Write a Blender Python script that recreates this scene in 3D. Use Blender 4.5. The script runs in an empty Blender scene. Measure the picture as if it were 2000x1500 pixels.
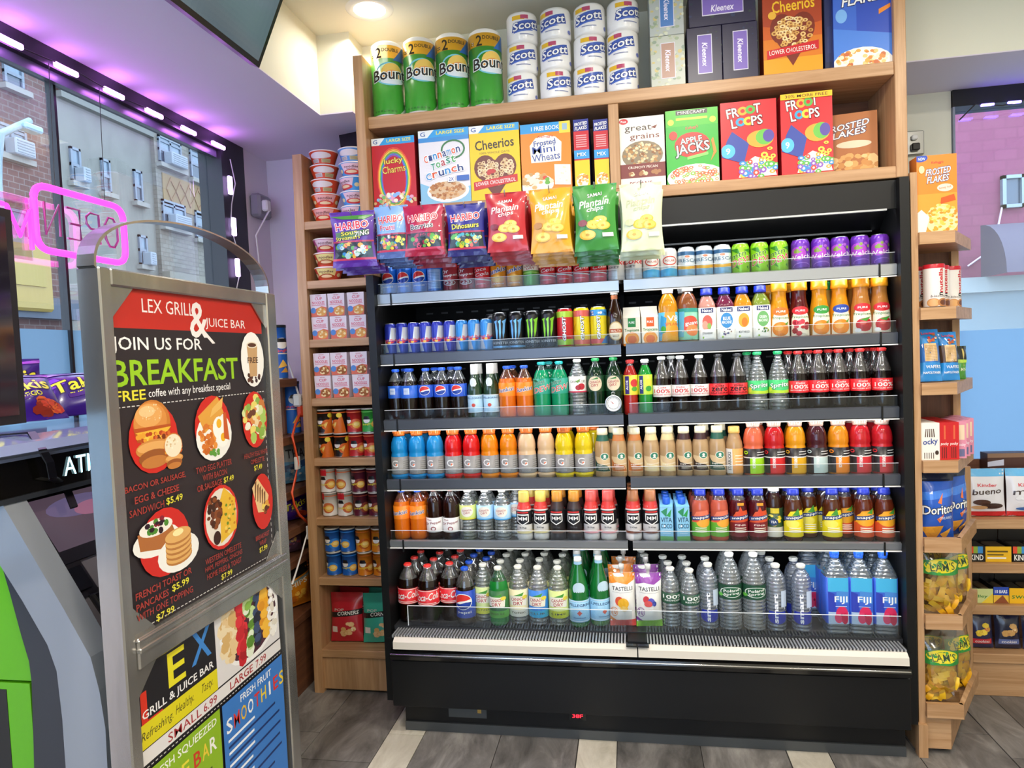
import bpy, math, random
from mathutils import Matrix, Vector
from math import sin, cos, pi, floor

SC = bpy.context.scene
COL = SC.collection
# ------------------------------------------------------------------ camera
F = 1320.0                      # focal length in pixels of the 2000 px wide frame
CAMZ = 1.45
YAW, PIT, ROL = 0.17047654, 0.04383854, 0.04278862
_f = Vector((-sin(YAW)*cos(PIT), cos(YAW)*cos(PIT), -sin(PIT)))
_r = Vector((cos(YAW), sin(YAW), 0.0))
_d = _f.cross(_r)
CR = cos(ROL)*_r + sin(ROL)*_d
CD = -sin(ROL)*_r + cos(ROL)*_d
CF = _f
cam_data = bpy.data.cameras.new('camera')
cam_data.sensor_fit = 'HORIZONTAL'
cam_data.sensor_width = 36.0
cam_data.lens = F/2000.0*36.0
cam_data.clip_start = 0.05
cam = bpy.data.objects.new('camera', cam_data)
cam.matrix_world = Matrix(((CR.x, -CD.x, -CF.x, 0), (CR.y, -CD.y, -CF.y, 0), (CR.z, -CD.z, -CF.z, CAMZ), (0, 0, 0, 1)))
COL.objects.link(cam)
SC.camera = cam
# ------------------------------------------------------------------ exposure, world
SC.view_settings.view_transform = 'Standard'
SC.view_settings.look = 'None'
SC.view_settings.gamma = 1.0
SC.view_settings.use_curve_mapping = False
SC.view_settings.exposure = 0.0
SC.cycles.use_denoising = True
SC.cycles.max_bounces = 8
SC.cycles.transparent_max_bounces = 24
SC.cycles.caustics_reflective = False
SC.cycles.caustics_refractive = False
SC.cycles.sample_clamp_indirect = 4.0
world = bpy.data.worlds.new('overcast_sky')
SC.world = world
world.use_nodes = True
_wn = world.node_tree
_wn.nodes['Background'].inputs[0].default_value = (0.66, 0.80, 1.0, 1)
_wn.nodes['Background'].inputs[1].default_value = 6.2

def area_light(name, loc, sx, sy, power, color, direction=(0, 0, -1)):
    l = bpy.data.lights.new(name, 'AREA'); l.shape = 'RECTANGLE'; l.size = sx; l.size_y = sy
    l.energy = power; l.color = color
    o = bpy.data.objects.new(name, l); o.location = loc
    o.rotation_euler = Vector(direction).to_track_quat('-Z', 'Y').to_euler()
    COL.objects.link(o); return o
CEIL = 2.775
# recessed ceiling lamps of the shop (one of them is in view, built further down)
for _i, (_x, _y) in enumerate(((-0.98, 2.60), (0.35, 1.55), (-0.75, 0.9), (1.45, 1.5), (0.35, 0.2), (1.45, 0.2), (-0.8, -0.5), (0.35, -1.0), (1.5, -1.0))):
    _l = bpy.data.lights.new('ceiling_lamp_light', 'AREA'); _l.shape = 'DISK'; _l.size = 0.16
    _l.energy = 3.2 if _i == 0 else 17; _l.color = (1.0, 0.92, 0.80)
    _o = bpy.data.objects.new('ceiling_lamp_light', _l); _o.location = (_x, _y, CEIL-0.03); COL.objects.link(_o)

# ------------------------------------------------------------------ pixel rays (frame 2000 x 1500)
def ray(px, py):
    d = CR*(px-1000)/F + CD*(py-750)/F + CF
    return d
def at_y(px, py, Y):
    d = ray(px, py); k = Y/d.y; return Vector((d.x*k, Y, CAMZ+d.z*k))
def at_x(px, py, X):
    d = ray(px, py); k = X/d.x; return Vector((X, d.y*k, CAMZ+d.z*k))
def at_z(px, py, Z):
    d = ray(px, py); k = (Z-CAMZ)/d.z; return Vector((d.x*k, d.y*k, Z))
def x_on(px, Y, Z):              # world X of pixel column px on the line y=Y, z=Z
    a = CR*F; # solve projection
    P = lambda X: (lambda v: 1000+F*v.dot(CR)/v.dot(CF))(Vector((X, Y, Z-CAMZ)))
    lo, hi = -4.0, 4.0
    for _ in range(50):
        m = (lo+hi)/2
        if P(m) < px: lo = m
        else: hi = m
    return (lo+hi)/2

# ------------------------------------------------------------------ colours and materials
_hc = {}
def H(s):
    if isinstance(s, tuple): return s
    if s in _hc: return _hc[s]
    t = s if len(s) == 6 else ''.join(c+c for c in s)
    v = []
    for i in (0, 2, 4):
        c = int(t[i:i+2], 16)/255.0
        v.append(c/12.92 if c <= 0.04045 else ((c+0.055)/1.055)**2.4)
    _hc[s] = tuple(v); return _hc[s]

MATS = {}
def _new(name):
    m = bpy.data.materials.new(name); m.use_nodes = True
    MATS[name] = m
    nt = m.node_tree; return m, nt, nt.nodes['Principled BSDF'], nt.nodes['Material Output']
def _attr(nt):
    a = nt.nodes.new('ShaderNodeAttribute'); a.attribute_name = 'Col'; return a.outputs['Color']
def printed(name, rough, metal=0.0, coat=0.0, trans=0.0, spec=0.5):
    m, nt, b, o = _new(name)
    c = _attr(nt); nt.links.new(c, b.inputs['Base Color'])
    b.inputs['Roughness'].default_value = rough; b.inputs['Metallic'].default_value = metal
    b.inputs['Coat Weight'].default_value = coat; b.inputs['Coat Roughness'].default_value = 0.06
    b.inputs['Specular IOR Level'].default_value = spec
    if trans:
        t = nt.nodes.new('ShaderNodeBsdfTranslucent'); nt.links.new(c, t.inputs[0])
        x = nt.nodes.new('ShaderNodeMixShader'); x.inputs[0].default_value = trans
        nt.links.new(b.outputs[0], x.inputs[1]); nt.links.new(t.outputs[0], x.inputs[2]); nt.links.new(x.outputs[0], o.inputs[0])
printed('print', 0.38); printed('paper', 0.6, spec=0.3); printed('matte', 0.85, spec=0.2)
printed('foil', 0.28, coat=0.35); printed('can', 0.3, metal=0.25, coat=0.2)
printed('drink', 0.1, coat=0.4, trans=0.25); printed('plastic', 0.3); printed('gloss', 0.08, coat=0.5)
printed('metalcol', 0.28, metal=1.0)

def seethrough(name, clear, rough, body=0.1, gl=0.12, ring=0.0):
    """thin clear plastic: mostly transparent, tinted by Col, with a fresnel gloss and a little body"""
    m, nt, b, o = _new(name)
    n = nt.nodes; L = nt.links.new
    c = _attr(nt)
    t = n.new('ShaderNodeBsdfTransparent'); L(c, t.inputs[0])
    d = n.new('ShaderNodeBsdfTranslucent'); d.inputs[0].default_value = (0.95, 0.97, 0.97, 1)
    d2 = n.new('ShaderNodeBsdfDiffuse'); L(c, d2.inputs[0])
    ad = n.new('ShaderNodeMixShader'); ad.inputs[0].default_value = 0.5; L(d.outputs[0], ad.inputs[1]); L(d2.outputs[0], ad.inputs[2])
    mx = n.new('ShaderNodeMixShader'); mx.inputs[0].default_value = body; L(t.outputs[0], mx.inputs[1]); L(ad.outputs[0], mx.inputs[2])
    g = n.new('ShaderNodeBsdfGlossy'); g.inputs['Roughness'].default_value = rough
    lw = n.new('ShaderNodeLayerWeight'); lw.inputs[0].default_value = 0.35
    mp = n.new('ShaderNodeMath'); mp.operation = 'MULTIPLY_ADD'; mp.inputs[1].default_value = 0.55; mp.inputs[2].default_value = gl
    L(lw.outputs['Facing'], mp.inputs[0])
    m2 = n.new('ShaderNodeMixShader'); L(mp.outputs[0], m2.inputs[0]); L(mx.outputs[0], m2.inputs[1]); L(g.outputs[0], m2.inputs[2])
    L(m2.outputs[0], o.inputs[0]); nt.nodes.remove(b)
    if ring:        # moulded rings of thin bottles
        tc = n.new('ShaderNodeTexCoord'); wv = n.new('ShaderNodeTexWave'); wv.bands_direction = 'Z'; wv.inputs['Scale'].default_value = ring; wv.inputs['Distortion'].default_value = 1.5; wv.inputs['Detail'].default_value = 1.0
        L(tc.outputs['Object'], wv.inputs[0]); bp = n.new('ShaderNodeBump'); bp.inputs['Strength'].default_value = 0.9; bp.inputs['Distance'].default_value = 0.0022
        L(wv.outputs['Fac'], bp.inputs['Height'])
        for q in (g, d, d2): L(bp.outputs[0], q.inputs['Normal'])
        L(bp.outputs[0], lw.inputs['Normal'])
seethrough('pet', 0.8, 0.07, body=0.18, gl=0.10)
seethrough('acrylic', 0.9, 0.03, body=0.01, gl=0.008)
seethrough('pane', 0.95, 0.0, body=0.0, gl=0.045)
seethrough('wrap', 0.8, 0.12, body=0.02, gl=0.09)
seethrough('water', 0.8, 0.10, body=0.30, gl=0.14, ring=24.0)

def solid(name, col, rough=0.5, metal=0.0, noise=0.0, nscale=(8, 8, 8), col2=None, spec=0.5, bump=0.0):
    m, nt, b, o = _new(name)
    b.inputs['Base Color'].default_value = (*H(col), 1); b.inputs['Roughness'].default_value = rough
    b.inputs['Metallic'].default_value = metal; b.inputs['Specular IOR Level'].default_value = spec
    if col2:
        n = nt.nodes; L = nt.links.new
        tc = n.new('ShaderNodeTexCoord'); mp = n.new('ShaderNodeMapping'); mp.inputs['Scale'].default_value = nscale
        L(tc.outputs['Object'], mp.inputs[0])
        nz = n.new('ShaderNodeTexNoise'); nz.inputs['Scale'].default_value = 1.0; nz.inputs['Detail'].default_value = 6; nz.inputs['Roughness'].default_value = 0.62
        nz.inputs['Distortion'].default_value = noise
        L(mp.outputs[0], nz.inputs[0])
        cr = n.new('ShaderNodeValToRGB'); cr.color_ramp.elements[0].position = 0.32; cr.color_ramp.elements[1].position = 0.7
        cr.color_ramp.elements[0].color = (*H(col), 1); cr.color_ramp.elements[1].color = (*H(col2), 1)
        L(nz.outputs['Fac'], cr.inputs[0]); L(cr.outputs[0], b.inputs['Base Color'])
        if bump:
            bp = n.new('ShaderNodeBump'); bp.inputs['Strength'].default_value = bump; bp.inputs['Distance'].default_value = 0.002
            L(nz.outputs['Fac'], bp.inputs['Height']); L(bp.outputs[0], b.inputs['Normal'])
    return m
for _ax, _s in (('x', (2.2, 45, 45)), ('y', (45, 2.2, 45)), ('z', (45, 45, 2.2))):
    solid('wood_'+_ax, 'a57a50', 0.42, col2='c9a077', nscale=_s, noise=0.6)
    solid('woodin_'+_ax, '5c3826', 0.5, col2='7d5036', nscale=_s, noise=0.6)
solid('wall', 'dcd4e2', 0.7); solid('cream', 'e2e1d0', 0.7); solid('ceilpaint', 'dfdecf', 0.8)  # 'wall' has the purple cast of window lamps and daylight mixed into its colour
solid('black', '0b0b0c', 0.45, spec=0.35); solid('blackgloss', '0b0b0c', 0.12); solid('blackmatte', '0a0a0c', 0.7, spec=0.2); solid('darkgrey', '2c2d30', 0.45)
solid('rail', '646973', 0.28, 0.55); solid('zincrail', '8c9095', 0.3, 0.5); solid('railtop', 'b9bcbf', 0.3, 0.5); solid('bumper', 'd8d0c2', 0.35); solid('zinc', '55585a', 0.4, 0.6)
solid('steel', 'a09e9a', 0.27, 0.88, col2='c4c0b9', nscale=(6, 6, 1.2), noise=1.0)
solid('chrome', 'c8c8c8', 0.12, 1.0); solid('alu', 'b8babd', 0.28, 1.0)
solid('white', 'e6e6e2', 0.5); solid('whitegloss', 'eeeeea', 0.2); solid('greybox', '85858c', 0.5)
solid('orangecord', 'e0512a', 0.45); solid('grout', '3a3735', 0.9)
solid('frame', '17181c', 0.4)

def emit(name, col, strength):
    m, nt, b, o = _new(name)
    b.inputs['Base Color'].default_value = (*H(col), 1)
    b.inputs['Emission Color'].default_value = (*H(col), 1); b.inputs['Emission Strength'].default_value = strength
emit('led', 'f6f8ff', 13.5); emit('lampglow', 'fffaf0', 9.0); emit('neon', 'ff35c8', 3.2); emit('pinkled', 'd880ff', 34.0)
emit('pinkled2', 'd8b8ff', 5.0); emit('blueled', '6a58ff', 14.0); emit('redled', 'ff2030', 4.0); emit('atmglow', 'bff4ff', 2.2); emit('screen', '8090a0', 0.35)
emit('neonblue', '6a4cff', 2.0)

# ------------------------------------------------------------------ mesh builder
class B:
    def __init__(s):
        s.v = []; s.f = []; s.c = []; s.m = []; s.s = []
    def face(s, pts, col='888888', mat='print', smooth=False):
        i = len(s.v); s.v.extend(tuple(p) for p in pts); s.f.append(tuple(range(i, i+len(pts))))
        s.c.append(H(col)); s.m.append(mat); s.s.append(smooth); return s
    def grid(s, rows, col, mat, smooth=True, wrap=False, flip=False):
        """rows: list of equal-length point lists; col may be a function(i, j)"""
        i0 = len(s.v); n = len(rows[0])
        for r in rows: s.v.extend(tuple(p) for p in r)
        for i in range(len(rows)-1):
            for j in range(n if wrap else n-1):
                a = i0+i*n+j; b = i0+i*n+(j+1) % n; c = b+n; d = a+n
                s.f.append((d, c, b, a) if flip else (a, b, c, d))
                s.c.append(H(col(i, j) if callable(col) else col)); s.m.append(mat(i, j) if callable(mat) else mat); s.s.append(smooth)
        return s
    def box(s, x0, x1, y0, y1, z0, z1, col='888888', mat='print', bev=0.0):
        if x0 > x1: x0, x1 = x1, x0
        if y0 > y1: y0, y1 = y1, y0
        if z0 > z1: z0, z1 = z1, z0
        b = min(bev, (x1-x0)*0.45, (y1-y0)*0.45, (z1-z0)*0.45)
        if b <= 0:
            i = len(s.v)
            s.v += [(x0, y0, z0), (x1, y0, z0), (x1, y1, z0), (x0, y1, z0), (x0, y0, z1), (x1, y0, z1), (x1, y1, z1), (x0, y1, z1)]
            q = [(3, 2, 1, 0), (4, 5, 6, 7), (0, 1, 5, 4), (1, 2, 6, 5), (2, 3, 7, 6), (3, 0, 4, 7)]
            for f in q:
                s.f.append(tuple(i+k for k in f)); s.c.append(H(col)); s.m.append(mat); s.s.append(False)
            return s
        X = (x0, x1); Y = (y0, y1); Z = (z0, z1); i = len(s.v); idx = {}
        for a in (0, 1):
            for c in (0, 1):
                for e in (0, 1):
                    sx = b if a == 0 else -b; sy = b if c == 0 else -b; sz = b if e == 0 else -b
                    for k, p in enumerate(((X[a], Y[c]+sy, Z[e]+sz), (X[a]+sx, Y[c], Z[e]+sz), (X[a]+sx, Y[c]+sy, Z[e]))):
                        idx[(a, c, e, k)] = len(s.v); s.v.append(p)
        cen = Vector(((x0+x1)/2, (y0+y1)/2, (z0+z1)/2))
        def add(t):
            p = [Vector(s.v[k]) for k in t]; n = (p[1]-p[0]).cross(p[2]-p[0])
            if n.dot((p[0]+p[2])/2-cen) < 0: t = t[::-1]
            s.f.append(tuple(t)); s.c.append(H(col)); s.m.append(mat); s.s.append(False)
        for e in (0, 1):
            add([idx[(e, 0, 0, 0)], idx[(e, 1, 0, 0)], idx[(e, 1, 1, 0)], idx[(e, 0, 1, 0)]])
            add([idx[(0, e, 0, 1)], idx[(1, e, 0, 1)], idx[(1, e, 1, 1)], idx[(0, e, 1, 1)]])
            add([idx[(0, 0, e, 2)], idx[(1, 0, e, 2)], idx[(1, 1, e, 2)], idx[(0, 1, e, 2)]])
        for p in (0, 1):
            for q in (0, 1):
                add([idx[(p, q, 0, 0)], idx[(p, q, 1, 0)], idx[(p, q, 1, 1)], idx[(p, q, 0, 1)]])
                add([idx[(p, 0, q, 0)], idx[(p, 1, q, 0)], idx[(p, 1, q, 2)], idx[(p, 0, q, 2)]])
                add([idx[(0, p, q, 1)], idx[(1, p, q, 1)], idx[(1, p, q, 2)], idx[(0, p, q, 2)]])
                for r in (0, 1): add([idx[(p, q, r, 0)], idx[(p, q, r, 1)], idx[(p, q, r, 2)]])
        return s
    def lathe(s, prof, n=24, cx=0.0, cy=0.0, smooth=True, cap0=True, cap1=True):
        """prof: (r, z, col, mat[, p]) ; col/mat belong to the segment that starts here; p = superellipse power"""
        rows = []
        for q in prof:
            p = q[4] if len(q) > 4 else 2.0
            row = []
            for k in range(n):
                a = 2*pi*(k+0.5)/n; c, d = cos(a), sin(a)
                g = q[0] if p == 2.0 else q[0]*(abs(c)**p+abs(d)**p)**(-1.0/p)
                row.append((cx+g*c, cy+g*d, q[1]))
            rows.append(row)
        s.grid(rows, lambda i, j: prof[i][2], lambda i, j: prof[i][3], smooth, wrap=True)
        if cap0 and prof[0][0] > 1e-4: s.face(rows[0][::-1], prof[0][2], prof[0][3])
        if cap1 and prof[-1][0] > 1e-4: s.face(rows[-1], prof[-2][2], prof[-2][3])
        return s
    def tube(s, pts, r, col='888888', mat='print', n=8, closed=False):
        P = [Vector(p) for p in pts]; rows = []; up = Vector((0.13, 0.21, 0.97)).normalized()
        for i, p in enumerate(P):
            if closed: t = P[(i+1) % len(P)]-P[i-1]
            else: t = P[min(i+1, len(P)-1)]-P[max(i-1, 0)]
            t.normalize(); a = t.cross(up)
            if a.length < 0.05: a = t.cross(Vector((1, 0, 0)))
            a.normalize(); b = t.cross(a); rr = r[i] if isinstance(r, (list, tuple)) else r
            rows.append([p+a*cos(2*pi*k/n)*rr+b*sin(2*pi*k/n)*rr for k in range(n)])
        if closed: rows.append(rows[0])
        s.grid(rows, col, mat, True, wrap=True, flip=True)
        if not closed: s.face(rows[0], col, mat); s.face(rows[-1][::-1], col, mat)
        return s
    def prism(s, poly, axis, a0, a1, col='888888', mat='print'):
        """extrude a 2-D polygon along axis 'x' (poly=(y,z)), 'y' (x,z) or 'z' (x,y)"""
        f = {'x': lambda p, a: (a, p[0], p[1]), 'y': lambda p, a: (p[0], a, p[1]), 'z': lambda p, a: (p[0], p[1], a)}[axis]
        A = [f(p, a0) for p in poly]; Z = [f(p, a1) for p in poly]; n = len(poly)
        s.face(A[::-1], col, mat); s.face(Z, col, mat)
        for i in range(n): s.face([A[i], A[(i+1) % n], Z[(i+1) % n], Z[i]], col, mat)
        return s
    def mesh(s, name):
        me = bpy.data.meshes.new(name)
        me.from_pydata(s.v, [], s.f)
        names = []
        for m in s.m:
            if m not in names: names.append(m)
        for m in names: me.materials.append(MATS[m])
        ix = {m: i for i, m in enumerate(names)}
        me.polygons.foreach_set('material_index', [ix[m] for m in s.m])
        me.polygons.foreach_set('use_smooth', s.s)
        at = me.color_attributes.new('Col', 'FLOAT_COLOR', 'CORNER')
        buf = []
        for f, c in zip(s.f, s.c):
            buf.extend((c[0], c[1], c[2], 1.0)*len(f))
        at.data.foreach_set('color', buf)
        me.update(); return me

# ------------------------------------------------------------------ flat print (text and marks) mapped on a surface
_tc = {}
def glyphs(s, bold):
    if any(c in 'MWmw' for c in s): bold = min(bold, 0.003) if bold < 0.025 else min(bold, 0.032)
    k = (s, bold)
    if k in _tc: return _tc[k]
    cu = bpy.data.curves.new('lettering', 'FONT'); cu.body = s; cu.size = 1.0; cu.offset = bold; cu.resolution_u = 2
    cu.fill_mode = 'FRONT'
    ob = bpy.data.objects.new('lettering', cu); COL.objects.link(ob)
    dg = bpy.context.evaluated_depsgraph_get(); me = bpy.data.meshes.new_from_object(ob.evaluated_get(dg))
    V = [(v.co.x, v.co.y) for v in me.vertices]; T = [tuple(p.vertices) for p in me.polygons]
    bpy.data.meshes.remove(me); bpy.data.objects.remove(ob); bpy.data.curves.remove(cu)
    xs = [v[0] for v in V] or [0, 1]; ys = [v[1] for v in V] or [0, 1]
    _tc[k] = (V, T, (min(xs), min(ys), max(xs), max(ys))); return _tc[k]
def r_(x0, y0, x1, y1, c): return ('r', x0, y0, x1, y1, c)
def e_(cx, cy, rx, ry, c, a0=0.0, a1=360.0): return ('e', cx, cy, rx, ry, c, a0, a1)
def p_(pts, c): return ('p', pts, c)
def t_(s, cx, cy, w, h, c, rot=0.0, shear=0.0, bold=0.01): return ('t', s, cx, cy, w, h, c, rot, shear, min(bold, 0.014), None)
def tt(s, cx, cy, w, h, c, out, rot=0.0, shear=0.0, bold=0.015, ow=0.06):
    bold = min(bold, 0.016); ow = min(ow, 0.05)
    return [('t', s, cx, cy, w, h, out, rot, shear, bold+ow, bold), ('t', s, cx, cy, w, h, c, rot, shear, bold, None)]
def s_(cx, cy, rx, ry, n, rad, cols, seed=1, ring=0.0): return ('s', cx, cy, rx, ry, n, rad, cols, seed, ring)
def o_(cx, cy, rx, ry, th, c): return ('o', cx, cy, rx, ry, th, c)
def arc_text(s, cx, cy, R, w, h, c, out=None):       # letters on a shallow arch
    res = []; n = len(s)
    for i, ch in enumerate(s):
        if ch == ' ': continue
        u = (i+0.5)/n-0.5
        dy = R*(1-4*u*u)
        a = -u*R*120
        res += tt(ch, cx+u*w, cy+dy, w/n*0.86, h, c, out, a) if out else [t_(ch, cx+u*w, cy+dy, w/n*0.86, h, c, a)]
    return res
def flat(*a):
    out = []
    for x in a:
        if isinstance(x, list): out.extend(flat(*x))
        elif x is not None: out.append(x)
    return out

def _clip(poly, ax, lo, hi):
    for side, lim in ((1, lo), (-1, hi)):
        out = []; n = len(poly)
        for i in range(n):
            a = poly[i]; b = poly[(i+1) % n]
            da = side*(a[ax]-lim); db = side*(b[ax]-lim)
            if da >= 0: out.append(a)
            if (da >= 0) != (db >= 0):
                t = da/(da-db); out.append((a[0]+(b[0]-a[0])*t, a[1]+(b[1]-a[1])*t))
        poly = out
        if len(poly) < 3: return None
    return poly
def _split(poly, ax, st):
    if not st: return [poly]
    lo = min(p[ax] for p in poly); hi = max(p[ax] for p in poly)
    a = floor(lo/st+1e-6); b = floor(hi/st-1e-6)
    if a >= b: return [poly]
    res = []
    for k in range(a, b+1):
        q = _clip(poly, ax, k*st, (k+1)*st)
        if q: res.append(q)
    return res
def decal(bd, shapes, w, h, fmap, mat='print', du=None, dv=None, off=0.0002, step=0.00010, clip=True):
    """shapes are in 0..1 label coordinates; fmap(u, v, off) takes metres from the label's lower left corner"""
    lay = off
    def put(polys, c, o):
        for q in polys:
            q = [(a*w, b*h) for a, b in q]
            if clip:
                q = _clip(q, 0, 0, w)
                q = q and _clip(q, 1, 0, h)
                if not q: continue
            for q1 in _split(q, 0, du):
                for q2 in _split(q1, 1, dv):
                    bd.face([fmap(a, b, o) for a, b in q2], c, mat, False)
    asp = h/w
    for sh in flat(*shapes):
        k = sh[0]
        if k == 'r':
            _, x0, y0, x1, y1, c = sh; put([[(x0, y0), (x1, y0), (x1, y1), (x0, y1)]], c, lay)
        elif k == 'e':
            _, cx, cy, rx, ry, c, a0, a1 = sh; n = 20
            pts = [(cx+rx*cos(math.radians(a0+(a1-a0)*i/n)), cy+ry*sin(math.radians(a0+(a1-a0)*i/n))) for i in range(n if a1-a0 >= 360 else n+1)]
            put([pts], c, lay)
        elif k == 'o':
            _, cx, cy, rx, ry, th, c = sh; n = 24; P = []
            for i in range(n):
                a = 2*pi*i/n; b = 2*pi*(i+1)/n; ir = rx-th; iy = ry-th/asp
                P.append([(cx+rx*cos(a), cy+ry*sin(a)), (cx+rx*cos(b), cy+ry*sin(b)), (cx+ir*cos(b), cy+iy*sin(b)), (cx+ir*cos(a), cy+iy*sin(a))])
            put(P, c, lay)
        elif k == 'p':
            from mathutils.geometry import tessellate_polygon
            pts = sh[1]; tri = tessellate_polygon([[Vector((a, b, 0)) for a, b in pts]]); P = []
            for t in tri:
                q = [pts[i] for i in t]
                ar = (q[1][0]-q[0][0])*(q[2][1]-q[0][1])-(q[2][0]-q[0][0])*(q[1][1]-q[0][1])
                P.append(q if ar > 0 else q[::-1])
            put(P, sh[2], lay)
        elif k == 't':
            _, s, cx, cy, tw, th, c, rot, shr, bold, base = sh
            V, T, bb = glyphs(s, bold)
            if base is not None: bb = glyphs(s, base)[2]
            sx = tw/max(bb[2]-bb[0], 1e-6); sy = th/max(bb[3]-bb[1], 1e-6); mx = (bb[0]+bb[2])/2; my = (bb[1]+bb[3])/2
            ca, sa = cos(math.radians(rot)), sin(math.radians(rot)); W = []
            for x, y in V:
                x = (x-mx)*sx*w; y = (y-my)*sy*h; x += shr*y
                W.append((cx+(x*ca-y*sa)/w, cy+(x*sa+y*ca)/h))
            put([[W[i] for i in t] for t in T], c, lay)
        elif k == 's':
            _, cx, cy, rx, ry, n, rad, cols, seed, ring = sh; R = random.Random(seed)
            for i in range(n):
                while True:
                    a = R.uniform(-1, 1); b = R.uniform(-1, 1)
                    if a*a+b*b < 1: break
                r = rad*R.uniform(0.75, 1.2); c = R.choice(cols); x = cx+a*rx; y = cy+b*ry
                m = 7 if not ring else 8; ang = R.uniform(0, 6); q = R.uniform(0.6, 1.0)
                pts = [(x+r*cos(ang+2*pi*j/m), y+r*q/asp*sin(ang+2*pi*j/m)) for j in range(m)]
                put([pts], c, lay+i*0.000004)
                if ring: put([[(x+(px-x)*0.42, y+(py-y)*0.42) for px, py in pts]], ring, lay+i*0.000004+0.000003)
            lay += n*0.000004
        lay += step

def m_flat(o, u, v):                     # planar map; u, v unit vectors
    o = Vector(o); u = Vector(u); v = Vector(v); n = u.cross(v).normalized()
    return lambda a, b, k: tuple(o+u*a+v*b+n*k)
def m_cyl(r, z0, wid, cx=0.0, cy=0.0, ang=0.0):
    return lambda a, b, k: (cx+(r+k)*sin((a-wid/2)/r+ang), cy-(r+k)*cos((a-wid/2)/r+ang), z0+b)

# ------------------------------------------------------------------ objects
def mo(name, bd, parent=None, label=None):
    me = bd if isinstance(bd, bpy.types.Mesh) else bd.mesh(name)
    o = bpy.data.objects.new(name, me); COL.objects.link(o)
    if parent: o.parent = parent
    if label: o['label'] = label
    return o
def tag(o, label, cat, group=None):
    o['label'] = label; o['category'] = cat
    if group: o['group'] = group
    return o
def thing(name, label, cat, loc=(0, 0, 0), rz=0.0, group=None):
    o = bpy.data.objects.new(name, None); o.empty_display_size = 0.05; COL.objects.link(o)
    o.location = loc; o.rotation_euler = (0, 0, rz); return tag(o, label, cat, group)
def struct(name, bd):
    o = mo(name, bd); o['kind'] = 'structure'; return o
ORD = ['first', 'second', 'third', 'fourth', 'fifth', 'sixth', 'seventh', 'eighth', 'ninth', 'tenth', 'eleventh', 'twelfth']
# ================================================================== THE ROOM
LW = -1.73; BW = 3.15; SOFZ = 2.457; RWX = 2.7
# floor: stone planks running away from the camera, narrow pale ones between pairs of wide grey ones
def stone(name, a, b_, c_):
    m, nt, b, o = _new(name); n = nt.nodes; L = nt.links.new
    tc = n.new('ShaderNodeTexCoord'); mp = n.new('ShaderNodeMapping'); mp.inputs['Scale'].default_value = (9, 3.2, 1); L(tc.outputs['Object'], mp.inputs[0])
    nz = n.new('ShaderNodeTexNoise'); nz.inputs['Scale'].default_value = 1.0; nz.inputs['Detail'].default_value = 9; nz.inputs['Roughness'].default_value = 0.66; nz.inputs['Distortion'].default_value = 0.7
    L(mp.outputs[0], nz.inputs[0])
    cr = n.new('ShaderNodeValToRGB'); e = cr.color_ramp.elements; e[0].position = 0.33; e[0].color = (*H(a), 1); e[1].position = 0.72; e[1].color = (*H(c_), 1)
    k = e.new(0.52); k.color = (*H(b_), 1)
    L(nz.outputs['Fac'], cr.inputs[0])
    mu = n.new('ShaderNodeMix'); mu.data_type = 'RGBA'; mu.blend_type = 'MULTIPLY'; mu.inputs[0].default_value = 1.0
    L(cr.outputs[0], mu.inputs[6]); L(_attr(nt), mu.inputs[7]); L(mu.outputs[2], b.inputs['Base Color'])
    b.inputs['Roughness'].default_value = 0.42
stone('stone_grey', '55524f', '7e7a77', 'a9a5a0'); stone('stone_pale', 'b3ab9b', 'd0c9ba', 'e4dfd2')
bd = B(); bd.box(LW-0.05, RWX, -1.6, 3.3, -0.08, -0.004, '3a3735', 'grout')
R = random.Random(4); xs = []; x = -1.70
seq = [(-1.735, -1.53, 0), (-1.53, -1.24, 0), (-1.24, -0.965, 0)]
x = -0.965
while x < 2.65:
    seq += [(x, x+0.142, 1), (x+0.142, x+0.44, 0), (x+0.44, x+0.735, 0)]; x += 0.7365
for a, b, pale in seq:
    pale = pale and a < 1.1
    y = -1.6-R.uniform(0, 0.6) if a != -1.24 else 2.247-0.62*6
    while y < 3.3:
        y0 = max(y, -1.6); y1 = min(y+0.62, 3.3); g = 0.0016
        if y1 > y0+0.02:
            t = R.uniform(0.72, 1.0) if not pale else R.uniform(0.88, 1.0)
            bd.box(a+g, b-g, y0+g, y1-g, -0.004, 0.0, (t, t*0.99, t*0.97), 'stone_pale' if pale else 'stone_grey')
        y += 0.62
struct('floor', bd)
bd = B(); bd.box(LW-0.1, RWX, -1.6, 3.3, CEIL, CEIL+0.06, '', 'ceilpaint') if False else bd.box(LW-0.1, RWX, -1.6, 3.3, CEIL, CEIL+0.06, 'ffffff', 'ceilpaint'); struct('ceiling', bd)
# left wall with a big shop window; soffit above it
WY1 = 2.925; SILL = 0.86
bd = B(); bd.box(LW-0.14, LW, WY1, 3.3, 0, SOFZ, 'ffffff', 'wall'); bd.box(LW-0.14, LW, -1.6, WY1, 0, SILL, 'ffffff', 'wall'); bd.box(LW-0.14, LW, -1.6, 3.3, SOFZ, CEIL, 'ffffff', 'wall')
struct('wall_left', bd)
bd = B(); bd.box(LW, -1.2, -1.6, 2.64, SOFZ+0.004, CEIL, 'ffffff', 'cream'); bd.box(LW, -1.06, 2.64, BW, SOFZ+0.004, CEIL, 'ffffff', 'cream'); bd.box(LW, -1.2, -1.6, 2.64, SOFZ, SOFZ+0.004, 'ffffff', 'wall'); bd.box(LW, -1.06, 2.64, BW, SOFZ, SOFZ+0.004, 'ffffff', 'wall')  # cream soffit; thin underside sheets carry the purple light in their colour
struct('trim_1', bd)
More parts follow.
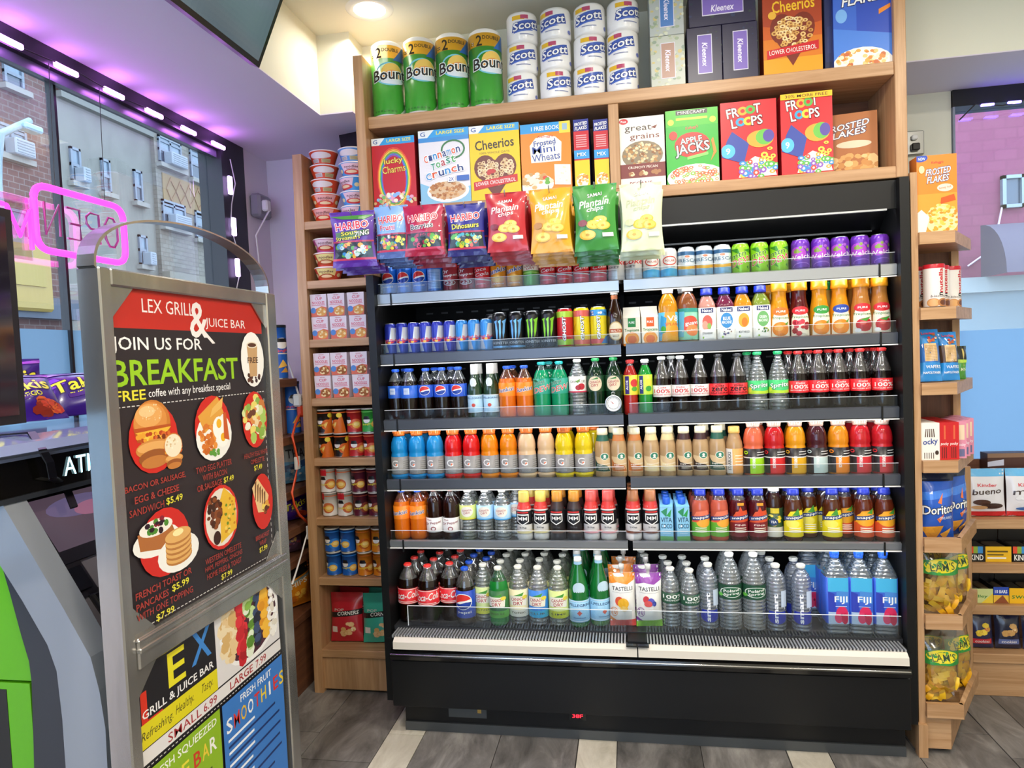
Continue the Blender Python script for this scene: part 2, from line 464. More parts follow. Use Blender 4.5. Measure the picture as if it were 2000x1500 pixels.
bd = B(); bd.box(LW-0.14, -1.0, BW, BW+0.14, 0, CEIL, 'ffffff', 'wall'); bd.box(-1.0, 1.37, BW, BW+0.14, 0, CEIL, 'ffffff', 'cream'); bd.box(1.37, RWX, BW, BW+0.14, 0, 0.78, 'ffffff', 'cream'); bd.box(1.37, RWX, BW, BW+0.14, 2.47, CEIL, 'ffffff', 'cream')  # left stretch takes the 'wall' tint, its purple light painted in
struct('wall_back', bd)
bd = B(); bd.box(-1.06, RWX, 2.78, BW, 2.474, CEIL, 'ffffff', 'cream'); bd.box(-1.06, RWX, 2.78, BW, 2.47, 2.474, 'ffffff', 'wall'); struct('trim_2', bd)  # underside sheet tinted with the purple light cast, faces stay cream
bd = B(); bd.box(RWX, RWX+0.1, -1.6, 3.3, 0, CEIL, 'ffffff', 'cream'); struct('wall_right', bd)
bd = B(); bd.box(LW-0.1, LW+0.12, -1.7, -1.6, 0, CEIL, 'ffffff', 'cream'); bd.box(LW+0.12, 0.45, -1.7, -1.6, 0, 0.25, 'ffffff', 'cream'); bd.box(LW+0.12, 0.45, -1.7, -1.6, 2.45, CEIL, 'ffffff', 'cream'); bd.box(0.45, RWX+0.1, -1.7, -1.6, 0, CEIL, 'ffffff', 'cream'); struct('wall_front', bd)
bd = B(); bd.box(LW+0.12, 0.45, -1.69, -1.62, 0.25, 0.31, '000', 'frame'); bd.box(LW+0.12, 0.45, -1.69, -1.62, 2.39, 2.45, '000', 'frame')
for xx in (LW+0.12, -0.6, 0.39): bd.box(xx, xx+0.06, -1.69, -1.62, 0.31, 2.39, '000', 'frame')
w3 = struct('window_3', bd); g = B(); g.box(LW+0.18, 0.39, -1.66, -1.652, 0.31, 2.39, 'f2f7fb', 'pane'); mo('window_pane', g, w3)
# left window: black frame, glass, frosted film on the lower glass
bd = B(); fx0, fx1 = LW-0.10, LW+0.012
bd.box(fx0, fx1, -1.55, WY1, 2.385, SOFZ-0.001, '', 'frame') if False else bd.box(fx0, fx1, -1.55, WY1, 2.395, SOFZ-0.001, '000', 'frame')
bd.box(fx0, fx1, 2.745, WY1, SILL, 2.395, '000', 'frame'); bd.box(fx0, fx1, -1.55, 2.745, SILL, SILL+0.06, '000', 'frame'); bd.box(fx0, fx1, -1.55, -1.47, SILL, 2.395, '000', 'frame')
bd.box(LW-0.075, LW-0.045, 1.925, 1.935, SILL+0.06, 2.395, '000', 'frame')
bd.box(LW-0.03, LW-0.01, -1.47, 2.745, 2.365, 2.395, '4a5058', 'plastic')
w1 = struct('window_1', bd)
g = B(); g.box(LW-0.066, LW-0.058, -1.47, 2.745, SILL+0.06, 2.395, 'f2f7fb', 'pane'); mo('window_pane', g, w1)
m, nt, b, o = _new('film'); n = nt.nodes; L = nt.links.new
tr = n.new('ShaderNodeBsdfTranslucent'); tr.inputs[0].default_value = (0.30, 0.47, 0.60, 1)
tp = n.new('ShaderNodeBsdfTransparent'); tp.inputs[0].default_value = (0.7, 0.85, 0.97, 1); mx = n.new('ShaderNodeMixShader'); mx.inputs[0].default_value = 0.16
L(tr.outputs[0], mx.inputs[1]); L(tp.outputs[0], mx.inputs[2]); L(mx.outputs[0], o.inputs[0]); nt.nodes.remove(b)
g = B(); g.face([(LW-0.055, -1.47, SILL+0.06), (LW-0.055, 2.745, SILL+0.06), (LW-0.055, 2.745, 1.59), (LW-0.055, -1.47, 1.59)], 'fff', 'film'); mo('frosted_film', g, w1, 'pale blue frosted film on the lower glass')
# strings of pink lamp modules clipped round the window frame
t = thing('pink_light_strip', 'string of pink lamp modules along the left window frame', 'light strip', (LW+0.02, 2.0, 2.40), 0, None)
bd = B(); pts = [(0.012, -3.4, 0.012)]
for k in range(20): pts.append((0.012, -3.3+0.2*k+0.03, -0.004 if k % 2 else 0.01))
bd.tube(pts, 0.0025, '222222', 'plastic', 5); mo('cable', bd, t)
for k in range(21):
    bd = B(); y = -3.3+0.2*k
    if y > 0.72: break
    bd.box(0.004, 0.016, y-0.045, y+0.045, -0.008, 0.008, 'fff', 'pinkled', 0.003); mo('lamp_module', bd, t)
t = thing('white_light_strip', 'string of pale lamp modules down the window frame side', 'light strip', (LW+0.014, 2.80, 1.2))
bd = B(); bd.tube([(0.006, 0.03*sin(k*1.7), 1.17-0.1*k) for k in range(9)], 0.0025, 'dddddd', 'plastic', 5); mo('cable', bd, t)
for k, z in enumerate((1.05, 0.87, 0.69, 0.50, 0.3)):
    bd = B(); bd.box(0.004, 0.018, -0.012+0.01*k-0.02, 0.012+0.01*k-0.02, z-0.04, z+0.04, 'e6e6ee', 'pinkled2', 0.003); mo('lamp_module', bd, t)
# right window in the back wall with its black head frame and film
bd = B(); fy = BW-0.012
bd.box(1.372, RWX-0.01, fy, BW+0.1, 2.40, 2.469, '000', 'frame'); bd.box(1.372, 1.38, fy, BW+0.1, 0.78, 2.40, '8a93a8', 'plastic'); bd.box(1.39, RWX-0.01, fy, BW+0.1, 0.78, 0.83, '000', 'frame'); bd.box(RWX-0.06, RWX-0.01, fy, BW+0.1, 0.83, 2.40, '000', 'frame')
w2 = struct('window_2', bd)
g = B(); g.box(1.38, RWX-0.06, BW+0.06, BW+0.068, 0.83, 2.40, 'f2f7fb', 'pane'); mo('window_pane', g, w2)
g = B(); g.face([(1.38, BW+0.05, 0.83), (RWX-0.06, BW+0.05, 0.83), (RWX-0.06, BW+0.05, 1.468), (1.39, BW+0.05, 1.468)], 'fff', 'film'); mo('frosted_film', g, w2, 'pale blue frosted film on the lower glass')
t = thing('blue_light_strip', 'glowing blue lamp string under the right window head', 'light strip', (1.45, BW-0.02, 2.39))
bd = B(); bd.tube([(-0.06, -0.006, -0.05)]+[(0.1*k, -0.006, 0.008*(-1)**k) for k in range(12)], 0.003, '333', 'plastic', 5); mo('cable', bd, t)
for k in range(10):
    bd = B(); bd.box(0.02+0.1*k, 0.07+0.1*k, -0.012, -0.002, -0.004, 0.006, 'fff', 'blueled', 0.002); mo('lamp_module', bd, t)
# ceiling lamp in view
t = thing('ceiling_lamp', 'round recessed white ceiling lamp above the paper towels', 'ceiling light', (-0.914, 2.496, CEIL))
bd = B(); bd.lathe([(0.060, -0.004, 'f4f2ea', 'whitegloss'), (0.082, -0.006, 'f4f2ea', 'whitegloss'), (0.090, 0.0, 'f4f2ea', 'whitegloss')], 40, cap0=False, cap1=False); mo('trim_ring', bd, t)
bd = B(); bd.lathe([(0.001, -0.012, 'fff', 'lampglow'), (0.045, -0.011, 'fff', 'lampglow'), (0.062, -0.003, 'fff', 'lampglow')], 40, cap1=False); mo('diffuser', bd, t)
# black speaker on the wall above the left shelf
t = thing('wall_speaker', 'black wall speaker hanging above the noodle bowls', 'speaker', (-1.145, 2.93, 2.36), -0.25)
bd = B(); bd.prism([(-0.075, 0.11), (0.02, 0.12), (0.06, 0.09), (0.075, -0.02), (0.03, -0.12), (-0.03, -0.13), (-0.06, -0.02)], 'y', -0.06, 0.06, '16161a', 'black'); mo('cabinet', bd, t)
bd = B(); bd.box(-0.012, 0.012, 0.06, 0.25, 0.02, 0.045, '000', 'black'); mo('bracket', bd, t)
# ------------------------------------------------------------------ street outside
def brickmat(name, c1, c2, mort, sc, rough=0.85):
    m, nt, b, o = _new(name); n = nt.nodes; L = nt.links.new
    tc = n.new('ShaderNodeTexCoord'); sp = n.new('ShaderNodeSeparateXYZ'); L(tc.outputs['Object'], sp.inputs[0])
    ad = n.new('ShaderNodeMath'); ad.operation = 'ADD'; L(sp.outputs['X'], ad.inputs[0]); L(sp.outputs['Y'], ad.inputs[1])
    cb = n.new('ShaderNodeCombineXYZ'); L(ad.outputs[0], cb.inputs['X']); L(sp.outputs['Z'], cb.inputs['Y'])
    br = n.new('ShaderNodeTexBrick'); L(cb.outputs[0], br.inputs['Vector']); br.inputs['Scale'].default_value = sc
    br.inputs['Color1'].default_value = (*H(c1), 1); br.inputs['Color2'].default_value = (*H(c2), 1); br.inputs['Mortar'].default_value = (*H(mort), 1)
    br.inputs['Mortar Size'].default_value = 0.018; L(br.outputs['Color'], b.inputs['Base Color']); b.inputs['Roughness'].default_value = rough
brickmat('brick_red', '70524b', '60443e', '7c7069', 2.2); brickmat('brick_cream', '8a8578', '7d7669', '6a655b', 2.4); brickmat('brick_pink', '82455c', '884a61', '7e4359', 2.0)
solid('stucco', '75736a', 0.9, col2='8c8a7f', nscale=(1.2, 1.2, 0.5), noise=0.8)
bd = B(); bd.box(-24, LW-0.2, -6, 30, -0.3, -0.12, '9c9c9e', 'matte'); bd.box(LW-0.2, 30, 3.6, 30, -0.3, -0.12, '9c9c9e', 'matte'); o = mo('street_pavement', bd); o['kind'] = 'structure'
XB = -11.0
def pane_win(par, px0, py0, px1, py1, X=XB, casement=True, ac=False):
    a = at_x(px0, py0, X); b = at_x(px1, py1, X); y0, y1 = a.y, b.y
    zt = a.z; zb = b.z
    w = B(); q = 0.05
    w.box(X-0.02, X+0.05, y0, y1, zb, zb+q, '7f868d', 'plastic'); w.box(X-0.02, X+0.05, y0, y1, zt-q, zt, '7f868d', 'plastic')
    w.box(X-0.02, X+0.05, y0, y0+q, zb, zt, '747d87', 'plastic'); w.box(X-0.02, X+0.05, y1-q, y1, zb, zt, '747d87', 'plastic')
    zm = zb+(zt-zb)*0.5
    w.box(X-0.01, X+0.045, y0, y1, zm-0.03, zm+0.03, '747d87', 'plastic')
    if casement:
        w.box(X-0.01, X+0.045, (y0+y1)/2-0.03, (y0+y1)/2+0.03, zb, zt, '747d87', 'plastic'); w.box(X-0.01, X+0.045, y0, y1, zt-(zt-zb)*0.22, zt-(zt-zb)*0.22+0.05, '747d87', 'plastic')
    w.box(X, X+0.14, y0-0.08, y1+0.08, zb-0.1, zb, '98958c', 'matte')
    f = mo('window_frame', w, par)
    g = B(); g.box(X+0.005, X+0.02, y0+q, y1-q, zb+q, zm, '3d4a56', 'gloss'); g.box(X+0.005, X+0.02, y0+q, y1-q, zm, zt-q, '6d7f8c', 'gloss'); mo('glass', g, f)
    if ac:
        c = B(); hw = min(0.3, (y1-y0)*0.36); yy = (y0+y1)/2+0.05; c.box(X+0.02, X+0.26, yy-hw, yy+hw, zb, zb+0.3, '9aa2a8', 'plastic', 0.02)
        for k in range(5): c.box(X+0.26, X+0.27, yy-hw+0.04, yy+hw-0.04, zb+0.04+k*0.05, zb+0.06+k*0.05, '7d868c', 'plastic')
        mo('air_conditioner', c, f)
def Yb(px, py): return at_x(px, py, XB).y
def Zb(px, py): return at_x(px, py, XB).z
yA = Yb(117, 300); yB = Yb(298, 350); topC = 9.6
t = thing('brick_building', 'red brick building across the street at left window edge', 'building', (0, 0, 0))
w = B(); w.box(XB-3, XB, -4, yA, -0.2, 12, 'fff', 'brick_red'); w.box(XB, XB+0.25, -4, yA, 2.5, 2.9, '3a4452', 'plastic'); mo('facade', w, t)
pane_win(t, 2, 110, 45, 180, casement=False); pane_win(t, -10, 235, 52, 315, casement=True, ac=True); pane_win(t, -10, 400, 55, 470, casement=False)
w = B(); c0 = at_x(25, 470, XB+0.4); c1 = at_x(118, 600, XB+0.4)
w.box(XB+0.02, XB+0.4, c0.y-1.6, c1.y-0.1, c1.z-0.1, c0.z, 'a3893c', 'plastic', 0.05); w.box(XB+0.4, XB+0.43, c0.y-1.4, c1.y-0.3, c1.z+0.35, c0.z-0.2, 'a08a3c', 'plastic'); mo('awning', w, t, 'yellow shop awning')
t = thing('stucco_building', 'pale stucco building between the two brick buildings', 'building', (0, 0, 0))
w = B(); zt = 6.95
w.box(XB-3, XB, yA, yB, -0.2, zt, 'fff', 'stucco'); w.box(XB-3, XB+0.12, yA+0.01, yB-0.01, zt, zt+0.12, '84827a', 'matte'); w.box(XB-2.4, XB-0.6, yA+0.8, yB-0.15, zt+0.12, zt+0.75, 'fff', 'brick_red'); mo('facade', w, t)
pane_win(t, 133, 285, 158, 360, casement=False, ac=True); pane_win(t, 194, 308, 216, 380, casement=False); pane_win(t, 258, 330, 278, 398, casement=False); pane_win(t, 268, 458, 288, 520, casement=False, ac=True)
t = thing('casement_building', 'cream brick building with casement windows across the street', 'building', (0, 0, 0))
w = B(); w.box(XB-3, XB+0.1, yB, 26, -0.2, topC, 'fff', 'brick_cream'); w.box(XB+0.1, XB+0.3, yB, 26, Zb(340, 545)-0.1, Zb(340, 545)+0.12, '8d8879', 'matte')
za = Zb(350, 380)
R = random.Random(2)
w.box(XB+0.1, XB+0.12, yB+0.2, 26, za-0.45, za+0.35, '98815f', 'matte')
for k in range(22):
    y = yB+0.3+k*0.36
    for sgn in (1, -1): w.prism([(y, za), (y+0.18, za+sgn*0.3), (y+0.36, za), (y+0.18, za+sgn*0.22)], 'x', XB+0.12, XB+0.14, '9a7a5c', 'matte')
mo('facade', w, t)
X2 = XB+0.1
pane_win(t, 306, 262, 354, 335, X2, True, True); pane_win(t, 368, 288, 414, 364, X2, True); pane_win(t, 314, 388, 362, 452, X2, True, True); pane_win(t, 378, 410, 418, 475, X2, True)
bd = B(); a = at_x(0, 262, -7); b = at_x(36, 246, -7); c = at_x(72, 241, -7)
bd.tube([(-7, a.y-0.1, -0.15), (-7, a.y-0.1, a.z-0.6), (-7, a.y, a.z), (-7, b.y, b.z), (-7, c.y-0.1, c.z)], [0.07, 0.06, 0.05, 0.045, 0.04], '8fa6ac', 'plastic', 8)
bd.box(-7.08, -6.92, b.y+0.02, c.y+0.02, b.z-0.02, b.z+0.06, '9fb8bc', 'plastic', 0.02); tag(mo('street_lamp', bd), 'grey street lamp arm outside the left window', 'street lamp')
# pink wall and grey shop across the other street
YB = 9.0
t = thing('pink_brick_building', 'pink painted brick building outside the right window', 'building', (0, 0, 0))
w = B(); w.box(2, 12, YB, YB+3, -0.2, 8, 'fff', 'brick_pink'); mo('facade', w, t)
a = at_y(1953, 345, YB); b = at_y(1998, 405, YB); w = B(); w.box(a.x, b.x, YB-0.06, YB, b.z, b.z+0.04, '8a97a0', 'plastic'); w.box(a.x, b.x, YB-0.06, YB, a.z-0.04, a.z, '8a97a0', 'plastic'); w.box(a.x, a.x+0.04, YB-0.06, YB, b.z, a.z, '8a97a0', 'plastic'); w.box(b.x-0.04, b.x, YB-0.06, YB, b.z, a.z, '8a97a0', 'plastic'); f = mo('window_frame', w, t)
w = B(); w.box(a.x+0.04, b.x-0.04, YB-0.02, YB-0.01, b.z+0.04, a.z-0.04, '405060', 'gloss'); mo('glass', w, f)
w = B(); w.tube([at_y(x, y, YB-0.04) for x, y in ((1957, 405), (1950, 440), (1942, 475), (1918, 500), (1890, 520))], 0.012, 'd9c4d0', 'plastic', 5); mo('cable', w, t)
t = thing('grey_storefront', 'grey storefront with curved awning outside the right window', 'shop', (0, 0, 0))
w = B(); p0 = at_y(1868, 545, YB-1.0)
w.box(p0.x-0.3, 9, YB-1.0, YB-0.02, -0.15, p0.z, '6c7e85', 'plastic'); w.box(p0.x+0.75, 9, YB-1.06, YB-1.0, 0.2, p0.z-0.35, '2c3744', 'gloss'); w.box(p0.x-0.3, 9, YB-1.1, YB-1.0, p0.z-0.16, p0.z, '858e8e', 'plastic'); mo('front', w, t)
w = B(); rows = []
for k in range(9):
    a = pi/2*k/8; rows.append([(x, YB-1.0-0.5*cos(a), p0.z+0.55*sin(a)) for x in (p0.x+0.25, 9)])
w.grid(rows, '625d69', 'matte'); w.prism([(r[0][1], r[0][2]) for r in rows]+[(YB-1.0, p0.z)], 'x', p0.x+0.24, p0.x+0.25, '625d69', 'matte'); mo('awning', w, t)
# ================================================================== COOLER
XL, XR = -0.945, 0.914           # inner faces of the side panels
PF, RY = 2.47, 2.50              # front of the side panels, front of the shelf rails
SH = [1.695, 1.462, 1.206, 0.972, 0.732]   # standing height on the shelves, from the top
DECK = 0.402
BACKY = 2.985
cooler = thing('open_cooler', 'long black open drinks cooler with five lit shelves', 'cooler', (0, 0, 0))
for a, b in ((XL-0.03, XL), (XR, XR+0.03)):
    w = B(); zt = 1.773 if a < 0 else 1.985; w.prism([(PF, 0.115), (PF, zt), (3.03, zt), (3.03, 0.06), (2.56, 0.06), (2.56, 0.115)], 'x', a, b, '000', 'black'); mo('side_panel', w, cooler)
w = B(); w.box(XL, XR, BACKY, 3.03, 0.06, 1.985, '000', 'blackmatte')
for k in range(5):
    for i in range(26): w.box(XL+0.05+i*0.07, XL+0.08+i*0.07, BACKY-0.002, BACKY, SH[k]+0.185, SH[k]+0.192, '3a3a3e', 'darkgrey')
mo('back_panel', w, cooler)
w = B(); w.box(XL, XR, RY, RY+0.012, 1.888, 1.983, '000', 'black'); w.box(XL, XR, RY+0.012, BACKY, 1.93, 1.983, '000', 'black')
w.prism([(RY+0.05, 1.915), (RY+0.06, 1.915), (RY+0.155, 1.842), (BACKY, 1.842), (BACKY, 1.93), (RY+0.05, 1.93)], 'x', XL, XR, '000', 'black')
w.box(XL+0.002, XR-0.03, RY-0.002, RY+0.013, 1.883, 1.889, 'fff', 'railtop'); w.box(XL+0.002, XR-0.03, RY+0.143, RY+0.158, 1.836, 1.842, 'fff', 'zinc'); mo('canopy', w, cooler)
def led(par, x0, x1, y, z):
    w = B(); w.box(x0+0.02, x1-0.02, y, y+0.014, z-0.006, z, 'fff', 'led'); mo('led_strip', w, par, 'glowing white lamp strip')
led(cooler, XL, -0.015, RY+0.018, 1.910); led(cooler, 0.0, XR, RY+0.018, 1.910)
for k, z in enumerate(SH):
    for a, b in ((XL+0.001, -0.022), (-0.004, XR-0.001)):
        w = B(); w.box(a, b, RY+0.016, BACKY, z-0.016, z, '000', 'darkgrey'); sh = mo('shelf', w, cooler)
        w = B()
        t5 = 0.013 if k == 4 else 0.0
        w.prism([(RY+0.004, z-0.029+t5), (RY, z+0.006), (RY+0.013, z+0.010), (RY+0.0155, z-0.012), (RY+0.0155, z-0.032+t5)], 'x', a, b, 'fff', 'railtop' if k == 0 else ('zincrail' if k == 4 else 'rail'))
        w.box(a, b, RY+0.001, RY+0.0155, z-0.036+t5, z-0.032+t5, 'fff', 'whitegloss')
        sx = a+0.055 if a < -0.5 else b-0.055
        w.box(sx-0.003, sx+0.003, RY-0.001, RY+0.002, z-0.036, z+0.011, '000', 'black'); mo('price_rail', w, sh)
        w = B(); w.box(a+0.004, b-0.004, RY+0.006, RY+0.008, z+0.010, z+0.046, 'f0f4f6', 'acrylic'); w.box(a+0.004, b-0.004, RY+0.0055, RY+0.0085, z+0.046, z+0.0475, 'd9dde0', 'plastic'); mo('shelf_lip', w, sh, 'clear acrylic lip')
        led(sh, a, b, RY+0.03, z-0.0165)
w = B(); w.box(-0.021, -0.005, BACKY-0.06, BACKY, DECK, 1.80, '000', 'blackmatte'); mo('centre_post', w, cooler)
w = B(); w.box(XL+0.001, XR-0.001, 2.505, BACKY, DECK-0.03, DECK-0.002, '000', 'darkgrey'); dk = mo('deck', w, cooler)
w = B(); w.box(XL+0.001, XR-0.001, 2.425, 2.505, 0.374, 0.384, '000', 'black')
n = 158
for i in range(n):
    x = XL+0.02+(XR-XL-0.04)*i/(n-1)
    if abs(x-0.0) < 0.035: continue
    w.box(x-0.0028, x+0.0028, 2.43, 2.503, 0.384, 0.394, 'fff', 'railtop')
w.box(-0.035, 0.035, 2.425, 2.50, 0.384, 0.398, '000', 'black'); mo('air_grille', w, cooler)
w = B(); w.box(XL+0.06, -0.016, 2.504, 2.506, DECK, DECK+0.078, 'f0f4f6', 'acrylic'); w.box(XL+0.06, -0.016, 2.5035, 2.5065, DECK+0.078, DECK+0.080, 'e9edf0', 'plastic'); w.box(XL+0.058, XL+0.061, 2.5035, 2.5065, DECK, DECK+0.08, 'e9edf0', 'plastic'); mo('deck_lip', w, cooler, 'clear acrylic lip')
w = B(); w.box(0.004, XR-0.006, 2.504, 2.506, DECK, DECK+0.078, 'f0f4f6', 'acrylic'); w.box(0.004, XR-0.006, 2.5035, 2.5065, DECK+0.078, DECK+0.080, 'e9edf0', 'plastic'); mo('deck_lip', w, cooler, 'clear acrylic lip')
for a, b in ((XL+0.03, -0.002), (0.002, XR-0.02)):
    w = B(); w.prism([(2.40, 0.352), (2.402, 0.378), (2.42, 0.390), (2.43, 0.388), (2.43, 0.352)], 'x', a, b, 'fff', 'bumper'); mo('bumper', w, cooler, 'cream bumper rail')
w = B(); w.box(-0.04, 0.04, 2.396, 2.428, 0.389, 0.394, '000', 'blackgloss', 0.001); mo('bumper_joint', w, cooler)
w = B(); w.box(XL+0.012, XR-0.01, 2.43, 2.55, 0.12, 0.37, '000', 'black')
w.box(XL+0.012, XR-0.01, 2.42, 2.43, 0.12, 0.30, '000', 'black', 0.002)
w.prism([(2.43, 0.30), (2.398, 0.312), (2.392, 0.328), (2.398, 0.342), (2.43, 0.352)], 'x', XL+0.018, XR-0.016, '000', 'blackgloss'); mo('front_panel', w, cooler)
w = B(); w.tube([(XL+0.02, 2.396, 0.333), (XR-0.018, 2.396, 0.333)], 0.0035, 'fff', 'chrome', 6); mo('chrome_trim', w, cooler)
w = B(); w.box(XL+0.04, XR-0.01, 2.476, 2.60, 0.035, 0.118, '000', 'black')
w.box(XL+0.21, XL+0.35, 2.47, 2.477, 0.055, 0.105, '0', 'black') if False else w.box(XL+0.215, XL+0.365, 2.474, 2.4765, 0.058, 0.108, 'fff', 'zinc')
w.box(XL+0.33, XL+0.345, 2.4725, 2.475, 0.078, 0.106, 'c8a860', 'metalcol'); mo('kick_panel', w, cooler)
w = B(); w.box(XL+0.04, XR-0.01, 2.468, 2.60, 0.0, 0.035, 'fff', 'zinc'); mo('plinth', w, cooler)
w = B(); w.box(-0.262, -0.198, 2.470, 2.477, 0.072, 0.100, '000', 'blackgloss'); dsp = mo('temperature_display', w, cooler)
w = B(); decal(w, [t_('38F', 0.5, 0.55, 0.62, 0.5, 'fff')], 0.064, 0.028, m_flat((-0.262, 2.4698, 0.072), (1, 0, 0), (0, 0, 1)), 'redled'); mo('digits', w, dsp, 'glowing red digits')
w = B()
for i in range(3):
    for j in range(18): w.box(0.0+0.3*i+0.012*j, 0.008+0.3*i+0.012*j, 2.4745, 2.4765, 0.104, 0.107, '000', 'blackmatte')
mo('vent_strip', w, cooler)

# ================================================================== WOODEN CABINETS
def bevbox(w, *a): return w.box(*a, 'fff', a[6]) if False else None
def board(name, par, x0, x1, y0, y1, z0, z1, mat, bev=0.002):
    w = B(); w.box(x0, x1, y0, y1, z0, z1, 'fff', mat, bev); return mo(name, w, par)
CF_ = 2.50; CB_ = 2.77         # upper cabinet: front and back
cab = thing('wooden_wall_cabinet', 'long wooden shelf cabinet built over the black cooler', 'cabinet', (0, 0, 0))
UB, LB = 2.377, 2.030         # tops of the two boards
board('side_board', cab, -0.981, -0.9445, CF_-0.034, CB_, 1.775, 2.598, 'wood_z')
board('side_board', cab, 0.915, 0.952, CF_-0.004, CB_, 1.99, 2.72, 'wood_z')
board('shelf_board', cab, -0.9445, 0.915, CF_, CB_, UB-0.044, UB, 'wood_x')
board('shelf_board', cab, -0.9445, 0.952, CF_, CB_, LB-0.040, LB, 'wood_x')
board('divider', cab, -0.038, -0.001, CF_+0.002, CB_, LB, UB-0.044, 'wood_z')
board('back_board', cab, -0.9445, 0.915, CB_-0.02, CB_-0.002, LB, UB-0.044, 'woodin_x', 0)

LF = 2.72
ls = thing('narrow_wooden_shelf', 'tall narrow wooden shelf unit left of the cooler', 'shelf unit', (0, 0, 0))
w = B(); w.prism([(-1.372, 2.335), (-1.331, 2.335), (-1.366, 0), (-1.407, 0)], 'y', LF-0.003, BW-0.1, 'fff', 'wood_z'); mo('side_board', w, ls)
board('side_board', ls, -0.96, -0.93, LF, BW-0.12, 0.0, 2.25, 'wood_z') if False else board('side_board', ls, -0.979, -0.978, LF+0.05, BW-0.12, 0.0, 2.0, 'wood_z', 0)
LZ = [2.051, 1.800, 1.549, 1.296, 1.036, 0.776, 0.513, 0.193]
for z in LZ: board('shelf_board', ls, -1.336-(2.3-z)*0.0155, -0.98, LF, BW-0.125, z-0.034, z, 'wood_x')
board('plinth_board', ls, -1.37, -0.98, LF+0.012, LF+0.03, 0.012, 0.159, 'wood_z')
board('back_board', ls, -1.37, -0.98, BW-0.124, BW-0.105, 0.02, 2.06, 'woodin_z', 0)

# the end unit right of the cooler, cut off at an angle
EF = 2.48; EZ = [1.798, 1.547, 1.293, 1.029, 0.766, 0.500, 0.190]
eu = thing('angled_end_shelf', 'wooden end shelf unit with angled corner right of the cooler', 'shelf unit', (0, 0, 0))
w = B(); w.prism([(EF+0.005, 0.115), (EF+0.005, 2.0), (2.775, 2.0), (2.775, 0.0), (EF+0.005, 0.0)], 'x', 0.953, 0.974, 'fff', 'wood_z'); w.box(0.945, 0.974, EF-0.012, EF+0.02, 0.0, 0.115, 'fff', 'wood_z'); mo('side_board', w, eu)
w = B(); w.box(1.183, 1.208, 2.735, 2.775, 0.0, 1.762, 'fff', 'wood_z'); mo('rear_post', w, eu)
board('back_board', eu, 0.974, 1.183, 2.755, 2.773, 0.0, 1.762, 'woodin_z', 0)
LIP = 0.036
for i, z in enumerate(EZ):
    xr = 1.078 if i < 4 else 1.085
    deep = i >= 4; dx, dy = 0.167, 0.255
    if not deep:
        w = B(); w.prism([(0.974, EF-0.008), (xr+0.004, EF-0.008), (xr+dx+0.004, EF+dy), (xr+dx+0.004, 2.735), (1.208, 2.735), (1.183, 2.755), (0.974, 2.755)], 'z', z-LIP-0.004, z, 'fff', 'wood_x'); mo('shelf_board', w, eu); continue
    w = B(); zz = z-0.046
    w.prism([(0.974, EF), (xr, EF), (xr+dx, EF+dy), (xr+dx, 2.735), (0.974, 2.735)], 'z', zz, zz+0.014, 'fff', 'wood_x')
    w.prism([(0.974, EF-0.008), (xr+0.004, EF-0.008), (xr+0.004, EF+0.006), (0.974, EF+0.006)], 'z', zz-0.004, z, 'fff', 'wood_x')
    l = math.hypot(dx, dy); nx, ny = dy/l*0.014, -dx/l*0.014
    w.prism([(xr+0.004, EF-0.008), (xr+dx+0.004, EF+dy), (xr+dx-nx, EF+dy-ny), (xr+0.004-nx, EF-0.008-ny)], 'z', zz-0.004, z, 'fff', 'wood_y'); mo('shelf_tray', w, eu)
w = B(); w.prism([(0.974, EF+0.015), (1.058, EF+0.015), (1.215, 2.755), (0.974, 2.755)], 'z', 0.02, 0.14, 'fff', 'wood_x'); mo('plinth_box', w, eu)

rs = thing('low_wooden_shelf', 'low wooden shelf unit below the right window', 'shelf unit', (0, 0, 0))
RF = 2.92; RZ = [0.717, 0.543-0.02, 0.374-0.01, 0.175]
RZ = [0.717, 0.540, 0.372, 0.175]
board('side_board', rs, 1.285, 1.322, RF-0.003, 3.10, 0.0, 0.93, 'wood_z')
board('side_board', rs, 2.60, 2.635, RF-0.003, 3.10, 0.0, 0.93, 'wood_z')
for z in RZ: board('shelf_board', rs, 1.322, 2.60, RF, 3.09, z-0.038, z, 'wood_x')
board('back_board', rs, 1.322, 2.60, 3.09, 3.10, 0.0, 0.93, 'woodin_x', 0)
board('plinth_board', rs, 1.322, 2.60, RF+0.01, RF+0.03, 0.0, 0.137, 'wood_x')

# unit standing along the left wall, partly behind the menu stand
cs = thing('side_wall_shelf', 'wooden snack shelf along the left wall behind the menu stand', 'shelf unit', (0, 0, 0))
CX = -1.45; CZ = [1.385, 1.135, 0.90, 0.735, 0.60, 0.345]
YT_CS = yt = at_x(544, 700, -1.505).y+0.05
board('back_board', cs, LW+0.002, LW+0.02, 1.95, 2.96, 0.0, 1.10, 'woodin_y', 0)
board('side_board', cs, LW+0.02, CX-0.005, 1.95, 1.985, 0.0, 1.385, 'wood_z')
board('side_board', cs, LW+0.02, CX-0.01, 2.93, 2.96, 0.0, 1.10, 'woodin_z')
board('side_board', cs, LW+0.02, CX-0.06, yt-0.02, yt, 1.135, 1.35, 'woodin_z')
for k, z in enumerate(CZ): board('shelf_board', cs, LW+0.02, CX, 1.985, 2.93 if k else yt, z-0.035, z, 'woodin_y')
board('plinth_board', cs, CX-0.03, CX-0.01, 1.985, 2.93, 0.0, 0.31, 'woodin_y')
# ================================================================== MAKERS OF GOODS
D = {}
def reg(key, name, cat, desc, parts): D[key] = (name, cat, desc, parts)

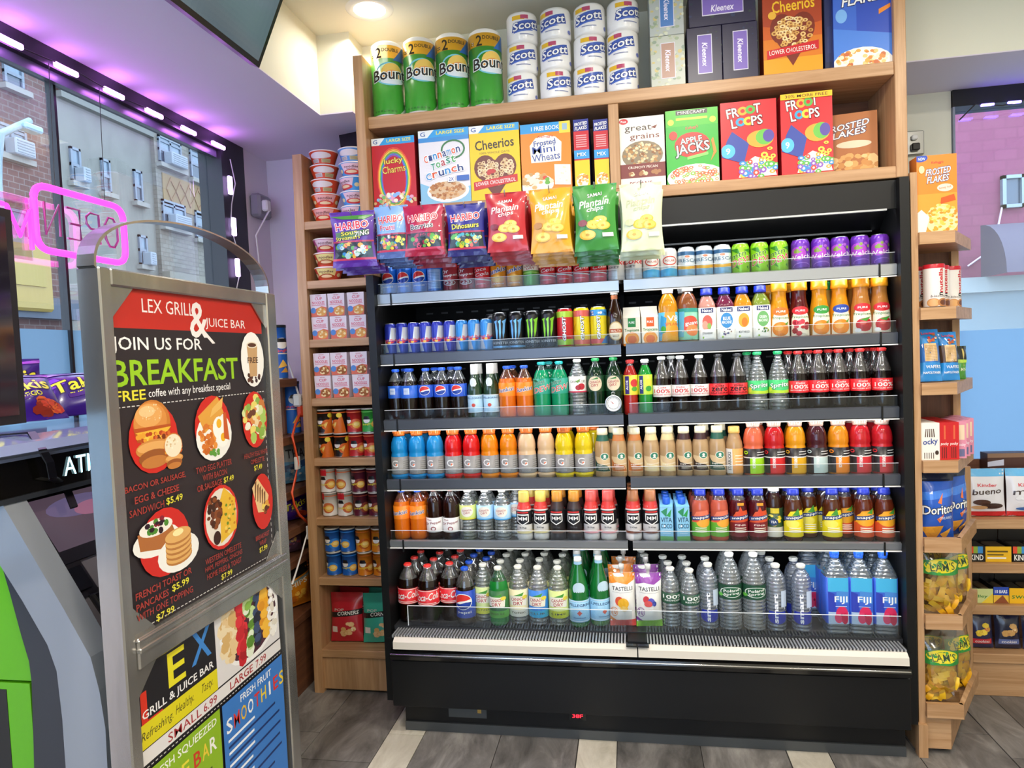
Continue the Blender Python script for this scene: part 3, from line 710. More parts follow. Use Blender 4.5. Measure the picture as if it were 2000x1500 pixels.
def can(key, name, desc, base, shapes, r=0.0311, h=0.117, lid='c9ccd0', cat='can'):
    b = B(); H0 = 0.010; n = r*0.80
    b.lathe([(r*0.72, 0.0, 'b9bcc0', 'metalcol'), (r*0.78, 0.003, 'b9bcc0', 'metalcol'), (r*0.97, H0, base, 'can'), (r, H0+0.004, base, 'can'), (r, h*0.5, base, 'can'), (r, h-0.018, base, 'can'), (r*0.97, h-0.013, base, 'can'), (n+0.001, h-0.003, 'c4c7ca', 'metalcol'), (n, h-0.0015, 'c4c7ca', 'metalcol')], 28, cap1=False)
    w = pi*r; hh = h-0.018-H0-0.004
    if shapes: decal(b, shapes, w, hh, m_cyl(r, H0+0.004, w), 'can', du=w/28, clip=False)
    l = B(); l.lathe([(0.0005, h-0.004, lid, 'metalcol'), (n*0.86, h-0.004, lid, 'metalcol'), (n*0.93, h-0.0005, lid, 'metalcol'), (n*0.99, h, lid, 'metalcol'), (n+0.0008, h-0.0022, lid, 'metalcol')], 28, cap0=False, cap1=False)
    l.box(-0.006, 0.006, -0.012, 0.008, h-0.0035, h-0.0025, lid, 'metalcol')
    reg(key, name, cat, desc, [('body', b.mesh('body')), ('lid', l.mesh('lid'))])

PR = {  # (r, z) as fractions of R and H, up to the neck
 'pet': [(0.72, 0), (0.93, 0.012), (1, 0.05), (1, 0.16), (0.965, 0.19), (0.985, 0.24), (0.965, 0.30), (1, 0.345), (1, 0.40), (1, 0.66), (0.97, 0.69), (0.86, 0.76), (0.60, 0.85), (0.40, 0.905), (0.37, 0.93), (0.37, 0.945)],
 'cola': [(0.70, 0), (0.90, 0.012), (0.97, 0.06), (0.96, 0.15), (0.91, 0.24), (0.93, 0.34), (0.97, 0.40), (0.985, 0.47), (0.985, 0.64), (0.97, 0.66), (0.86, 0.75), (0.62, 0.84), (0.42, 0.90), (0.38, 0.93), (0.38, 0.945)],
 'cola2': [(0.70, 0), (0.92, 0.012), (1, 0.06), (1, 0.16), (0.94, 0.22), (0.94, 0.28), (1, 0.30), (1, 0.50), (0.97, 0.52), (0.90, 0.62), (0.68, 0.74), (0.42, 0.86), (0.33, 0.92), (0.33, 0.945)],
 'liter': [(0.72, 0), (0.93, 0.012), (1, 0.05), (1, 0.12), (0.95, 0.15), (1, 0.19), (1, 0.22), (1, 0.60), (1, 0.63), (0.96, 0.68), (0.82, 0.77), (0.56, 0.86), (0.36, 0.92), (0.33, 0.94), (0.33, 0.95)],
 'sport': [(0.80, 0), (0.97, 0.015), (1, 0.05), (1, 0.11), (1, 0.50), (0.96, 0.525), (0.93, 0.555), (0.99, 0.585), (0.99, 0.66), (0.92, 0.75), (0.76, 0.835), (0.60, 0.875), (0.56, 0.885)],
 'frap': [(0.85, 0), (0.98, 0.015), (1, 0.04), (1, 0.60), (0.95, 0.68), (0.74, 0.79), (0.64, 0.85), (0.62, 0.87)],
 'tea': [(0.80, 0), (0.96, 0.015), (1, 0.05), (1, 0.14), (0.97, 0.17), (0.99, 0.3), (0.99, 0.62), (0.95, 0.70), (0.78, 0.80), (0.60, 0.87), (0.56, 0.885)],
 'shake': [(0.82, 0), (0.97, 0.012), (1, 0.05), (1, 0.12), (0.95, 0.145), (1, 0.17), (1, 0.56), (0.97, 0.60), (0.84, 0.70), (0.70, 0.76), (0.66, 0.80)],
 'wine': [(0.90, 0), (1, 0.012), (1, 0.05), (1, 0.48), (0.97, 0.54), (0.86, 0.62), (0.62, 0.74), (0.42, 0.86), (0.36, 0.93), (0.36, 0.955)],
 'carafe': [(0.84, 0), (0.97, 0.012), (1, 0.05), (1, 0.36), (0.94, 0.50), (0.80, 0.62), (0.72, 0.72), (0.70, 0.80), (0.74, 0.85)],
 'smart': [(0.86, 0), (0.98, 0.012), (1, 0.04), (1, 0.60), (1, 0.70), (0.95, 0.77), (0.78, 0.85), (0.48, 0.91), (0.38, 0.93), (0.38, 0.945)],
 'fiji': [(0.95, 0), (1, 0.01), (1, 0.03), (1, 0.70), (0.96, 0.735), (0.72, 0.82), (0.46, 0.885), (0.38, 0.90), (0.36, 0.915)],
 'naked': [(0.93, 0), (1, 0.015), (1, 0.03), (1, 0.66), (0.96, 0.70), (0.74, 0.80), (0.62, 0.835), (0.60, 0.85)],
 'aloe': [(0.86, 0), (1, 0.02), (1, 0.08), (0.96, 0.10), (1, 0.12), (0.96, 0.16), (1, 0.2), (0.96, 0.24), (1, 0.28), (0.96, 0.32), (1, 0.36), (1, 0.70), (0.93, 0.74), (0.70, 0.82), (0.46, 0.89), (0.42, 0.90), (0.42, 0.93)],
 'rib': [(0.76, 0), (0.94, 0.012), (1, 0.04), (0.97, 0.07), (1, 0.10), (0.97, 0.13), (1, 0.16), (0.97, 0.19), (1, 0.22), (0.97, 0.25), (1, 0.28), (0.97, 0.31), (1, 0.34), (0.97, 0.37), (1, 0.40), (1, 0.62), (0.97, 0.65), (0.86, 0.75), (0.58, 0.86), (0.36, 0.92), (0.33, 0.94), (0.33, 0.95)],
}
def bottle(key, name, desc, prof, R, Hh, liq, cap, label=None, shapes=(), fill=0.8, lmat='drink', air='e6ecec', capr=0.014, caph=None, p=2.0, cat='bottle', labmat='print', extra=None, rings=0):
    R *= 0.955; b = B(); P = PR[prof]; q = []
    for i, (r, z) in enumerate(P):
        nz = P[min(i+1, len(P)-1)][1]
        low = (z+nz)/2 < fill
        t = p if p == 2.0 else (p if z < 0.70 else 2.0+max(0.0, (p-2.0)*(0.84-z)/0.14))
        q.append((r*R, z*Hh, liq if low else air, lmat if low else 'pet', t))
    # smooth extra rings
    b.lathe(q, 28, cap1=False)
    ztop = P[-1][1]*Hh; nr = P[-1][0]*R
    b.lathe([(nr, ztop-0.001, air if fill < 0.95 else liq, 'pet' if fill < 0.95 else lmat), (nr*0.98, ztop+0.004, 'ddd', 'plastic'), (nr*0.5, ztop+0.004, 'ddd', 'plastic')], 20, cap0=False)
    parts = [('bottle', b.mesh('bottle'))]
    c = B(); ch = caph or max(Hh-ztop, 0.012); z0 = Hh-ch
    prof_c = [(capr, z0, cap, 'plastic'), (capr*1.03, z0+0.002, cap, 'plastic'), (capr*1.03, z0+ch*0.4, cap, 'plastic'), (capr, z0+ch*0.42, cap, 'plastic'), (capr, Hh-0.002, cap, 'plastic'), (capr*0.9, Hh, cap, 'plastic')]
    if prof in ('pet', 'cola', 'cola2', 'liter', 'rib', 'smart', 'sport', 'fiji', 'aloe'):
        n = 32
        c.lathe(prof_c, n)
        for k in range(16):
            a = 2*pi*k/16; x, y = cos(a)*capr*1.035, sin(a)*capr*1.035; s = 0.0012
            c.box(x-s, x+s, y-s, y+s, z0+ch*0.45, Hh-0.003, cap, 'plastic')
    else: c.lathe(prof_c, 24)
    parts.append(('cap', c.mesh('cap')))
    if label:
        z0, z1, bg = label[0]*Hh, label[1]*Hh, label[2]; lr = (label[3] if len(label) > 3 else 1.0)*R+0.0008
        l = B(); w = pi*lr
        if p == 2.0:
            if bg: l.lathe([(lr, z0, bg, labmat), (lr, z1, bg, labmat), (lr, z1, bg, labmat)], 32, cap0=False, cap1=False)
            decal(l, shapes, w, z1-z0, m_cyl(lr+(0.0003 if bg else 0.0002), z0, w), labmat, du=w/28, clip=False, step=0.00012)
        else:
            k = 0.5**(-1.0/p)*R*0.5 if False else R*0.985
            ww = 2*R*0.86
            if bg: l.lathe([(lr, z0, bg, labmat, p), (lr, z1, bg, labmat, p), (lr, z1, bg, labmat, p)], 56, cap0=False, cap1=False)
            fm = lambda a, b_, k: (a-ww/2, -((lr**p-abs(a-ww/2)**p)**(1.0/p))-k, z0+b_)
            decal(l, shapes, ww, z1-z0, fm, labmat, du=ww/16, off=0.0005, step=0.00012)
        parts.append(('label', l.mesh('label')))
    if extra: parts += extra(Hh, R)
    reg(key, name, cat, desc, parts)

def carton(key, name, desc, w, h, d, side, shapes, cat='box', mat='print', flap=True, sideshapes=None, parts=()):
    b = B(); b.box(-w/2, w/2, 0, d, 0, h, side, mat, 0.0012)
    decal(b, shapes, w, h, m_flat((-w/2, 0, 0), (1, 0, 0), (0, 0, 1)), mat, off=0.0003)
    if sideshapes:
        decal(b, sideshapes, d, h, m_flat((w/2, 0, 0), (0, 1, 0), (0, 0, 1)), mat, off=0.0003)
        decal(b, sideshapes, d, h, m_flat((-w/2, d, 0), (0, -1, 0), (0, 0, 1)), mat, off=0.0003)
    reg(key, name, cat, desc, [('carton', b.mesh('carton'))]+list(parts))

def bagfun(w, h, d, seed=0, waist=0.05):
    def bul(u, v):
        t = min(max((v-0.05)/0.90, 0), 1); a = max(sin(pi*t), 0)**0.6; e = max(1-abs(2*u-1)**2.4, 0)**0.75
        return a*e
    def fm(side):
        def f(a, c, o):
            u, v = a/w, c/h; g = bul(u, v)
            nar = 1-waist*sin(pi*min(max(v, 0), 1))
            wr = 0.0018*sin(17*u+seed)*(abs(2*v-1)**3)+0.0022*g*sin(5*u+7*v+seed*2.1)+0.0016*g*sin(13*u-9*v+seed)
            y = side*(d/2*g+o)+side*wr*(0.4+g) if g > 0 else side*o+wr*0.5
            return ((a-w/2)*nar, y, c)
        return f
    return fm(-1), fm(1)
def bag(key, name, desc, w, h, d, col, shapes, cat='bag', seed=1, mat='foil', nx=12, ny=14, extra=None, seal=None, waist=0.05):
    f, k = bagfun(w, h, d, seed, waist); b = B()
    g = lambda m: [[m(w*i/nx, h*j/ny, 0.0) for i in range(nx+1)] for j in range(ny+1)]
    b.grid(g(f), col, mat, True); b.grid(g(k), col, mat, True, flip=True)
    sc = seal or col
    for v0 in (0.0, 0.955):
        for q in range(5):
            z0 = (v0+q*0.009)*h; b.face([f(0.004, z0, 0.0006), f(w*0.5, z0, 0.0006), f(w-0.004, z0, 0.0006), f(w-0.004, z0+0.004*h, 0.0009), f(w*0.5, z0+0.004*h, 0.0009), f(0.004, z0+0.004*h, 0.0009)], sc, mat)
    decal(b, shapes, w, h, f, mat, du=w/nx, dv=h/ny, off=0.0007, step=0.00022)
    reg(key, name, cat, desc, [('bag', b.mesh('bag'))]+(extra or []))

PLACED = []
def put(key, loc, rz=0.0, shelf='', row=0, tilt=0.0, own=None, group=None, where=None):
    name, cat, desc, parts = D[key]
    if len(parts) == 1:
        o = bpy.data.objects.new(name, parts[0][1]); COL.objects.link(o)
    else:
        o = bpy.data.objects.new(name, None); o.empty_display_size = 0.03; COL.objects.link(o)
        for pn, me in parts:
            c = bpy.data.objects.new(pn, me); COL.objects.link(c); c.parent = o
    o.location = (loc[0], loc[1], loc[2]+0.0006); o.rotation_euler = (tilt, 0, rz); o['category'] = cat
    PLACED.append(dict(o=o, desc=own or desc, shelf=shelf, row=row, x=loc[0], name=name, group=group, single=bool(own), where=where, key=key))
    return o
ROWN = ['front row', 'second row', 'third row', 'fourth row', 'fifth row']
def plural(s): return s+('es' if s.endswith(('s', 'x', 'ch')) else 's')
def finish_labels():
    from collections import defaultdict
    g = defaultdict(list)
    for q in PLACED: g[(q['desc'], q['shelf'])].append(q)
    for (desc, shelf), L in g.items():
        rows = sorted({q['row'] for q in L})
        for r in rows:
            S = sorted([q for q in L if q['row'] == r], key=lambda q: q['x'])
            for i, q in enumerate(S):
                lab = desc
                pos = '' if len(S) == 1 else ', %s from left' % ORD[i]
                rn = (q['where'] or ROWN[r]) if len(rows) > 1 else ''
                lab = desc+pos+((', '+rn) if rn else '')+((', ' if (pos or rn) else ' on the ')+shelf if shelf else '')
                q['o']['label'] = lab
                if len(lab.split()) > 16 or len(lab.split()) < 4: print('LABEL LENGTH', len(lab.split()), lab)
    n = defaultdict(int)
    for q in PLACED: n[(q['name'], q['shelf'], q['group'])] += 1
    for q in PLACED:
        if q['group'] or n[(q['name'], q['shelf'], q['group'])] > 1: q['o']['group'] = q['group'] or (plural(q['name'].replace('_', ' '))+(' on the '+q['shelf'] if q['shelf'] else ''))
# ================================================================== DRINKS IN THE COOLER
W_ = 'f4f3ee'
def globe(cx, cy, rx, ry):
    up = [(cx+rx*cos(math.radians(a)), cy+ry*sin(math.radians(a))) for a in range(20, 205, 12)]+[(cx-rx*0.35, cy+ry*0.02), (cx+rx*0.3, cy+ry*0.16)]
    dn = [(cx+rx*cos(math.radians(a)), cy+ry*sin(math.radians(a))) for a in range(200, 368, 12)]+[(cx+rx*0.35, cy-ry*0.05), (cx-rx*0.3, cy-ry*0.32)]
    return [e_(cx, cy, rx*1.1, ry*1.1, W_), p_(up, 'e0322c'), p_(dn, '1c3f9c')]
# --- cans
can('pepsi', 'soda_can', 'blue cola can with round globe emblem', '1b6ad0', [globe(0.5, 0.66, 0.24, 0.24), t_('pepsi', 0.5, 0.27, 0.46, 0.09, W_, bold=0.02), r_(0.2, 0.12, 0.8, 0.14, '3f8ae6')])
can('pepsib', 'soda_can', 'blue can turned to its pale text panel', '2d76d6', [r_(0.22, 0.08, 0.8, 0.95, '9dbde8'), [r_(0.27, 0.16+0.07*k, 0.75, 0.18+0.07*k, '5d88c8') for k in range(10)]])
can('drp', 'soda_can', 'dull red can with white script and oval', 'a8323a', [r_(-0.5, 0.62, 1.5, 0.64, 'c96a62'), tt('Dr', 0.32, 0.80, 0.34, 0.17, W_, '7a1820', 8), t_('Pepper', 0.52, 0.62, 0.7, 0.15, W_, 6), o_(0.5, 0.3, 0.26, 0.13, 0.03, W_), t_('23', 0.5, 0.3, 0.3, 0.13, W_, bold=0.03)])
can('coke', 'soda_can', 'red cola can with white script', 'e0282e', [t_('Coca', 0.42, 0.80, 0.66, 0.16, W_, 8, 0.35), t_('Cola', 0.56, 0.60, 0.62, 0.15, W_, 8, 0.35), p_([(-0.5, 0.3), (0.2, 0.36), (0.9, 0.28), (1.5, 0.34), (1.5, 0.38), (0.9, 0.33), (0.2, 0.41), (-0.5, 0.35)], W_), t_('ORIGINAL', 0.5, 0.16, 0.4, 0.05, W_)])
can('sunk', 'soda_can', 'orange soda can with blue slanted lettering', 'f59b22', [tt('Sunkist', 0.5, 0.72, 0.92, 0.2, '23419a', W_, 14, 0.2), e_(0.5, 0.34, 0.3, 0.15, 'fbbf4a'), t_('ORANGE', 0.5, 0.12, 0.5, 0.06, W_)])
can('ginger', 'soda_can', 'green and cream ginger soda can', '62b13a', [r_(-0.5, 0.62, 1.5, 1, 'ece6cf'), p_([(0.15, 0.62), (0.85, 0.62), (0.8, 0.9), (0.2, 0.9)], 'f6f0dc'), t_('CANADA', 0.5, 0.82, 0.56, 0.09, 'c02a30', 5), t_('DRY', 0.5, 0.71, 0.34, 0.09, 'c02a30', 5), p_([(-0.5, 0.36), (0.5, 0.52), (1.5, 0.4), (1.5, 0.46), (0.5, 0.58), (-0.5, 0.44)], 'a6d86a')])
can('diet', 'soda_can', 'silver white can with red lettering', 'e4e0dc', [t_('Coke', 0.5, 0.74, 0.9, 0.24, 'd92a2e', 0, 0.25, 0.03), t_('DIET', 0.4, 0.52, 0.4, 0.08, '50505a'), r_(-0.5, 0.12, 1.5, 0.14, 'c9c5c2')])
can('polar', 'soda_can', 'white can with red ring and blue base', 'efeeea', [r_(-0.5, 0, 1.5, 0.22, '4db3e2'), p_([(-0.5, 0.2), (0.5, 0.34), (1.5, 0.2)], '4db3e2'), o_(0.5, 0.66, 0.28, 0.2, 0.04, 'd8574a'), t_('POLAR', 0.5, 0.66, 0.36, 0.09, 'cc4a40'), t_('SELTZER', 0.5, 0.4, 0.4, 0.05, '6a86a0')])
can('fresca', 'soda_can', 'pale blue can with dark rim and yellow wave', 'dfe9ee', [r_(-0.5, 0.84, 1.5, 1.0, '44729f'), r_(-0.5, 0, 1.5, 0.24, '7fb2d4'), p_([(-0.5, 0.24), (0, 0.30), (0.5, 0.24), (1, 0.30), (1.5, 0.24), (1.5, 0.36), (1, 0.42), (0.5, 0.36), (0, 0.42), (-0.5, 0.36)], 'f2b73a'), t_('FRESCA', 0.5, 0.62, 0.84, 0.15, '5f7f98', bold=0.015), e_(0.5, 0.78, 0.09, 0.05, 'e58a6a')])
can('dew', 'soda_can', 'lime green can with slanted red lettering', '8ed01e', [p_([(0.1, 0.95), (0.5, 0.7), (0.4, 0.98)], '3d8c22'), p_([(0.6, 0.9), (0.95, 0.75), (0.9, 0.98)], '3d8c22'), tt('mtn', 0.42, 0.70, 0.56, 0.18, '1e5c22', 'd8f29a', 16, 0.3), tt('DEW', 0.54, 0.46, 0.8, 0.26, 'd8302a', W_, 16, 0.3, 0.03), p_([(0.3, 0.2), (0.36, 0.3), (0.45, 0.1)], '3d8c22'), p_([(0.7, 0.2), (0.78, 0.26), (0.8, 0.08)], '3d8c22')])
can('welch', 'soda_can', 'purple grape soda can with white lettering', '6c2cae', [e_(0.35, 0.6, 0.3, 0.28, 'b44ac6'), s_(0.5, 0.76, 0.3, 0.12, 12, 0.06, ['8a3cc0', 'a95ad0', '55208c', '8aa040'], 3), t_("Welch's", 0.5, 0.48, 0.98, 0.19, W_, 4, 0, 0.03), o_(0.5, 0.08, 0.32, 0.16, 0.03, 'a06ad8'), r_(-0.5, 0, 1.5, 0.03, '4a1c80')])
def rb(top, bot): return [r_(-0.5, 0, 1.5, 1, bot), p_([(0.02, 1), (0.62, 1), (0.52, 0.5), (0.02, 0.5)], top), p_([(0.62, 1), (1.4, 1), (1.4, 0.45), (0.5, 0.45)], 'cdd0d6'), p_([(-0.5, 0.5), (0.3, 0.5), (0.45, 0), (-0.5, 0)], 'c3c6cc'), p_([(0.3, 0.48), (1.4, 0.48), (1.4, 0), (0.46, 0)], top), t_('Red Bull', 0.5, 0.50, 0.82, 0.10, 'dc2c4c', 0, 0, 0.02), e_(0.5, 0.40, 0.09, 0.05, 'f0b040'), p_([(0.22, 0.42), (0.42, 0.46), (0.4, 0.36)], 'd8343c'), p_([(0.78, 0.42), (0.58, 0.46), (0.6, 0.36)], 'd8343c')]
can('rb', 'energy_drink_can', 'slim dark blue and silver can', '2a36a8', rb('2a36a8', 'cdd0d6'), r=0.0242, h=0.129)
can('rbs', 'energy_drink_can', 'slim sky blue and silver can', '3d8fd8', rb('2f8ad4', 'b5cfe4'), r=0.0242, h=0.129)
def claw(c): return [p_([(0.26, 0.86), (0.4, 0.9), (0.38, 0.8), (0.42, 0.55), (0.40, 0.30), (0.36, 0.26), (0.33, 0.5), (0.32, 0.78)], c), p_([(0.44, 0.86), (0.56, 0.92), (0.55, 0.8), (0.55, 0.5), (0.50, 0.22), (0.48, 0.5), (0.49, 0.78)], c), p_([(0.60, 0.86), (0.80, 0.94), (0.74, 0.8), (0.70, 0.5), (0.62, 0.28), (0.61, 0.5), (0.64, 0.78)], c)]
can('monb', 'energy_drink_can', 'tall black can with blue claw mark', '0d0f14', [claw('6fb4ea'), t_('MONSTER', 0.5, 0.16, 0.72, 0.08, 'c6ccd2', bold=0.03), r_(-0.5, 0, 1.5, 0.06, '5fa4d8')], h=0.149)
can('mong', 'energy_drink_can', 'tall black can with green claw mark', '0d0f10', [claw('8edc2e'), t_('MONSTER', 0.5, 0.16, 0.72, 0.08, 'c6ccd2', bold=0.03)], h=0.149)
def ghost(c, tcol='fff'): return tt('GHOST', 0.5, 0.5, 0.62, 0.16, 'f6f4f0', '2a2020', 90, 0.2, 0.03) if False else [('t', 'GHOST', 0.52, 0.50, 0.9, 0.11, '2a2024', 90, 0.25, 0.10, 0.03), ('t', 'GHOST', 0.52, 0.50, 0.9, 0.11, 'f6f4f0', 90, 0.25, 0.03, None)]
can('gred', 'energy_drink_can', 'tall red can with lime green ends', 'd8262a', [r_(-0.5, 0.86, 1.5, 1.05, 'b8dc3a'), r_(-0.5, 0, 1.5, 0.18, 'a8d23a'), ghost(0)], h=0.152)
can('gyel', 'energy_drink_can', 'tall yellow can with red rim', 'f4da1c', [r_(-0.5, 0.86, 1.5, 1.05, 'e8655a'), r_(-0.5, 0, 1.5, 0.14, 'ea6a4a'), ghost(0), p_([(0.1, 0.5), (0.25, 0.66), (0.2, 0.4)], 'c8a812')], h=0.152)
can('gblu', 'energy_drink_can', 'tall yellow can with blue patterned rim', 'f6de22', [r_(-0.5, 0.86, 1.5, 1.05, '3c9ce0'), s_(0.5, 0.93, 0.5, 0.05, 10, 0.05, ['f6f6f6', '2a6ab0'], 5), r_(-0.5, 0, 1.5, 0.15, 'e8584a'), p_([(0.6, 0), (1.2, 0), (1.2, 0.3), (0.8, 0.22)], '3c8cd8'), ghost(0)], h=0.152)
# --- top/second shelf bottles and cartons
bottle('malt', 'malt_drink_bottle', 'brown glass malt bottle with oval label', 'wine', 0.031, 0.205, '2e160c', 'e9e4da', (0.10, 0.46, None), [e_(0.5, 0.5, 0.3, 0.48, 'c8a86a'), e_(0.5, 0.5, 0.26, 0.43, 'efe2c0'), r_(0.24, 0.42, 0.76, 0.6, 'b8502a'), t_('MALTA', 0.5, 0.51, 0.4, 0.1, 'f6ead0'), t_('MALT', 0.5, 0.24, 0.24, 0.08, '7a4a22')], fill=0.93, capr=0.0135, lmat='gloss', extra=lambda Hh, R: [('neck_label', (lambda b: b.lathe([(0.0128, Hh*0.80, 'b86a3c', 'print'), (0.0123, Hh*0.925, 'b86a3c', 'print'), (0.012, Hh*0.93, 'b86a3c', 'print')], 20, cap0=False, cap1=False))(B()).mesh('neck_label'))])
def gable(key, desc, badge):
    b = B(); w = 0.062; h = 0.105
    b.box(-w/2, w/2, 0, w, 0, h, 'f3ead6', 'paper', 0.001)
    b.prism([(0, h), (w, h), (w/2+0.003, h+0.028), (w/2-0.003, h+0.028)], 'x', -w/2, w/2, 'f3ead6', 'paper'); b.box(-w/2, w/2, w/2-0.002, w/2+0.002, h+0.027, h+0.04, 'f3ead6', 'paper')
    decal(b, [r_(0, 0, 1, 0.08, 'e88a2a'), e_(0.5, 0.24, 0.42, 0.24, 'f09a2c'), e_(0.5, 0.22, 0.3, 0.16, 'd86a18'), o_(0.5, 0.22, 0.3, 0.16, 0.02, 'f8c868'), r_(0.28, 0.66, 0.74, 0.98, badge), t_('PURE', 0.5, 0.82, 0.34, 0.08, 'fff'), t_('Tropicana', 0.5, 0.54, 0.86, 0.13, '2f7a38', 0, 0, 0.015)], w, h, m_flat((-w/2, 0, 0), (1, 0, 0), (0, 0, 1)), 'paper', off=0.0003)
    decal(b, [e_(0.25, 0.6, 0.14, 0.2, 'f0a030'), t_('No Pulp', 0.6, 0.55, 0.5, 0.3, '2f7a38')], w, 0.041, m_flat((-w/2, 0, h), (1, 0, 0), (0, 0.73, 0.68)), 'paper', off=0.0004)
    reg(key, 'juice_carton', 'carton', desc, [('carton', b.mesh('carton'))])
gable('tropg', 'cream juice carton with green square', '2f8a4a'); gable('tropo', 'cream juice carton with orange square', 'e0602a')
def fruit(bg, *blobs): return [bg]+[e_(*q) for q in blobs]
bottle('splash', 'juice_bottle', 'golden juice bottle with white cap', 'pet', 0.036, 0.208, 'e8a020', 'eceae4', (0.06, 0.56, '58b8dc'), [p_([(0.2, 0), (0.9, 0), (0.7, 1), (0.35, 1)], 'e8a83a'), e_(0.68, 0.35, 0.2, 0.2, 'f0a028'), p_([(0.1, 0.2), (0.36, 0.3), (0.4, 0.8), (0.2, 0.9)], '3aa0d0'), e_(0.28, 0.4, 0.1, 0.12, '4aa83a'), t_('V8', 0.62, 0.78, 0.4, 0.2, 'fff', 0, 0, 0.03), t_('SPLASH', 0.6, 0.58, 0.5, 0.1, 'd8602a')], fill=0.9, capr=0.019, caph=0.022)
bottle('straw', 'juice_bottle', 'amber juice bottle with teal strawberry label', 'pet', 0.036, 0.212, '9a5a34', 'eceae4', (0.06, 0.60, '8ccfae'), [r_(-0.5, 0.88, 1.5, 1, '2f9a8a'), e_(0.58, 0.5, 0.3, 0.26, 'e0503a'), e_(0.66, 0.3, 0.22, 0.18, 'f08a50'), p_([(0.1, 0.1), (0.35, 0.1), (0.4, 0.9), (0.15, 0.9)], '66b8d4'), t_('guava', 0.66, 0.5, 0.5, 0.12, 'fff', 6), t_('strawberry', 0.6, 0.3, 0.6, 0.09, 'ffe8d0', 6)], fill=0.86, air='d8a888', capr=0.019, caph=0.022)
def nk(c, tx): return [r_(0.08, 0.84, 0.92, 0.98, '28306a'), t_('Naked', 0.5, 0.91, 0.66, 0.1, 'fff', 0, 0, 0.02), c, t_(tx, 0.5, 0.2, 0.7, 0.07, '4a4a50'), e_(0.2, 0.07, 0.06, 0.03, '9ac83a')]
def naked(key, desc, liq, art, tx): bottle(key, 'smoothie_bottle', desc, 'naked', 0.0315, 0.196, liq, '2236b4', (0.05, 0.64, 'f4f2ec'), nk(art, tx), fill=0.9, capr=0.021, caph=0.024, p=5.0)
naked('nk1', 'square smoothie bottle with pink strawberry label', 'e0a090', [e_(0.5, 0.55, 0.34, 0.22, 'd85a44'), e_(0.34, 0.45, 0.2, 0.14, 'e89a80'), e_(0.62, 0.42, 0.14, 0.1, '8ab04a')], 'STRAWBERRY')
naked('nk2', 'square smoothie bottle with blue circle label', '7a2848', [e_(0.5, 0.58, 0.42, 0.24, '3a8ccc'), t_('BLUE', 0.5, 0.64, 0.5, 0.1, 'fff'), t_('MACHINE', 0.5, 0.52, 0.66, 0.1, 'fff'), s_(0.5, 0.22, 0.4, 0.1, 14, 0.05, ['2c3a7a', '6a3a7a', 'c8a030'], 4)], '')
naked('nk3', 'square smoothie bottle with orange mango label', 'f0981c', [e_(0.5, 0.56, 0.36, 0.22, 'f2a830'), e_(0.55, 0.5, 0.2, 0.14, 'e07a1c')], 'MIGHTY MANGO')
naked('nk4', 'square smoothie bottle with green circle label', '8aa03a', [e_(0.5, 0.58, 0.4, 0.24, '6fb06a'), t_('GREEN', 0.5, 0.64, 0.5, 0.09, 'fff'), t_('MACHINE', 0.5, 0.53, 0.6, 0.09, 'fff'), s_(0.5, 0.22, 0.4, 0.1, 14, 0.06, ['6a9a3a', 'd8c84a', '3a7a3a'], 6)], '')
def carafe(key, desc, liq, oval, fr, cap='f2a01c', air=None): bottle(key, 'juice_carafe', desc, 'carafe', 0.0355, 0.202, liq, cap, (0.03, 0.60, None, 0.985), [p_([(0.16, 0.0), (0.84, 0.0), (0.8, 0.55), (0.7, 0.8), (0.3, 0.8), (0.2, 0.55)], 'f4ecd6'), e_(0.5, 0.80, 0.28, 0.13, oval), t_('PURE', 0.5, 0.80, 0.3, 0.06, 'fff'), t_('Tropicana', 0.5, 0.60, 0.6, 0.1, '2f7a38'), fr], fill=0.84, air=air or liq, capr=0.027, caph=0.032)
org = [e_(0.48, 0.26, 0.28, 0.22, 'ee8a20'), e_(0.42, 0.3, 0.14, 0.1, 'f8b050'), p_([(0.6, 0.4), (0.75, 0.5), (0.7, 0.38)], '5a9a3a')]
apl = [e_(0.55, 0.28, 0.27, 0.2, 'c8202c'), e_(0.5, 0.34, 0.1, 0.06, 'e86a60'), p_([(0.4, 0.44), (0.75, 0.52), (0.6, 0.38)], '4a9a3a'), e_(0.34, 0.12, 0.1, 0.06, 'fff')]
carafe('tro', 'orange juice carafe with orange oval badge', 'eea01a', 'ea7a2a', org); carafe('trg', 'orange juice carafe with green oval badge', 'eea01a', '3a9a3e', org); carafe('trb', 'orange juice carafe with blue oval badge', 'eea01a', '2a4aa8', org)
carafe('trc', 'dark red cranberry carafe with red oval', '5e1418', 'd82c34', [s_(0.5, 0.3, 0.26, 0.2, 12, 0.09, ['c81c2c', 'a01424', 'd84050'], 3)], air='7a2a26')
carafe('tra', 'apple juice carafe with red apple label', 'c8843a', 'd82c34', apl, air='d8a888')
bottle('trl', 'juice_bottle', 'pale juice bottle with green cap', 'carafe', 0.031, 0.20, 'e0c060', '3aae5a', (0.05, 0.6, None, 0.985), [p_([(0.16, 0.0), (0.84, 0.0), (0.8, 0.6), (0.2, 0.6)], 'f6dca0'), t_('Tropicana', 0.5, 0.64, 0.6, 0.09, '5a8a38'), s_(0.5, 0.2, 0.3, 0.16, 14, 0.06, ['e8a040', 'f0c870', 'fff4d0'], 2)], fill=0.86, air='d8c888', capr=0.022, caph=0.03)
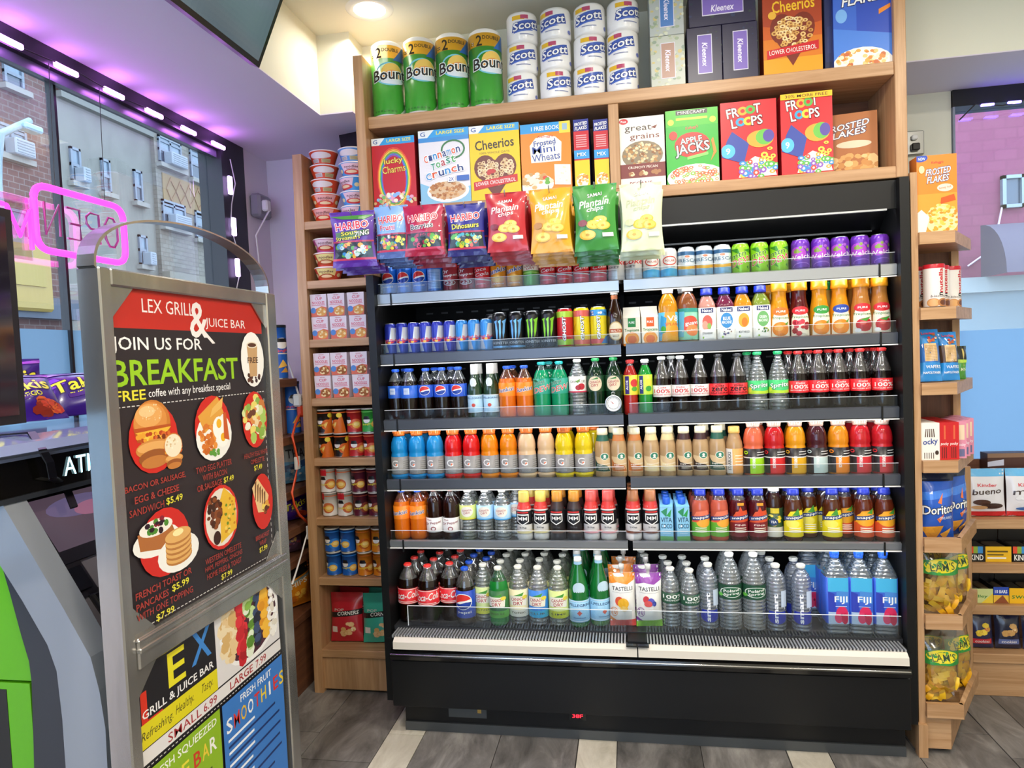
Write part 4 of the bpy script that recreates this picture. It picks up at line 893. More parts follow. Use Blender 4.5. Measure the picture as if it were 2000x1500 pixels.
# --- third shelf
bottle('pb', 'soda_bottle', 'dark cola bottle with blue globe label', 'pet', 0.034, 0.204, '180c08', '2a62d8', (0.44, 0.68, '1e4fc0'), [globe(0.5, 0.55, 0.2, 0.34), r_(0.8, 0.1, 0.82, 0.9, '6a9ae8')], fill=0.74)
bottle('pbb', 'soda_bottle', 'dark cola bottle with blue label turned back', 'pet', 0.034, 0.204, '180c08', '2a62d8', (0.44, 0.68, '2360c8'), [r_(0.36, 0.3, 0.58, 0.8, 'd8e2f4'), [r_(0.39, 0.36+k*0.1, 0.55, 0.39+k*0.1, '5a80c0') for k in range(4)]], fill=0.74)
bottle('pell', 'mineral_water_bottle', 'green glass water bottle with pale neck', 'wine', 0.031, 0.212, '1e3a22', 'eeece2', (0.12, 0.44, 'a9cbe0'), [t_('S.PELLEGRINO', 0.5, 0.82, 0.8, 0.1, '2a4a7a'), e_(0.5, 0.42, 0.08, 0.1, 'c84a3a'), r_(-0.5, 0.95, 1.5, 1, 'd8e6f0'), r_(-0.5, 0, 1.5, 0.04, 'd8e6f0')], fill=0.9, lmat='gloss', capr=0.015, caph=0.04, extra=lambda Hh, R: [('neck_badge', (lambda b: (decal(b, [e_(0.5, 0.5, 0.42, 0.5, 'e2eaee')], 0.03, 0.036, m_cyl(0.0252, Hh*0.58, 0.03), du=0.004, off=0.0012, clip=False), b)[1])(B()).mesh('neck_badge'))])
bottle('sun', 'soda_bottle', 'orange soda bottle with blue cap', 'pet', 0.0345, 0.200, 'f07a14', '2a62d8', (0.42, 0.68, 'f5851c', 1.0), tt('Sunkist', 0.5, 0.5, 0.66, 0.3, '2a3a8c', 'f8f0e0', 8, 0.2), fill=0.80, air='f2b080')
bottle('baja', 'soda_bottle', 'teal soda bottle with slanted red lettering', 'pet', 0.0345, 0.21, '12a06a', '20b4ae', (0.42, 0.70, '1f9a80'), [p_([(0.1, 0.9), (0.5, 0.6), (0.3, 0.95)], '0e6a4a'), tt('MTN', 0.4, 0.72, 0.44, 0.22, '0a4a3a', 'c8f0d8', 14, 0.3), tt('FIZZ', 0.55, 0.36, 0.7, 0.34, 'd0302c', W_, 14, 0.3, 0.03)] if False else [p_([(0.1, 0.9), (0.5, 0.6), (0.3, 0.95)], '0e6a4a'), tt('mtn', 0.4, 0.72, 0.44, 0.22, '0a4a3a', 'c8f0d8', 14, 0.3), tt('DEW', 0.55, 0.36, 0.7, 0.34, 'd0302c', W_, 14, 0.3, 0.03)], fill=0.82, air='a8e0cc')
bottle('cherry', 'soda_bottle', 'clear soda bottle with white cherry label', 'pet', 0.0345, 0.215, 'dfe6e4', 'e9e6da', (0.42, 0.70, 'ece8e0'), [t_('CANADA DRY', 0.5, 0.68, 0.6, 0.16, '7a7a6a'), e_(0.62, 0.36, 0.14, 0.2, 'c02a3a'), e_(0.5, 0.3, 0.1, 0.16, 'a81a2c'), p_([(0.4, 0.7), (0.6, 0.85), (0.5, 0.6)], '6a9a3a'), r_(-0.5, 0, 1.5, 0.08, 'd0405a')], fill=1.0, lmat='water')
bottle('cdg', 'soda_bottle', 'dark green ginger ale bottle with round badge', 'pet', 0.0345, 0.216, '10331a', '22a050', (0.42, 0.70, '143e20'), [e_(0.5, 0.5, 0.26, 0.46, 'e8d8b8'), t_('CANADA', 0.5, 0.6, 0.4, 0.16, 'b8343c', 4), t_('DRY', 0.5, 0.4, 0.26, 0.16, 'b8343c', 4), p_([(0.36, 0.75), (0.6, 0.9), (0.62, 0.78)], '3a8a3a')], fill=0.82, air='7a9a7c')
bottle('aloer', 'aloe_drink_bottle', 'red aloe drink bottle with yellow label', 'aloe', 0.0275, 0.205, 'c02a22', 'e23a38', (0.36, 0.72, 'e8d23a', 1.0), [r_(0.22, 0.05, 0.42, 0.95, '3a2a7a'), ('t', 'ALOE', 0.32, 0.5, 0.42, 0.12, 'fff', 90, 0, 0.02, None), e_(0.66, 0.6, 0.18, 0.2, 'd83a3a'), e_(0.66, 0.3, 0.14, 0.12, '5aa83a')], fill=0.86)
bottle('aloeg', 'aloe_drink_bottle', 'green aloe drink bottle with white cap', 'aloe', 0.0275, 0.205, '1f9a34', 'ecece4', (0.36, 0.72, 'b8d83a', 1.0), [r_(0.22, 0.05, 0.42, 0.95, '2a3a7a'), ('t', 'ALOE', 0.32, 0.5, 0.42, 0.12, 'fff', 90, 0, 0.02, None), e_(0.66, 0.6, 0.18, 0.2, 'e8d84a'), e_(0.66, 0.3, 0.14, 0.14, '3a9a3a')], fill=0.86)
def coke(key, desc, bg, c, cap, tx='100%', t2='RECYCLED BOTTLE', small='Coke'): bottle(key, 'soda_bottle', desc, 'cola2', 0.0345, 0.212, '140806', cap, (0.30, 0.50, bg), [t_(small, 0.5, 0.82, 0.3, 0.16, c, 0, 0.2), t_(tx, 0.5, 0.5, 0.62, 0.34, c, 0, 0, 0.035), t_(t2, 0.5, 0.2, 0.7, 0.1, c)], fill=0.58, air='d8d2cc')
coke('cd', 'dark cola bottle with white label', 'd9d6d2', 'd0343a', 'e6e4dc'); coke('cz', 'dark cola bottle with red label and black cap', 'd8282e', '1a1414', '1c1a1a', 'zero', 'SUGAR'); coke('cc', 'dark cola bottle with red label and cap', 'dc2830', 'f4f0ea', 'e2302e')
bottle('sprite', 'soda_bottle', 'clear lemon soda bottle with green cap', 'cola2', 0.0355, 0.215, 'dfe8e4', '22b266', (0.30, 0.52, '3fbe6e'), [p_([(-0.5, 0), (1.5, 0), (1.5, 0.35), (0.6, 0.2), (-0.5, 0.4)], 'b8d83a'), tt('Sprite', 0.5, 0.58, 0.66, 0.44, 'fff', '1f8a4a', 6, 0.15, 0.02), e_(0.16, 0.3, 0.08, 0.2, 'd8e04a')], fill=1.0, lmat='water')
# --- fourth shelf
def gat(key, desc, liq, gcol=None, cap='ec7a2c'):
    bottle(key, 'sports_drink_bottle', desc, 'sport', 0.0355, 0.196, liq, cap, (0.07, 0.47, '8c8a88'), [t_('G', 0.40, 0.66, 0.26, 0.34, 'f4f2ee', 0, 0, 0.06), p_([(0.44, 0.52), (0.52, 0.62), (0.46, 0.66)], gcol or 'f06a2a'), [r_(0.3, 0.36-0.07*k, 0.62, 0.385-0.07*k, 'b8b6b2') for k in range(3)], [r_(0.72, 0.8-0.1*k, 0.95, 0.84-0.1*k, 'aeaca8') for k in range(6)], r_(-0.5, 0, 1.5, 0.12, liq), r_(-0.5, 0.12, 1.5, 0.14, '3a3a3e')], fill=0.87, capr=0.0225, caph=0.022)
gat('gb', 'bright blue sports drink', '1f9ade'); gat('gr', 'bright red sports drink', 'e81a1e'); gat('go', 'bright orange sports drink', 'fa9412'); gat('gp', 'pale peach sports drink', 'f2cfa2'); gat('gy', 'bright yellow sports drink', 'f4d81c')
def frap(key, desc, top, swirl, cap='e8dcb8'):
    bottle(key, 'coffee_drink_bottle', desc, 'frap', 0.0315, 0.184, 'c8a578', cap, (0.10, 0.58, None), [p_([(0.16, 0.06), (0.84, 0.02), (0.84, 0.62), (0.16, 0.70)], 'd8bc90'), p_([(0.18, 0.08), (0.84, 0.06), (0.7, 0.3), (0.3, 0.42), (0.18, 0.6)], swirl), e_(0.60, 0.70, 0.17, 0.15, 'f0ece0'), e_(0.60, 0.70, 0.15, 0.13, '2e7c62'), e_(0.60, 0.72, 0.05, 0.06, 'f0ece0'), p_([(0.52, 0.62), (0.68, 0.62), (0.6, 0.7)], 'f0ece0'), t_('frappuccino', 0.56, 0.36, 0.54, 0.09, 'f4efe2', 6, 0.2), [r_(0.34, 0.16+k*0.05, 0.72, 0.175+k*0.05, 'efe6d0') for k in range(2)]], fill=1.0, capr=0.020, caph=0.024,
        extra=lambda Hh, R: [('neck_sleeve', (lambda b: b.lathe([(R*0.83, Hh*0.745, top, 'print'), (R*0.74+0.0006, Hh*0.79, top, 'print'), (R*0.65+0.0006, Hh*0.85, top, 'print'), (R*0.64, Hh*0.87, top, 'print')], 24, cap0=False, cap1=False))(B()).mesh('neck_sleeve'))])
frap('fm', 'coffee bottle with green neck', '1f5a48', '244a3e'); frap('fc', 'coffee bottle with caramel neck', 'c87a3c', 'b86a34'); frap('fv', 'coffee bottle with cream neck', 'e0c890', 'e8d4a0'); frap('fk', 'coffee bottle with chocolate neck', '3c1c1c', '2a1814')
bottle('sst', 'coffee_drink_bottle', 'coffee drink bottle with orange label', 'frap', 0.031, 0.18, 'c8a070', 'e8b860', (0.06, 0.56, 'e09a50'), [r_(-0.1, 0, 0.4, 1, 'e8e4dc'), ('t', 'STARBUCKS', 0.28, 0.5, 0.7, 0.14, '3a3a3a', 90, 0, 0.02, None), [r_(0.5, 0.7-0.12*k, 0.85, 0.74-0.12*k, 'f8e6c8') for k in range(4)]], fill=1.0, capr=0.02, caph=0.024)
def armor(key, desc, liq, band):
    bottle(key, 'sports_drink_bottle', desc, 'sport', 0.0365, 0.20, liq, 'f0c8b4', (0.05, 0.50, '17161a'), [r_(0.34, 0.0, 1.5, 0.62, band), r_(-0.5, 0.62, 1.5, 0.66, 'e8e6e2'), ('t', 'BODYARMOR', 0.46, 0.46, 0.84*0.45, 0.12, 'f4f2ee', 90, 0, 0.03, None) if True else None, r_(0.56, 0.84, 0.9, 0.87, 'e8e6e2'), r_(0.56, 0.74, 0.9, 0.77, 'e8e6e2'), o_(0.2, 0.84, 0.08, 0.07, 0.03, band), r_(0.04, 0.0, 0.16, 0.6, '3a3a3e')], fill=0.87, capr=0.0225, caph=0.024)
armor('ba1', 'salmon sports drink with lime label panel', 'f2744e', 'a4dc1e'); armor('ba2', 'red sports drink with red label panel', 'd41c22', 'e02a2c'); armor('ba3', 'golden sports drink with amber label panel', 'f6a818', 'e8ae1c'); armor('ba4', 'dark plum sports drink with pale label panel', '4a1420', 'c8dcd8'); armor('ba5', 'tangerine sports drink with orange label panel', 'f49a1a', 'f28a1c'); armor('ba6', 'crimson sports drink with crimson label panel', 'd4222c', 'd8343c')
# --- fifth shelf
bottle('drb', 'soda_bottle', 'dark soda bottle with white label', 'pet', 0.0345, 0.204, '2a0e0a', 'ee5a48', (0.16, 0.44, 'e2e0de'), [tt('Dr Pepper', 0.5, 0.62, 0.66, 0.22, '8a1c2a', 'fff', 8), t_('diet', 0.34, 0.86, 0.2, 0.1, '8a1c2a'), o_(0.5, 0.25, 0.1, 0.14, 0.03, '8a1c2a')], fill=0.82)
def seltz(key, desc, bg, c2): bottle(key, 'seltzer_bottle', desc, 'pet', 0.0345, 0.198, 'e4eae8', 'ece9de', (0.42, 0.70, bg), [e_(0.5, 0.55, 0.24, 0.36, 'f0eade'), t_('CANADA', 0.5, 0.64, 0.36, 0.14, 'b04a4c', 4), t_('DRY', 0.5, 0.46, 0.24, 0.14, 'b04a4c', 4), r_(-0.5, 0, 1.5, 0.08, c2)], fill=1.0, lmat='water')
seltz('selg', 'clear seltzer bottle with lime label', 'ccd87a', 'd8d23a'); seltz('selb', 'clear seltzer bottle with sky blue label', 'a8d0ec', '4aa0d8')
def shake(key, desc, cap, body, base, neck='d83a34'):
    bottle(key, 'protein_shake_bottle', desc, 'shake', 0.0315, 0.188, body, cap, (0.16, 0.62, None), [p_([(0.0, 0.40), (1, 0.40), (1, 1), (0, 1)], '16161a'), p_([(0.24, 0.86), (0.76, 0.86), (0.76, 0.52), (0.5, 0.36), (0.24, 0.52)], 'f4f2ee'), p_([(0.28, 0.80), (0.72, 0.80), (0.72, 0.54), (0.5, 0.41), (0.28, 0.54)], '1c1c22'), t_('MM', 0.5, 0.66, 0.36, 0.16, 'f4f2ee', 0, 0, 0.04), r_(0.26, 0.90, 0.74, 0.96, 'd83434'), t_('20g', 0.5, 0.26, 0.3, 0.08, '5a5a60'), r_(-0.5, 0, 1.5, 0.1, base)], fill=1.0, lmat='plastic', capr=0.0205, caph=0.040,
        extra=lambda Hh, R: [('neck_band', (lambda b: b.lathe([(R*0.92, Hh*0.645, neck, 'print'), (R*0.845, Hh*0.70, neck, 'print'), (R*0.71, Hh*0.765, neck, 'print'), (R*0.67, Hh*0.80, neck, 'print')], 24, cap0=False, cap1=False))(B()).mesh('neck_band'))])
shake('mmy', 'white shake bottle with pale yellow cap', 'e6c860', 'dfdcd6', 'e8d89a'); shake('mmo', 'black shake bottle with amber cap', 'cc8a30', '2a2628', '6a4a3a', '3a2a2a'); shake('mmr', 'white shake bottle with red cap', 'e05a52', 'dcd8d6', 'e8a0a4'); shake('mmc', 'white shake bottle with copper cap', 'b4744a', 'dcd8d6', '7a4a3a')
b = B(); w = 0.048; h = 0.128
b.box(-w/2, w/2, -w/2, w/2, 0, h, '8cc8e8', 'print', 0.002); b.prism([(-w/2, h), (w/2, h), (w/2-0.004, h+0.018), (0.004, h+0.012)], 'x', -w/2, w/2, '7fbfe4', 'print')
decal(b, [r_(0, 0, 1, 0.14, '6ab06a'), p_([(0.1, 0.86), (0.6, 0.98), (0.5, 0.7)], '2a8a5a'), p_([(0.9, 0.94), (0.5, 0.74), (0.8, 0.7)], '2f9a4a'), t_('VITA', 0.5, 0.62, 0.84, 0.14, '1a3a5a', 0, 0, 0.03), t_('COCO', 0.5, 0.44, 0.84, 0.14, '1a3a5a', 0, 0, 0.03), e_(0.34, 0.44, 0.06, 0.03, 'f4f4f0'), [r_(0.2, 0.22+k*0.05, 0.8, 0.235+k*0.05, 'cfe6f4') for k in range(3)]], w, h, m_flat((-w/2, -w/2, 0), (1, 0, 0), (0, 0, 1)), 'print', off=0.0003)
c = B(); c.lathe([(0.014, h+0.008, '2060d0', 'plastic'), (0.014, h+0.03, '2060d0', 'plastic'), (0.012, h+0.032, '2060d0', 'plastic')], 20)
reg('vita', 'coconut_water_carton', 'carton', 'sky blue coconut water carton with palm leaf', [('carton', b.mesh('carton')), ('cap', c.mesh('cap'))])
def snap(key, desc, liq, top, base, fr, cap='2b3cae', air='dcd2cc', fill=0.83):
    bottle(key, 'iced_tea_bottle', desc, 'tea', 0.034, 0.189, liq, cap, (0.10, 0.64, None), [p_([(0.02, 0), (0.98, 0), (0.98, 0.5), (0.8, 0.62), (0.2, 0.55), (0.02, 0.5)], base), p_([(0.1, 0.5), (0.9, 0.55), (0.75, 0.95), (0.35, 0.9)], top), fr, p_([(0.08, 0.56), (0.92, 0.66), (0.92, 0.80), (0.08, 0.70)], '23407a'), t_('snapple', 0.5, 0.68, 0.62, 0.12, 'f8f6ee', 7, 0.1, 0.03), [r_(0.3, 0.3-k*0.07, 0.7, 0.33-k*0.07, 'f6f0d8') for k in range(3)]], fill=fill, air=air, capr=0.020, caph=0.022)
snap('snp', 'peach tea bottle with green and pink label', 'd8664c', 'e87a5a', '6ab43a', [e_(0.6, 0.5, 0.26, 0.16, 'f0a83a'), e_(0.3, 0.62, 0.16, 0.1, 'e85a3a')])
snap('snr', 'dark red tea bottle with flame shaped label', '5a1018', 'd8522a', '7a1a24', [p_([(0.36, 0.74), (0.5, 1.1), (0.64, 0.74)], 'd84a2a'), r_(0.4, 1.12, 0.62, 1.22, 'f0a030'), t_('PINK', 0.5, 0.42, 0.4, 0.06, 'f0dcd0')])
snap('snl', 'lemon tea bottle with bright yellow label', '5a2a12', 'f0d820', 'f0dc1e', [p_([(0.4, 0.76), (0.6, 1.02), (0.66, 0.76)], '4a9a3a'), e_(0.4, 0.46, 0.24, 0.14, 'f8e860')])
snap('sno', 'dark tea bottle with orange fruit label', '6a2a14', 'f0a020', 'd8542a', [e_(0.5, 0.62, 0.36, 0.24, 'f2a828'), p_([(0.5, 0.84), (0.75, 1.02), (0.7, 0.8)], '4a9a3a')])
bottle('gold', 'iced_tea_bottle', 'dark lemon tea bottle with white cap', 'tea', 0.033, 0.196, '3a1a0c', 'f0ece0', (0.06, 0.60, '2e4a2a'), [r_(-0.5, 0, 1.5, 0.34, 'd8d4c4'), s_(0.5, 0.56, 0.44, 0.2, 18, 0.09, ['f0d030', 'f8e468', '2a5a34', '1f4a2c'], 5), e_(0.4, 0.52, 0.16, 0.13, '28406a'), t_('TEA', 0.4, 0.52, 0.2, 0.08, 'fff'), r_(0.3, 0.82, 0.6, 1, 'e8d03a')], fill=0.84, capr=0.0195, caph=0.02)
# --- deck
bottle('k1', 'large_soda_bottle', 'large cola bottle with red script label', 'cola', 0.0445, 0.228, '1c0a06', 'e2362e', (0.33, 0.60, 'd8242c', 1.0), [t_('Coca-Cola', 0.5, 0.56, 0.84, 0.46, W_, 6, 0.3, 0.02), r_(0.2, 0.12, 0.8, 0.18, 'f0c0b8'), r_(-0.5, 0.93, 1.5, 0.97, 'f0e8e0'), r_(-0.5, 0.04, 1.5, 0.08, 'f0e8e0')], fill=0.74, air='d4d0ca')
bottle('p1', 'large_soda_bottle', 'large cola bottle with blue globe label', 'liter', 0.039, 0.222, '1c0c08', '2458c8', (0.14, 0.62, '1c46b0'), [globe(0.46, 0.60, 0.3, 0.27), t_('pepsi', 0.5, 0.2, 0.5, 0.12, W_, bold=0.02)], fill=0.72, air='d4d0ca')
def cd1(key, desc, liq, lm, bg, base, cap='ece8d8', air='e4eae4', txt='SELTZER'):
    bottle(key, 'large_seltzer_bottle', desc, 'liter', 0.0395, 0.224, liq, cap, (0.15, 0.62, bg), [r_(-0.5, 0, 1.5, 0.26, base), p_([(0.18, 0.42), (0.78, 0.40), (0.82, 0.78), (0.2, 0.76)], 'f0ecdc') , t_('CANADA', 0.5, 0.65, 0.48, 0.12, 'b03038', 4, 0, 0.02), t_('DRY', 0.5, 0.50, 0.32, 0.12, 'b03038', 4, 0, 0.02), p_([(0.36, 0.78), (0.7, 0.9), (0.64, 0.76)], '4a9a3a'), e_(0.74, 0.72, 0.1, 0.07, 'ead84a'), t_(txt, 0.5, 0.15, 0.5, 0.07, '5a5a3a')], fill=0.78 if lm == 'drink' else 1.0, lmat='water' if lm == 'pet' else lm, air=air)
cd1('c1', 'large clear seltzer bottle with lemon label', 'e6ece0', 'pet', 'c8d690', 'd6d83a'); cd1('c2', 'large green ginger ale bottle', '1c8a34', 'drink', '2a6a34', '5cb03a', air='8ad09a', txt='GINGER ALE'); cd1('c3', 'large clear tonic bottle with cream label', 'e8eae2', 'pet', 'e6dcae', 'e4e0d0', txt='TONIC'); cd1('c4', 'large clear soda bottle with blue swirl label', 'e6eaea', 'pet', '2f7cd0', '36b0e0', txt='CLUB'); cd1('c5', 'large clear soda bottle with lime label', 'e4ecd4', 'pet', 'd0dc8a', 'c8d22a', txt='LIME')
bottle('s1', 'large_mineral_water_bottle', 'tall green glass water bottle', 'wine', 0.040, 0.262, '0f6a2c', 'd8d4cc', (0.08, 0.40, '8fc0e0'), [t_('S.PELLEGRINO', 0.5, 0.78, 0.94, 0.12, '2a4a7a', 0, 0, 0.015), p_([(0.42, 0.42), (0.5, 0.54), (0.58, 0.42), (0.5, 0.3)], 'd85a4a'), r_(-0.5, 0.94, 1.5, 0.97, 'dcecf6'), r_(-0.5, 0.04, 1.5, 0.07, 'dcecf6'), r_(0.3, 0.18, 0.7, 0.22, '5a8ab0')], fill=1.0, lmat='gloss', capr=0.0145, caph=0.016,
  extra=lambda Hh, R: [('neck_badge', (lambda b: (decal(b, [e_(0.5, 0.5, 0.5, 0.5, 'c4dcea')], 0.046, 0.05, m_cyl(0.0352, Hh*0.47, 0.046), du=0.005, off=0.0022, clip=False), b)[1])(B()).mesh('neck_badge')), ('neck_label', (lambda b: b.lathe([(0.0155, Hh*0.90, '9cc4dc', 'print'), (0.0150, Hh*0.94, '9cc4dc', 'print'), (0.015, Hh*0.941, '9cc4dc', 'print')], 20, cap0=False, cap1=False))(B()).mesh('neck_label'))])
def pouch(key, desc, col, base, fr, w=0.098, h=0.205):
    f, k = bagfun(w, h, 0.06, 3); b = B()
    g = lambda m: [[m(w*i/10, h*j/12, 0.0) for i in range(11)] for j in range(13)]
    b.grid(g(f), 'f2f0ea', 'foil', True); b.grid(g(k), 'f2f0ea', 'foil', True, flip=True)
    decal(b, [r_(0, 0, 1, 0.13, base), p_([(0, 0.80), (0.3, 0.84), (0.7, 0.80), (1, 0.88), (1, 1), (0, 1)], col), t_('TASTELLI', 0.5, 0.73, 0.8, 0.07, '4a4a50'), r_(0.1, 0.66, 0.9, 0.664, '8a8a90'), fr, t_('10', 0.16, 0.30, 0.16, 0.1, col, 0, 0, 0.03), o_(0.16, 0.30, 0.14, 0.09, 0.02, col), p_([(0, 0.2), (0.25, 0.13), (0, 0.13)], col)], w, h, f, 'foil', du=w/10, dv=h/12, off=0.0008, step=0.0002)
    c = B(); c.lathe([(0.006, h-0.004, 'ece8e0', 'plastic'), (0.006, h+0.012, 'ece8e0', 'plastic'), (0.010, h+0.012, 'ece8e0', 'plastic'), (0.0105, h+0.03, 'ece8e0', 'plastic'), (0.009, h+0.032, 'ece8e0', 'plastic')], 18)
    reg(key, 'fruit_pouch', 'pouch', desc, [('pouch', b.mesh('pouch')), ('spout', c.mesh('spout'))])
pouch('po1', 'white fruit pouch with orange wave and coral base', 'f08a2a', 'ea5a50', [e_(0.36, 0.5, 0.16, 0.09, 'e0563a'), e_(0.52, 0.46, 0.22, 0.1, 'f2b62a'), e_(0.55, 0.36, 0.16, 0.05, 'f6d070')])
pouch('po2', 'white fruit pouch with purple wave and green base', '8a3c9c', '8ccc3a', [e_(0.36, 0.54, 0.12, 0.07, 'd8404a'), e_(0.56, 0.5, 0.14, 0.07, '5a5ac0'), e_(0.44, 0.46, 0.16, 0.06, 'e05a5a'), e_(0.68, 0.47, 0.08, 0.05, '3a4a9a')])
def water(key, name, desc, prof, R, Hh, cap, lab, shapes, p=2.0, tint='e6eef0', capr=0.0145): bottle(key, name, desc, prof, R, Hh, tint, cap, lab, shapes, fill=1.0, lmat='water', air=tint, p=p, capr=capr)
pslab = [r_(-0.5, 0, 1.5, 1, '1d4a34'), e_(0.5, 0.5, 0.34, 0.36, 'e8efe6'), e_(0.5, 0.5, 0.31, 0.32, '1d5a3a'), t_('Poland', 0.5, 0.62, 0.46, 0.2, 'f4f6f0', 6, 0.1, 0.03), t_('Spring', 0.5, 0.38, 0.46, 0.2, 'f4f6f0', 6, 0.1, 0.03), e_(0.16, 0.3, 0.09, 0.12, '6ac04a')]
water('w1', 'large_water_bottle', 'large ribbed water bottle with green label', 'rib', 0.043, 0.283, 'eceadf', (0.42, 0.61, '1d4a34'), pslab)
water('w2', 'water_bottle', 'ribbed water bottle with 100 on green label', 'rib', 0.036, 0.222, 'eceadf', (0.42, 0.60, '1d4a34'), [t_('100%', 0.52, 0.64, 0.8, 0.36, 'f4f6f0', 0, 0, 0.04), t_('RECYCLED', 0.5, 0.3, 0.6, 0.14, 'f4f6f0')])
sm = [e_(0.5, 0.16, 0.34, 0.16, '2a3aa8'), p_([(0.2, 0.16), (0.8, 0.16), (0.78, 0.34), (0.22, 0.34)], '2a3aa8'), ('t', 'smart', 0.46, 0.42, 0.97, 0.11, 'f2f4f8', 90, 0, 0.03, None), ('t', 'water', 0.74, 0.62, 0.6, 0.06, 'dfe6f0', 90, 0, 0.01, None), r_(0.62, 0.46, 0.86, 0.9, 'c4d2e6')]
water('w3', 'water_bottle', 'slim water bottle with vertical white lettering', 'smart', 0.036, 0.242, 'eceadf', (0.12, 0.68, None), sm, tint='dfe8f2')
fj = [r_(0, 0.66, 1, 1, '46b4e4'), r_(0, 0.0, 1, 0.3, 'b4cce8'), r_(0, 0.26, 1, 0.7, '3a62cc'), p_([(0, 0.26), (0.4, 0.26), (0.3, 0.66), (0, 0.7)], '2a3cae'), p_([(0.4, 0.5), (1, 0.45), (1, 0.7), (0.4, 0.72)], '4a8ad8'), r_(0, 0.0, 1, 0.24, 'c8d8ea') if False else None, e_(0.66, 0.22, 0.3, 0.17, 'd8285a'), e_(0.5, 0.14, 0.2, 0.12, 'e0406e'), e_(0.8, 0.12, 0.16, 0.12, 'c81c4c'), e_(0.64, 0.2, 0.05, 0.03, '7a1030'), t_('FIJI', 0.62, 0.52, 0.64, 0.17, 'f4f6f8', 0, 0, 0.02), r_(0.34, 0.38, 0.9, 0.39, 'e8eef6')]
water('w4', 'large_water_bottle', 'square water bottle with pink flower label', 'fiji', 0.0415, 0.292, '2a66d8', (0.13, 0.70, '3a62cc'), fj, p=6.0, tint='d4e6f2')

# ------------------------------------------------------------------ filling the shelves
SN = ['top cooler shelf', 'second cooler shelf', 'third cooler shelf', 'fourth cooler shelf', 'fifth cooler shelf', 'bottom cooler deck']
_rr = random.Random(11)
QUEUE = []
_rad = {}
def rad(key):
    if key not in _rad: _rad[key] = max(max(abs(v.co.x) for v in me.vertices) for _, me in D[key][3])
    return _rad[key]
def shelf_row(si, items, y=2.565, behind=0, pitch=0.072):
    z = DECK if si == 5 else SH[si]
    for it in items:
        key, px = it[0], it[1]
        back = it[2] if len(it) > 2 else 0.0
        nb = it[3] if len(it) > 3 else behind
        rz = it[4] if len(it) > 4 else 0.0
        pt = it[5] if len(it) > 5 else pitch
        lean = it[6] if len(it) > 6 else 0.0
        x = x_on(px, y+back, z+0.08)
        for r in range(nb+1):
            QUEUE.append([si, key, x+lean*r+(_rr.uniform(-0.0015, 0.0015) if r else 0), y+back+pt*r, z, rz+_rr.uniform(-0.12, 0.12), r+(1 if back > 0.045 else 0)])
def settle():
    """neighbours on a shelf stand beside each other without cutting into one another"""
    for si in range(6):
        L = [q for q in QUEUE if q[0] == si]; ya = 2.509 if si < 5 else 2.508
        for _ in range(160):
            for i in range(len(L)):
                for j in range(i+1, len(L)):
                    a, b = L[i], L[j]; dx = b[2]-a[2]; dy = b[3]-a[3]; m = rad(a[1])+rad(b[1])+0.0004
                    if abs(dx) > m or abs(dy) > m: continue
                    d = math.hypot(dx, dy)
                    if d < m:
                        if d < 1e-5: dy = d = 1e-5
                        k = (m-d)/d*0.5; a[2] -= dx*k; b[2] += dx*k; a[3] -= dy*k*0.6; b[3] += dy*k
            for q in L:
                r = rad(q[1])+0.001
                q[2] = min(max(q[2], XL+r), XR-r); q[3] = min(max(q[3], ya+r), BACKY-r-0.004)
        for q in L: put(q[1], (q[2], q[3], q[4]), q[5], SN[si], q[6])
shelf_row(0, [('pepsi', 754), ('pepsi', 788), ('pepsi', 820), ('pepsib', 851), ('drp', 884), ('drp', 914), ('coke', 944), ('sunk', 974), ('sunk', 1004), ('ginger', 1034), ('coke', 1065), ('coke', 1097), ('coke', 1128), ('coke', 1160), ('diet', 1208), ('diet', 1240), ('polar', 1272), ('polar', 1305), ('fresca', 1338), ('fresca', 1371.5), ('fresca', 1408), ('dew', 1446), ('dew', 1483), ('dew', 1521), ('welch', 1563), ('welch', 1602), ('welch', 1640), ('welch', 1679), ('welch', 1708, 0.07), ('welch', 1732)])
shelf_row(1, [('rb', 746), ('rb', 766.5), ('rb', 789), ('rb', 812), ('rb', 835.5), ('rb', 859.5), ('rbs', 883), ('rbs', 907), ('rbs', 931), ('monb', 957), ('monb', 988), ('mong', 1021), ('mong', 1051.5), ('gred', 1080), ('gyel', 1111), ('gblu', 1143), ('malt', 1180),
    ('tropg', 1232), ('tropo', 1270), ('splash', 1310), ('straw', 1347), ('nk1', 1387), ('nk2', 1420), ('nk3', 1452.5), ('nk4', 1486), ('tro', 1522), ('trc', 1560), ('trg', 1597), ('trl', 1627, 0.066), ('trb', 1660), ('tra', 1697), ('tra', 1734)], behind=0)
shelf_row(1, [('rb', 772, 0.06), ('rb', 822, 0.06), ('monb', 963, 0.07), ('mong', 1029, 0.07), ('straw', 1336, 0.075), ('tro', 1506, 0.078), ('trc', 1545, 0.078), ('trb', 1643, 0.078), ('tra', 1681, 0.078), ('tra', 1719, 0.078)])
shelf_row(2, [('pbb', 749), ('pbb', 777), ('pbb', 803, 0.062), ('pb', 827), ('pbb', 852, 0.062), ('pb', 870), ('pb', 899.5), ('pell', 930, 0.0, 1), ('pell', 958, 0.0, 1), ('sun', 989), ('sun', 1021), ('baja', 1055), ('baja', 1090), ('cherry', 1126), ('cdg', 1160), ('cdg', 1194),
    ('aloer', 1231.5), ('aloeg', 1261), ('cd', 1293), ('cd', 1330), ('cd', 1367), ('cz', 1404), ('cz', 1441), ('sprite', 1479), ('sprite', 1517), ('cc', 1558), ('cc', 1597.5), ('cc', 1638.5), ('cc', 1680), ('cc', 1716, 0.06), ('cc', 1742)])
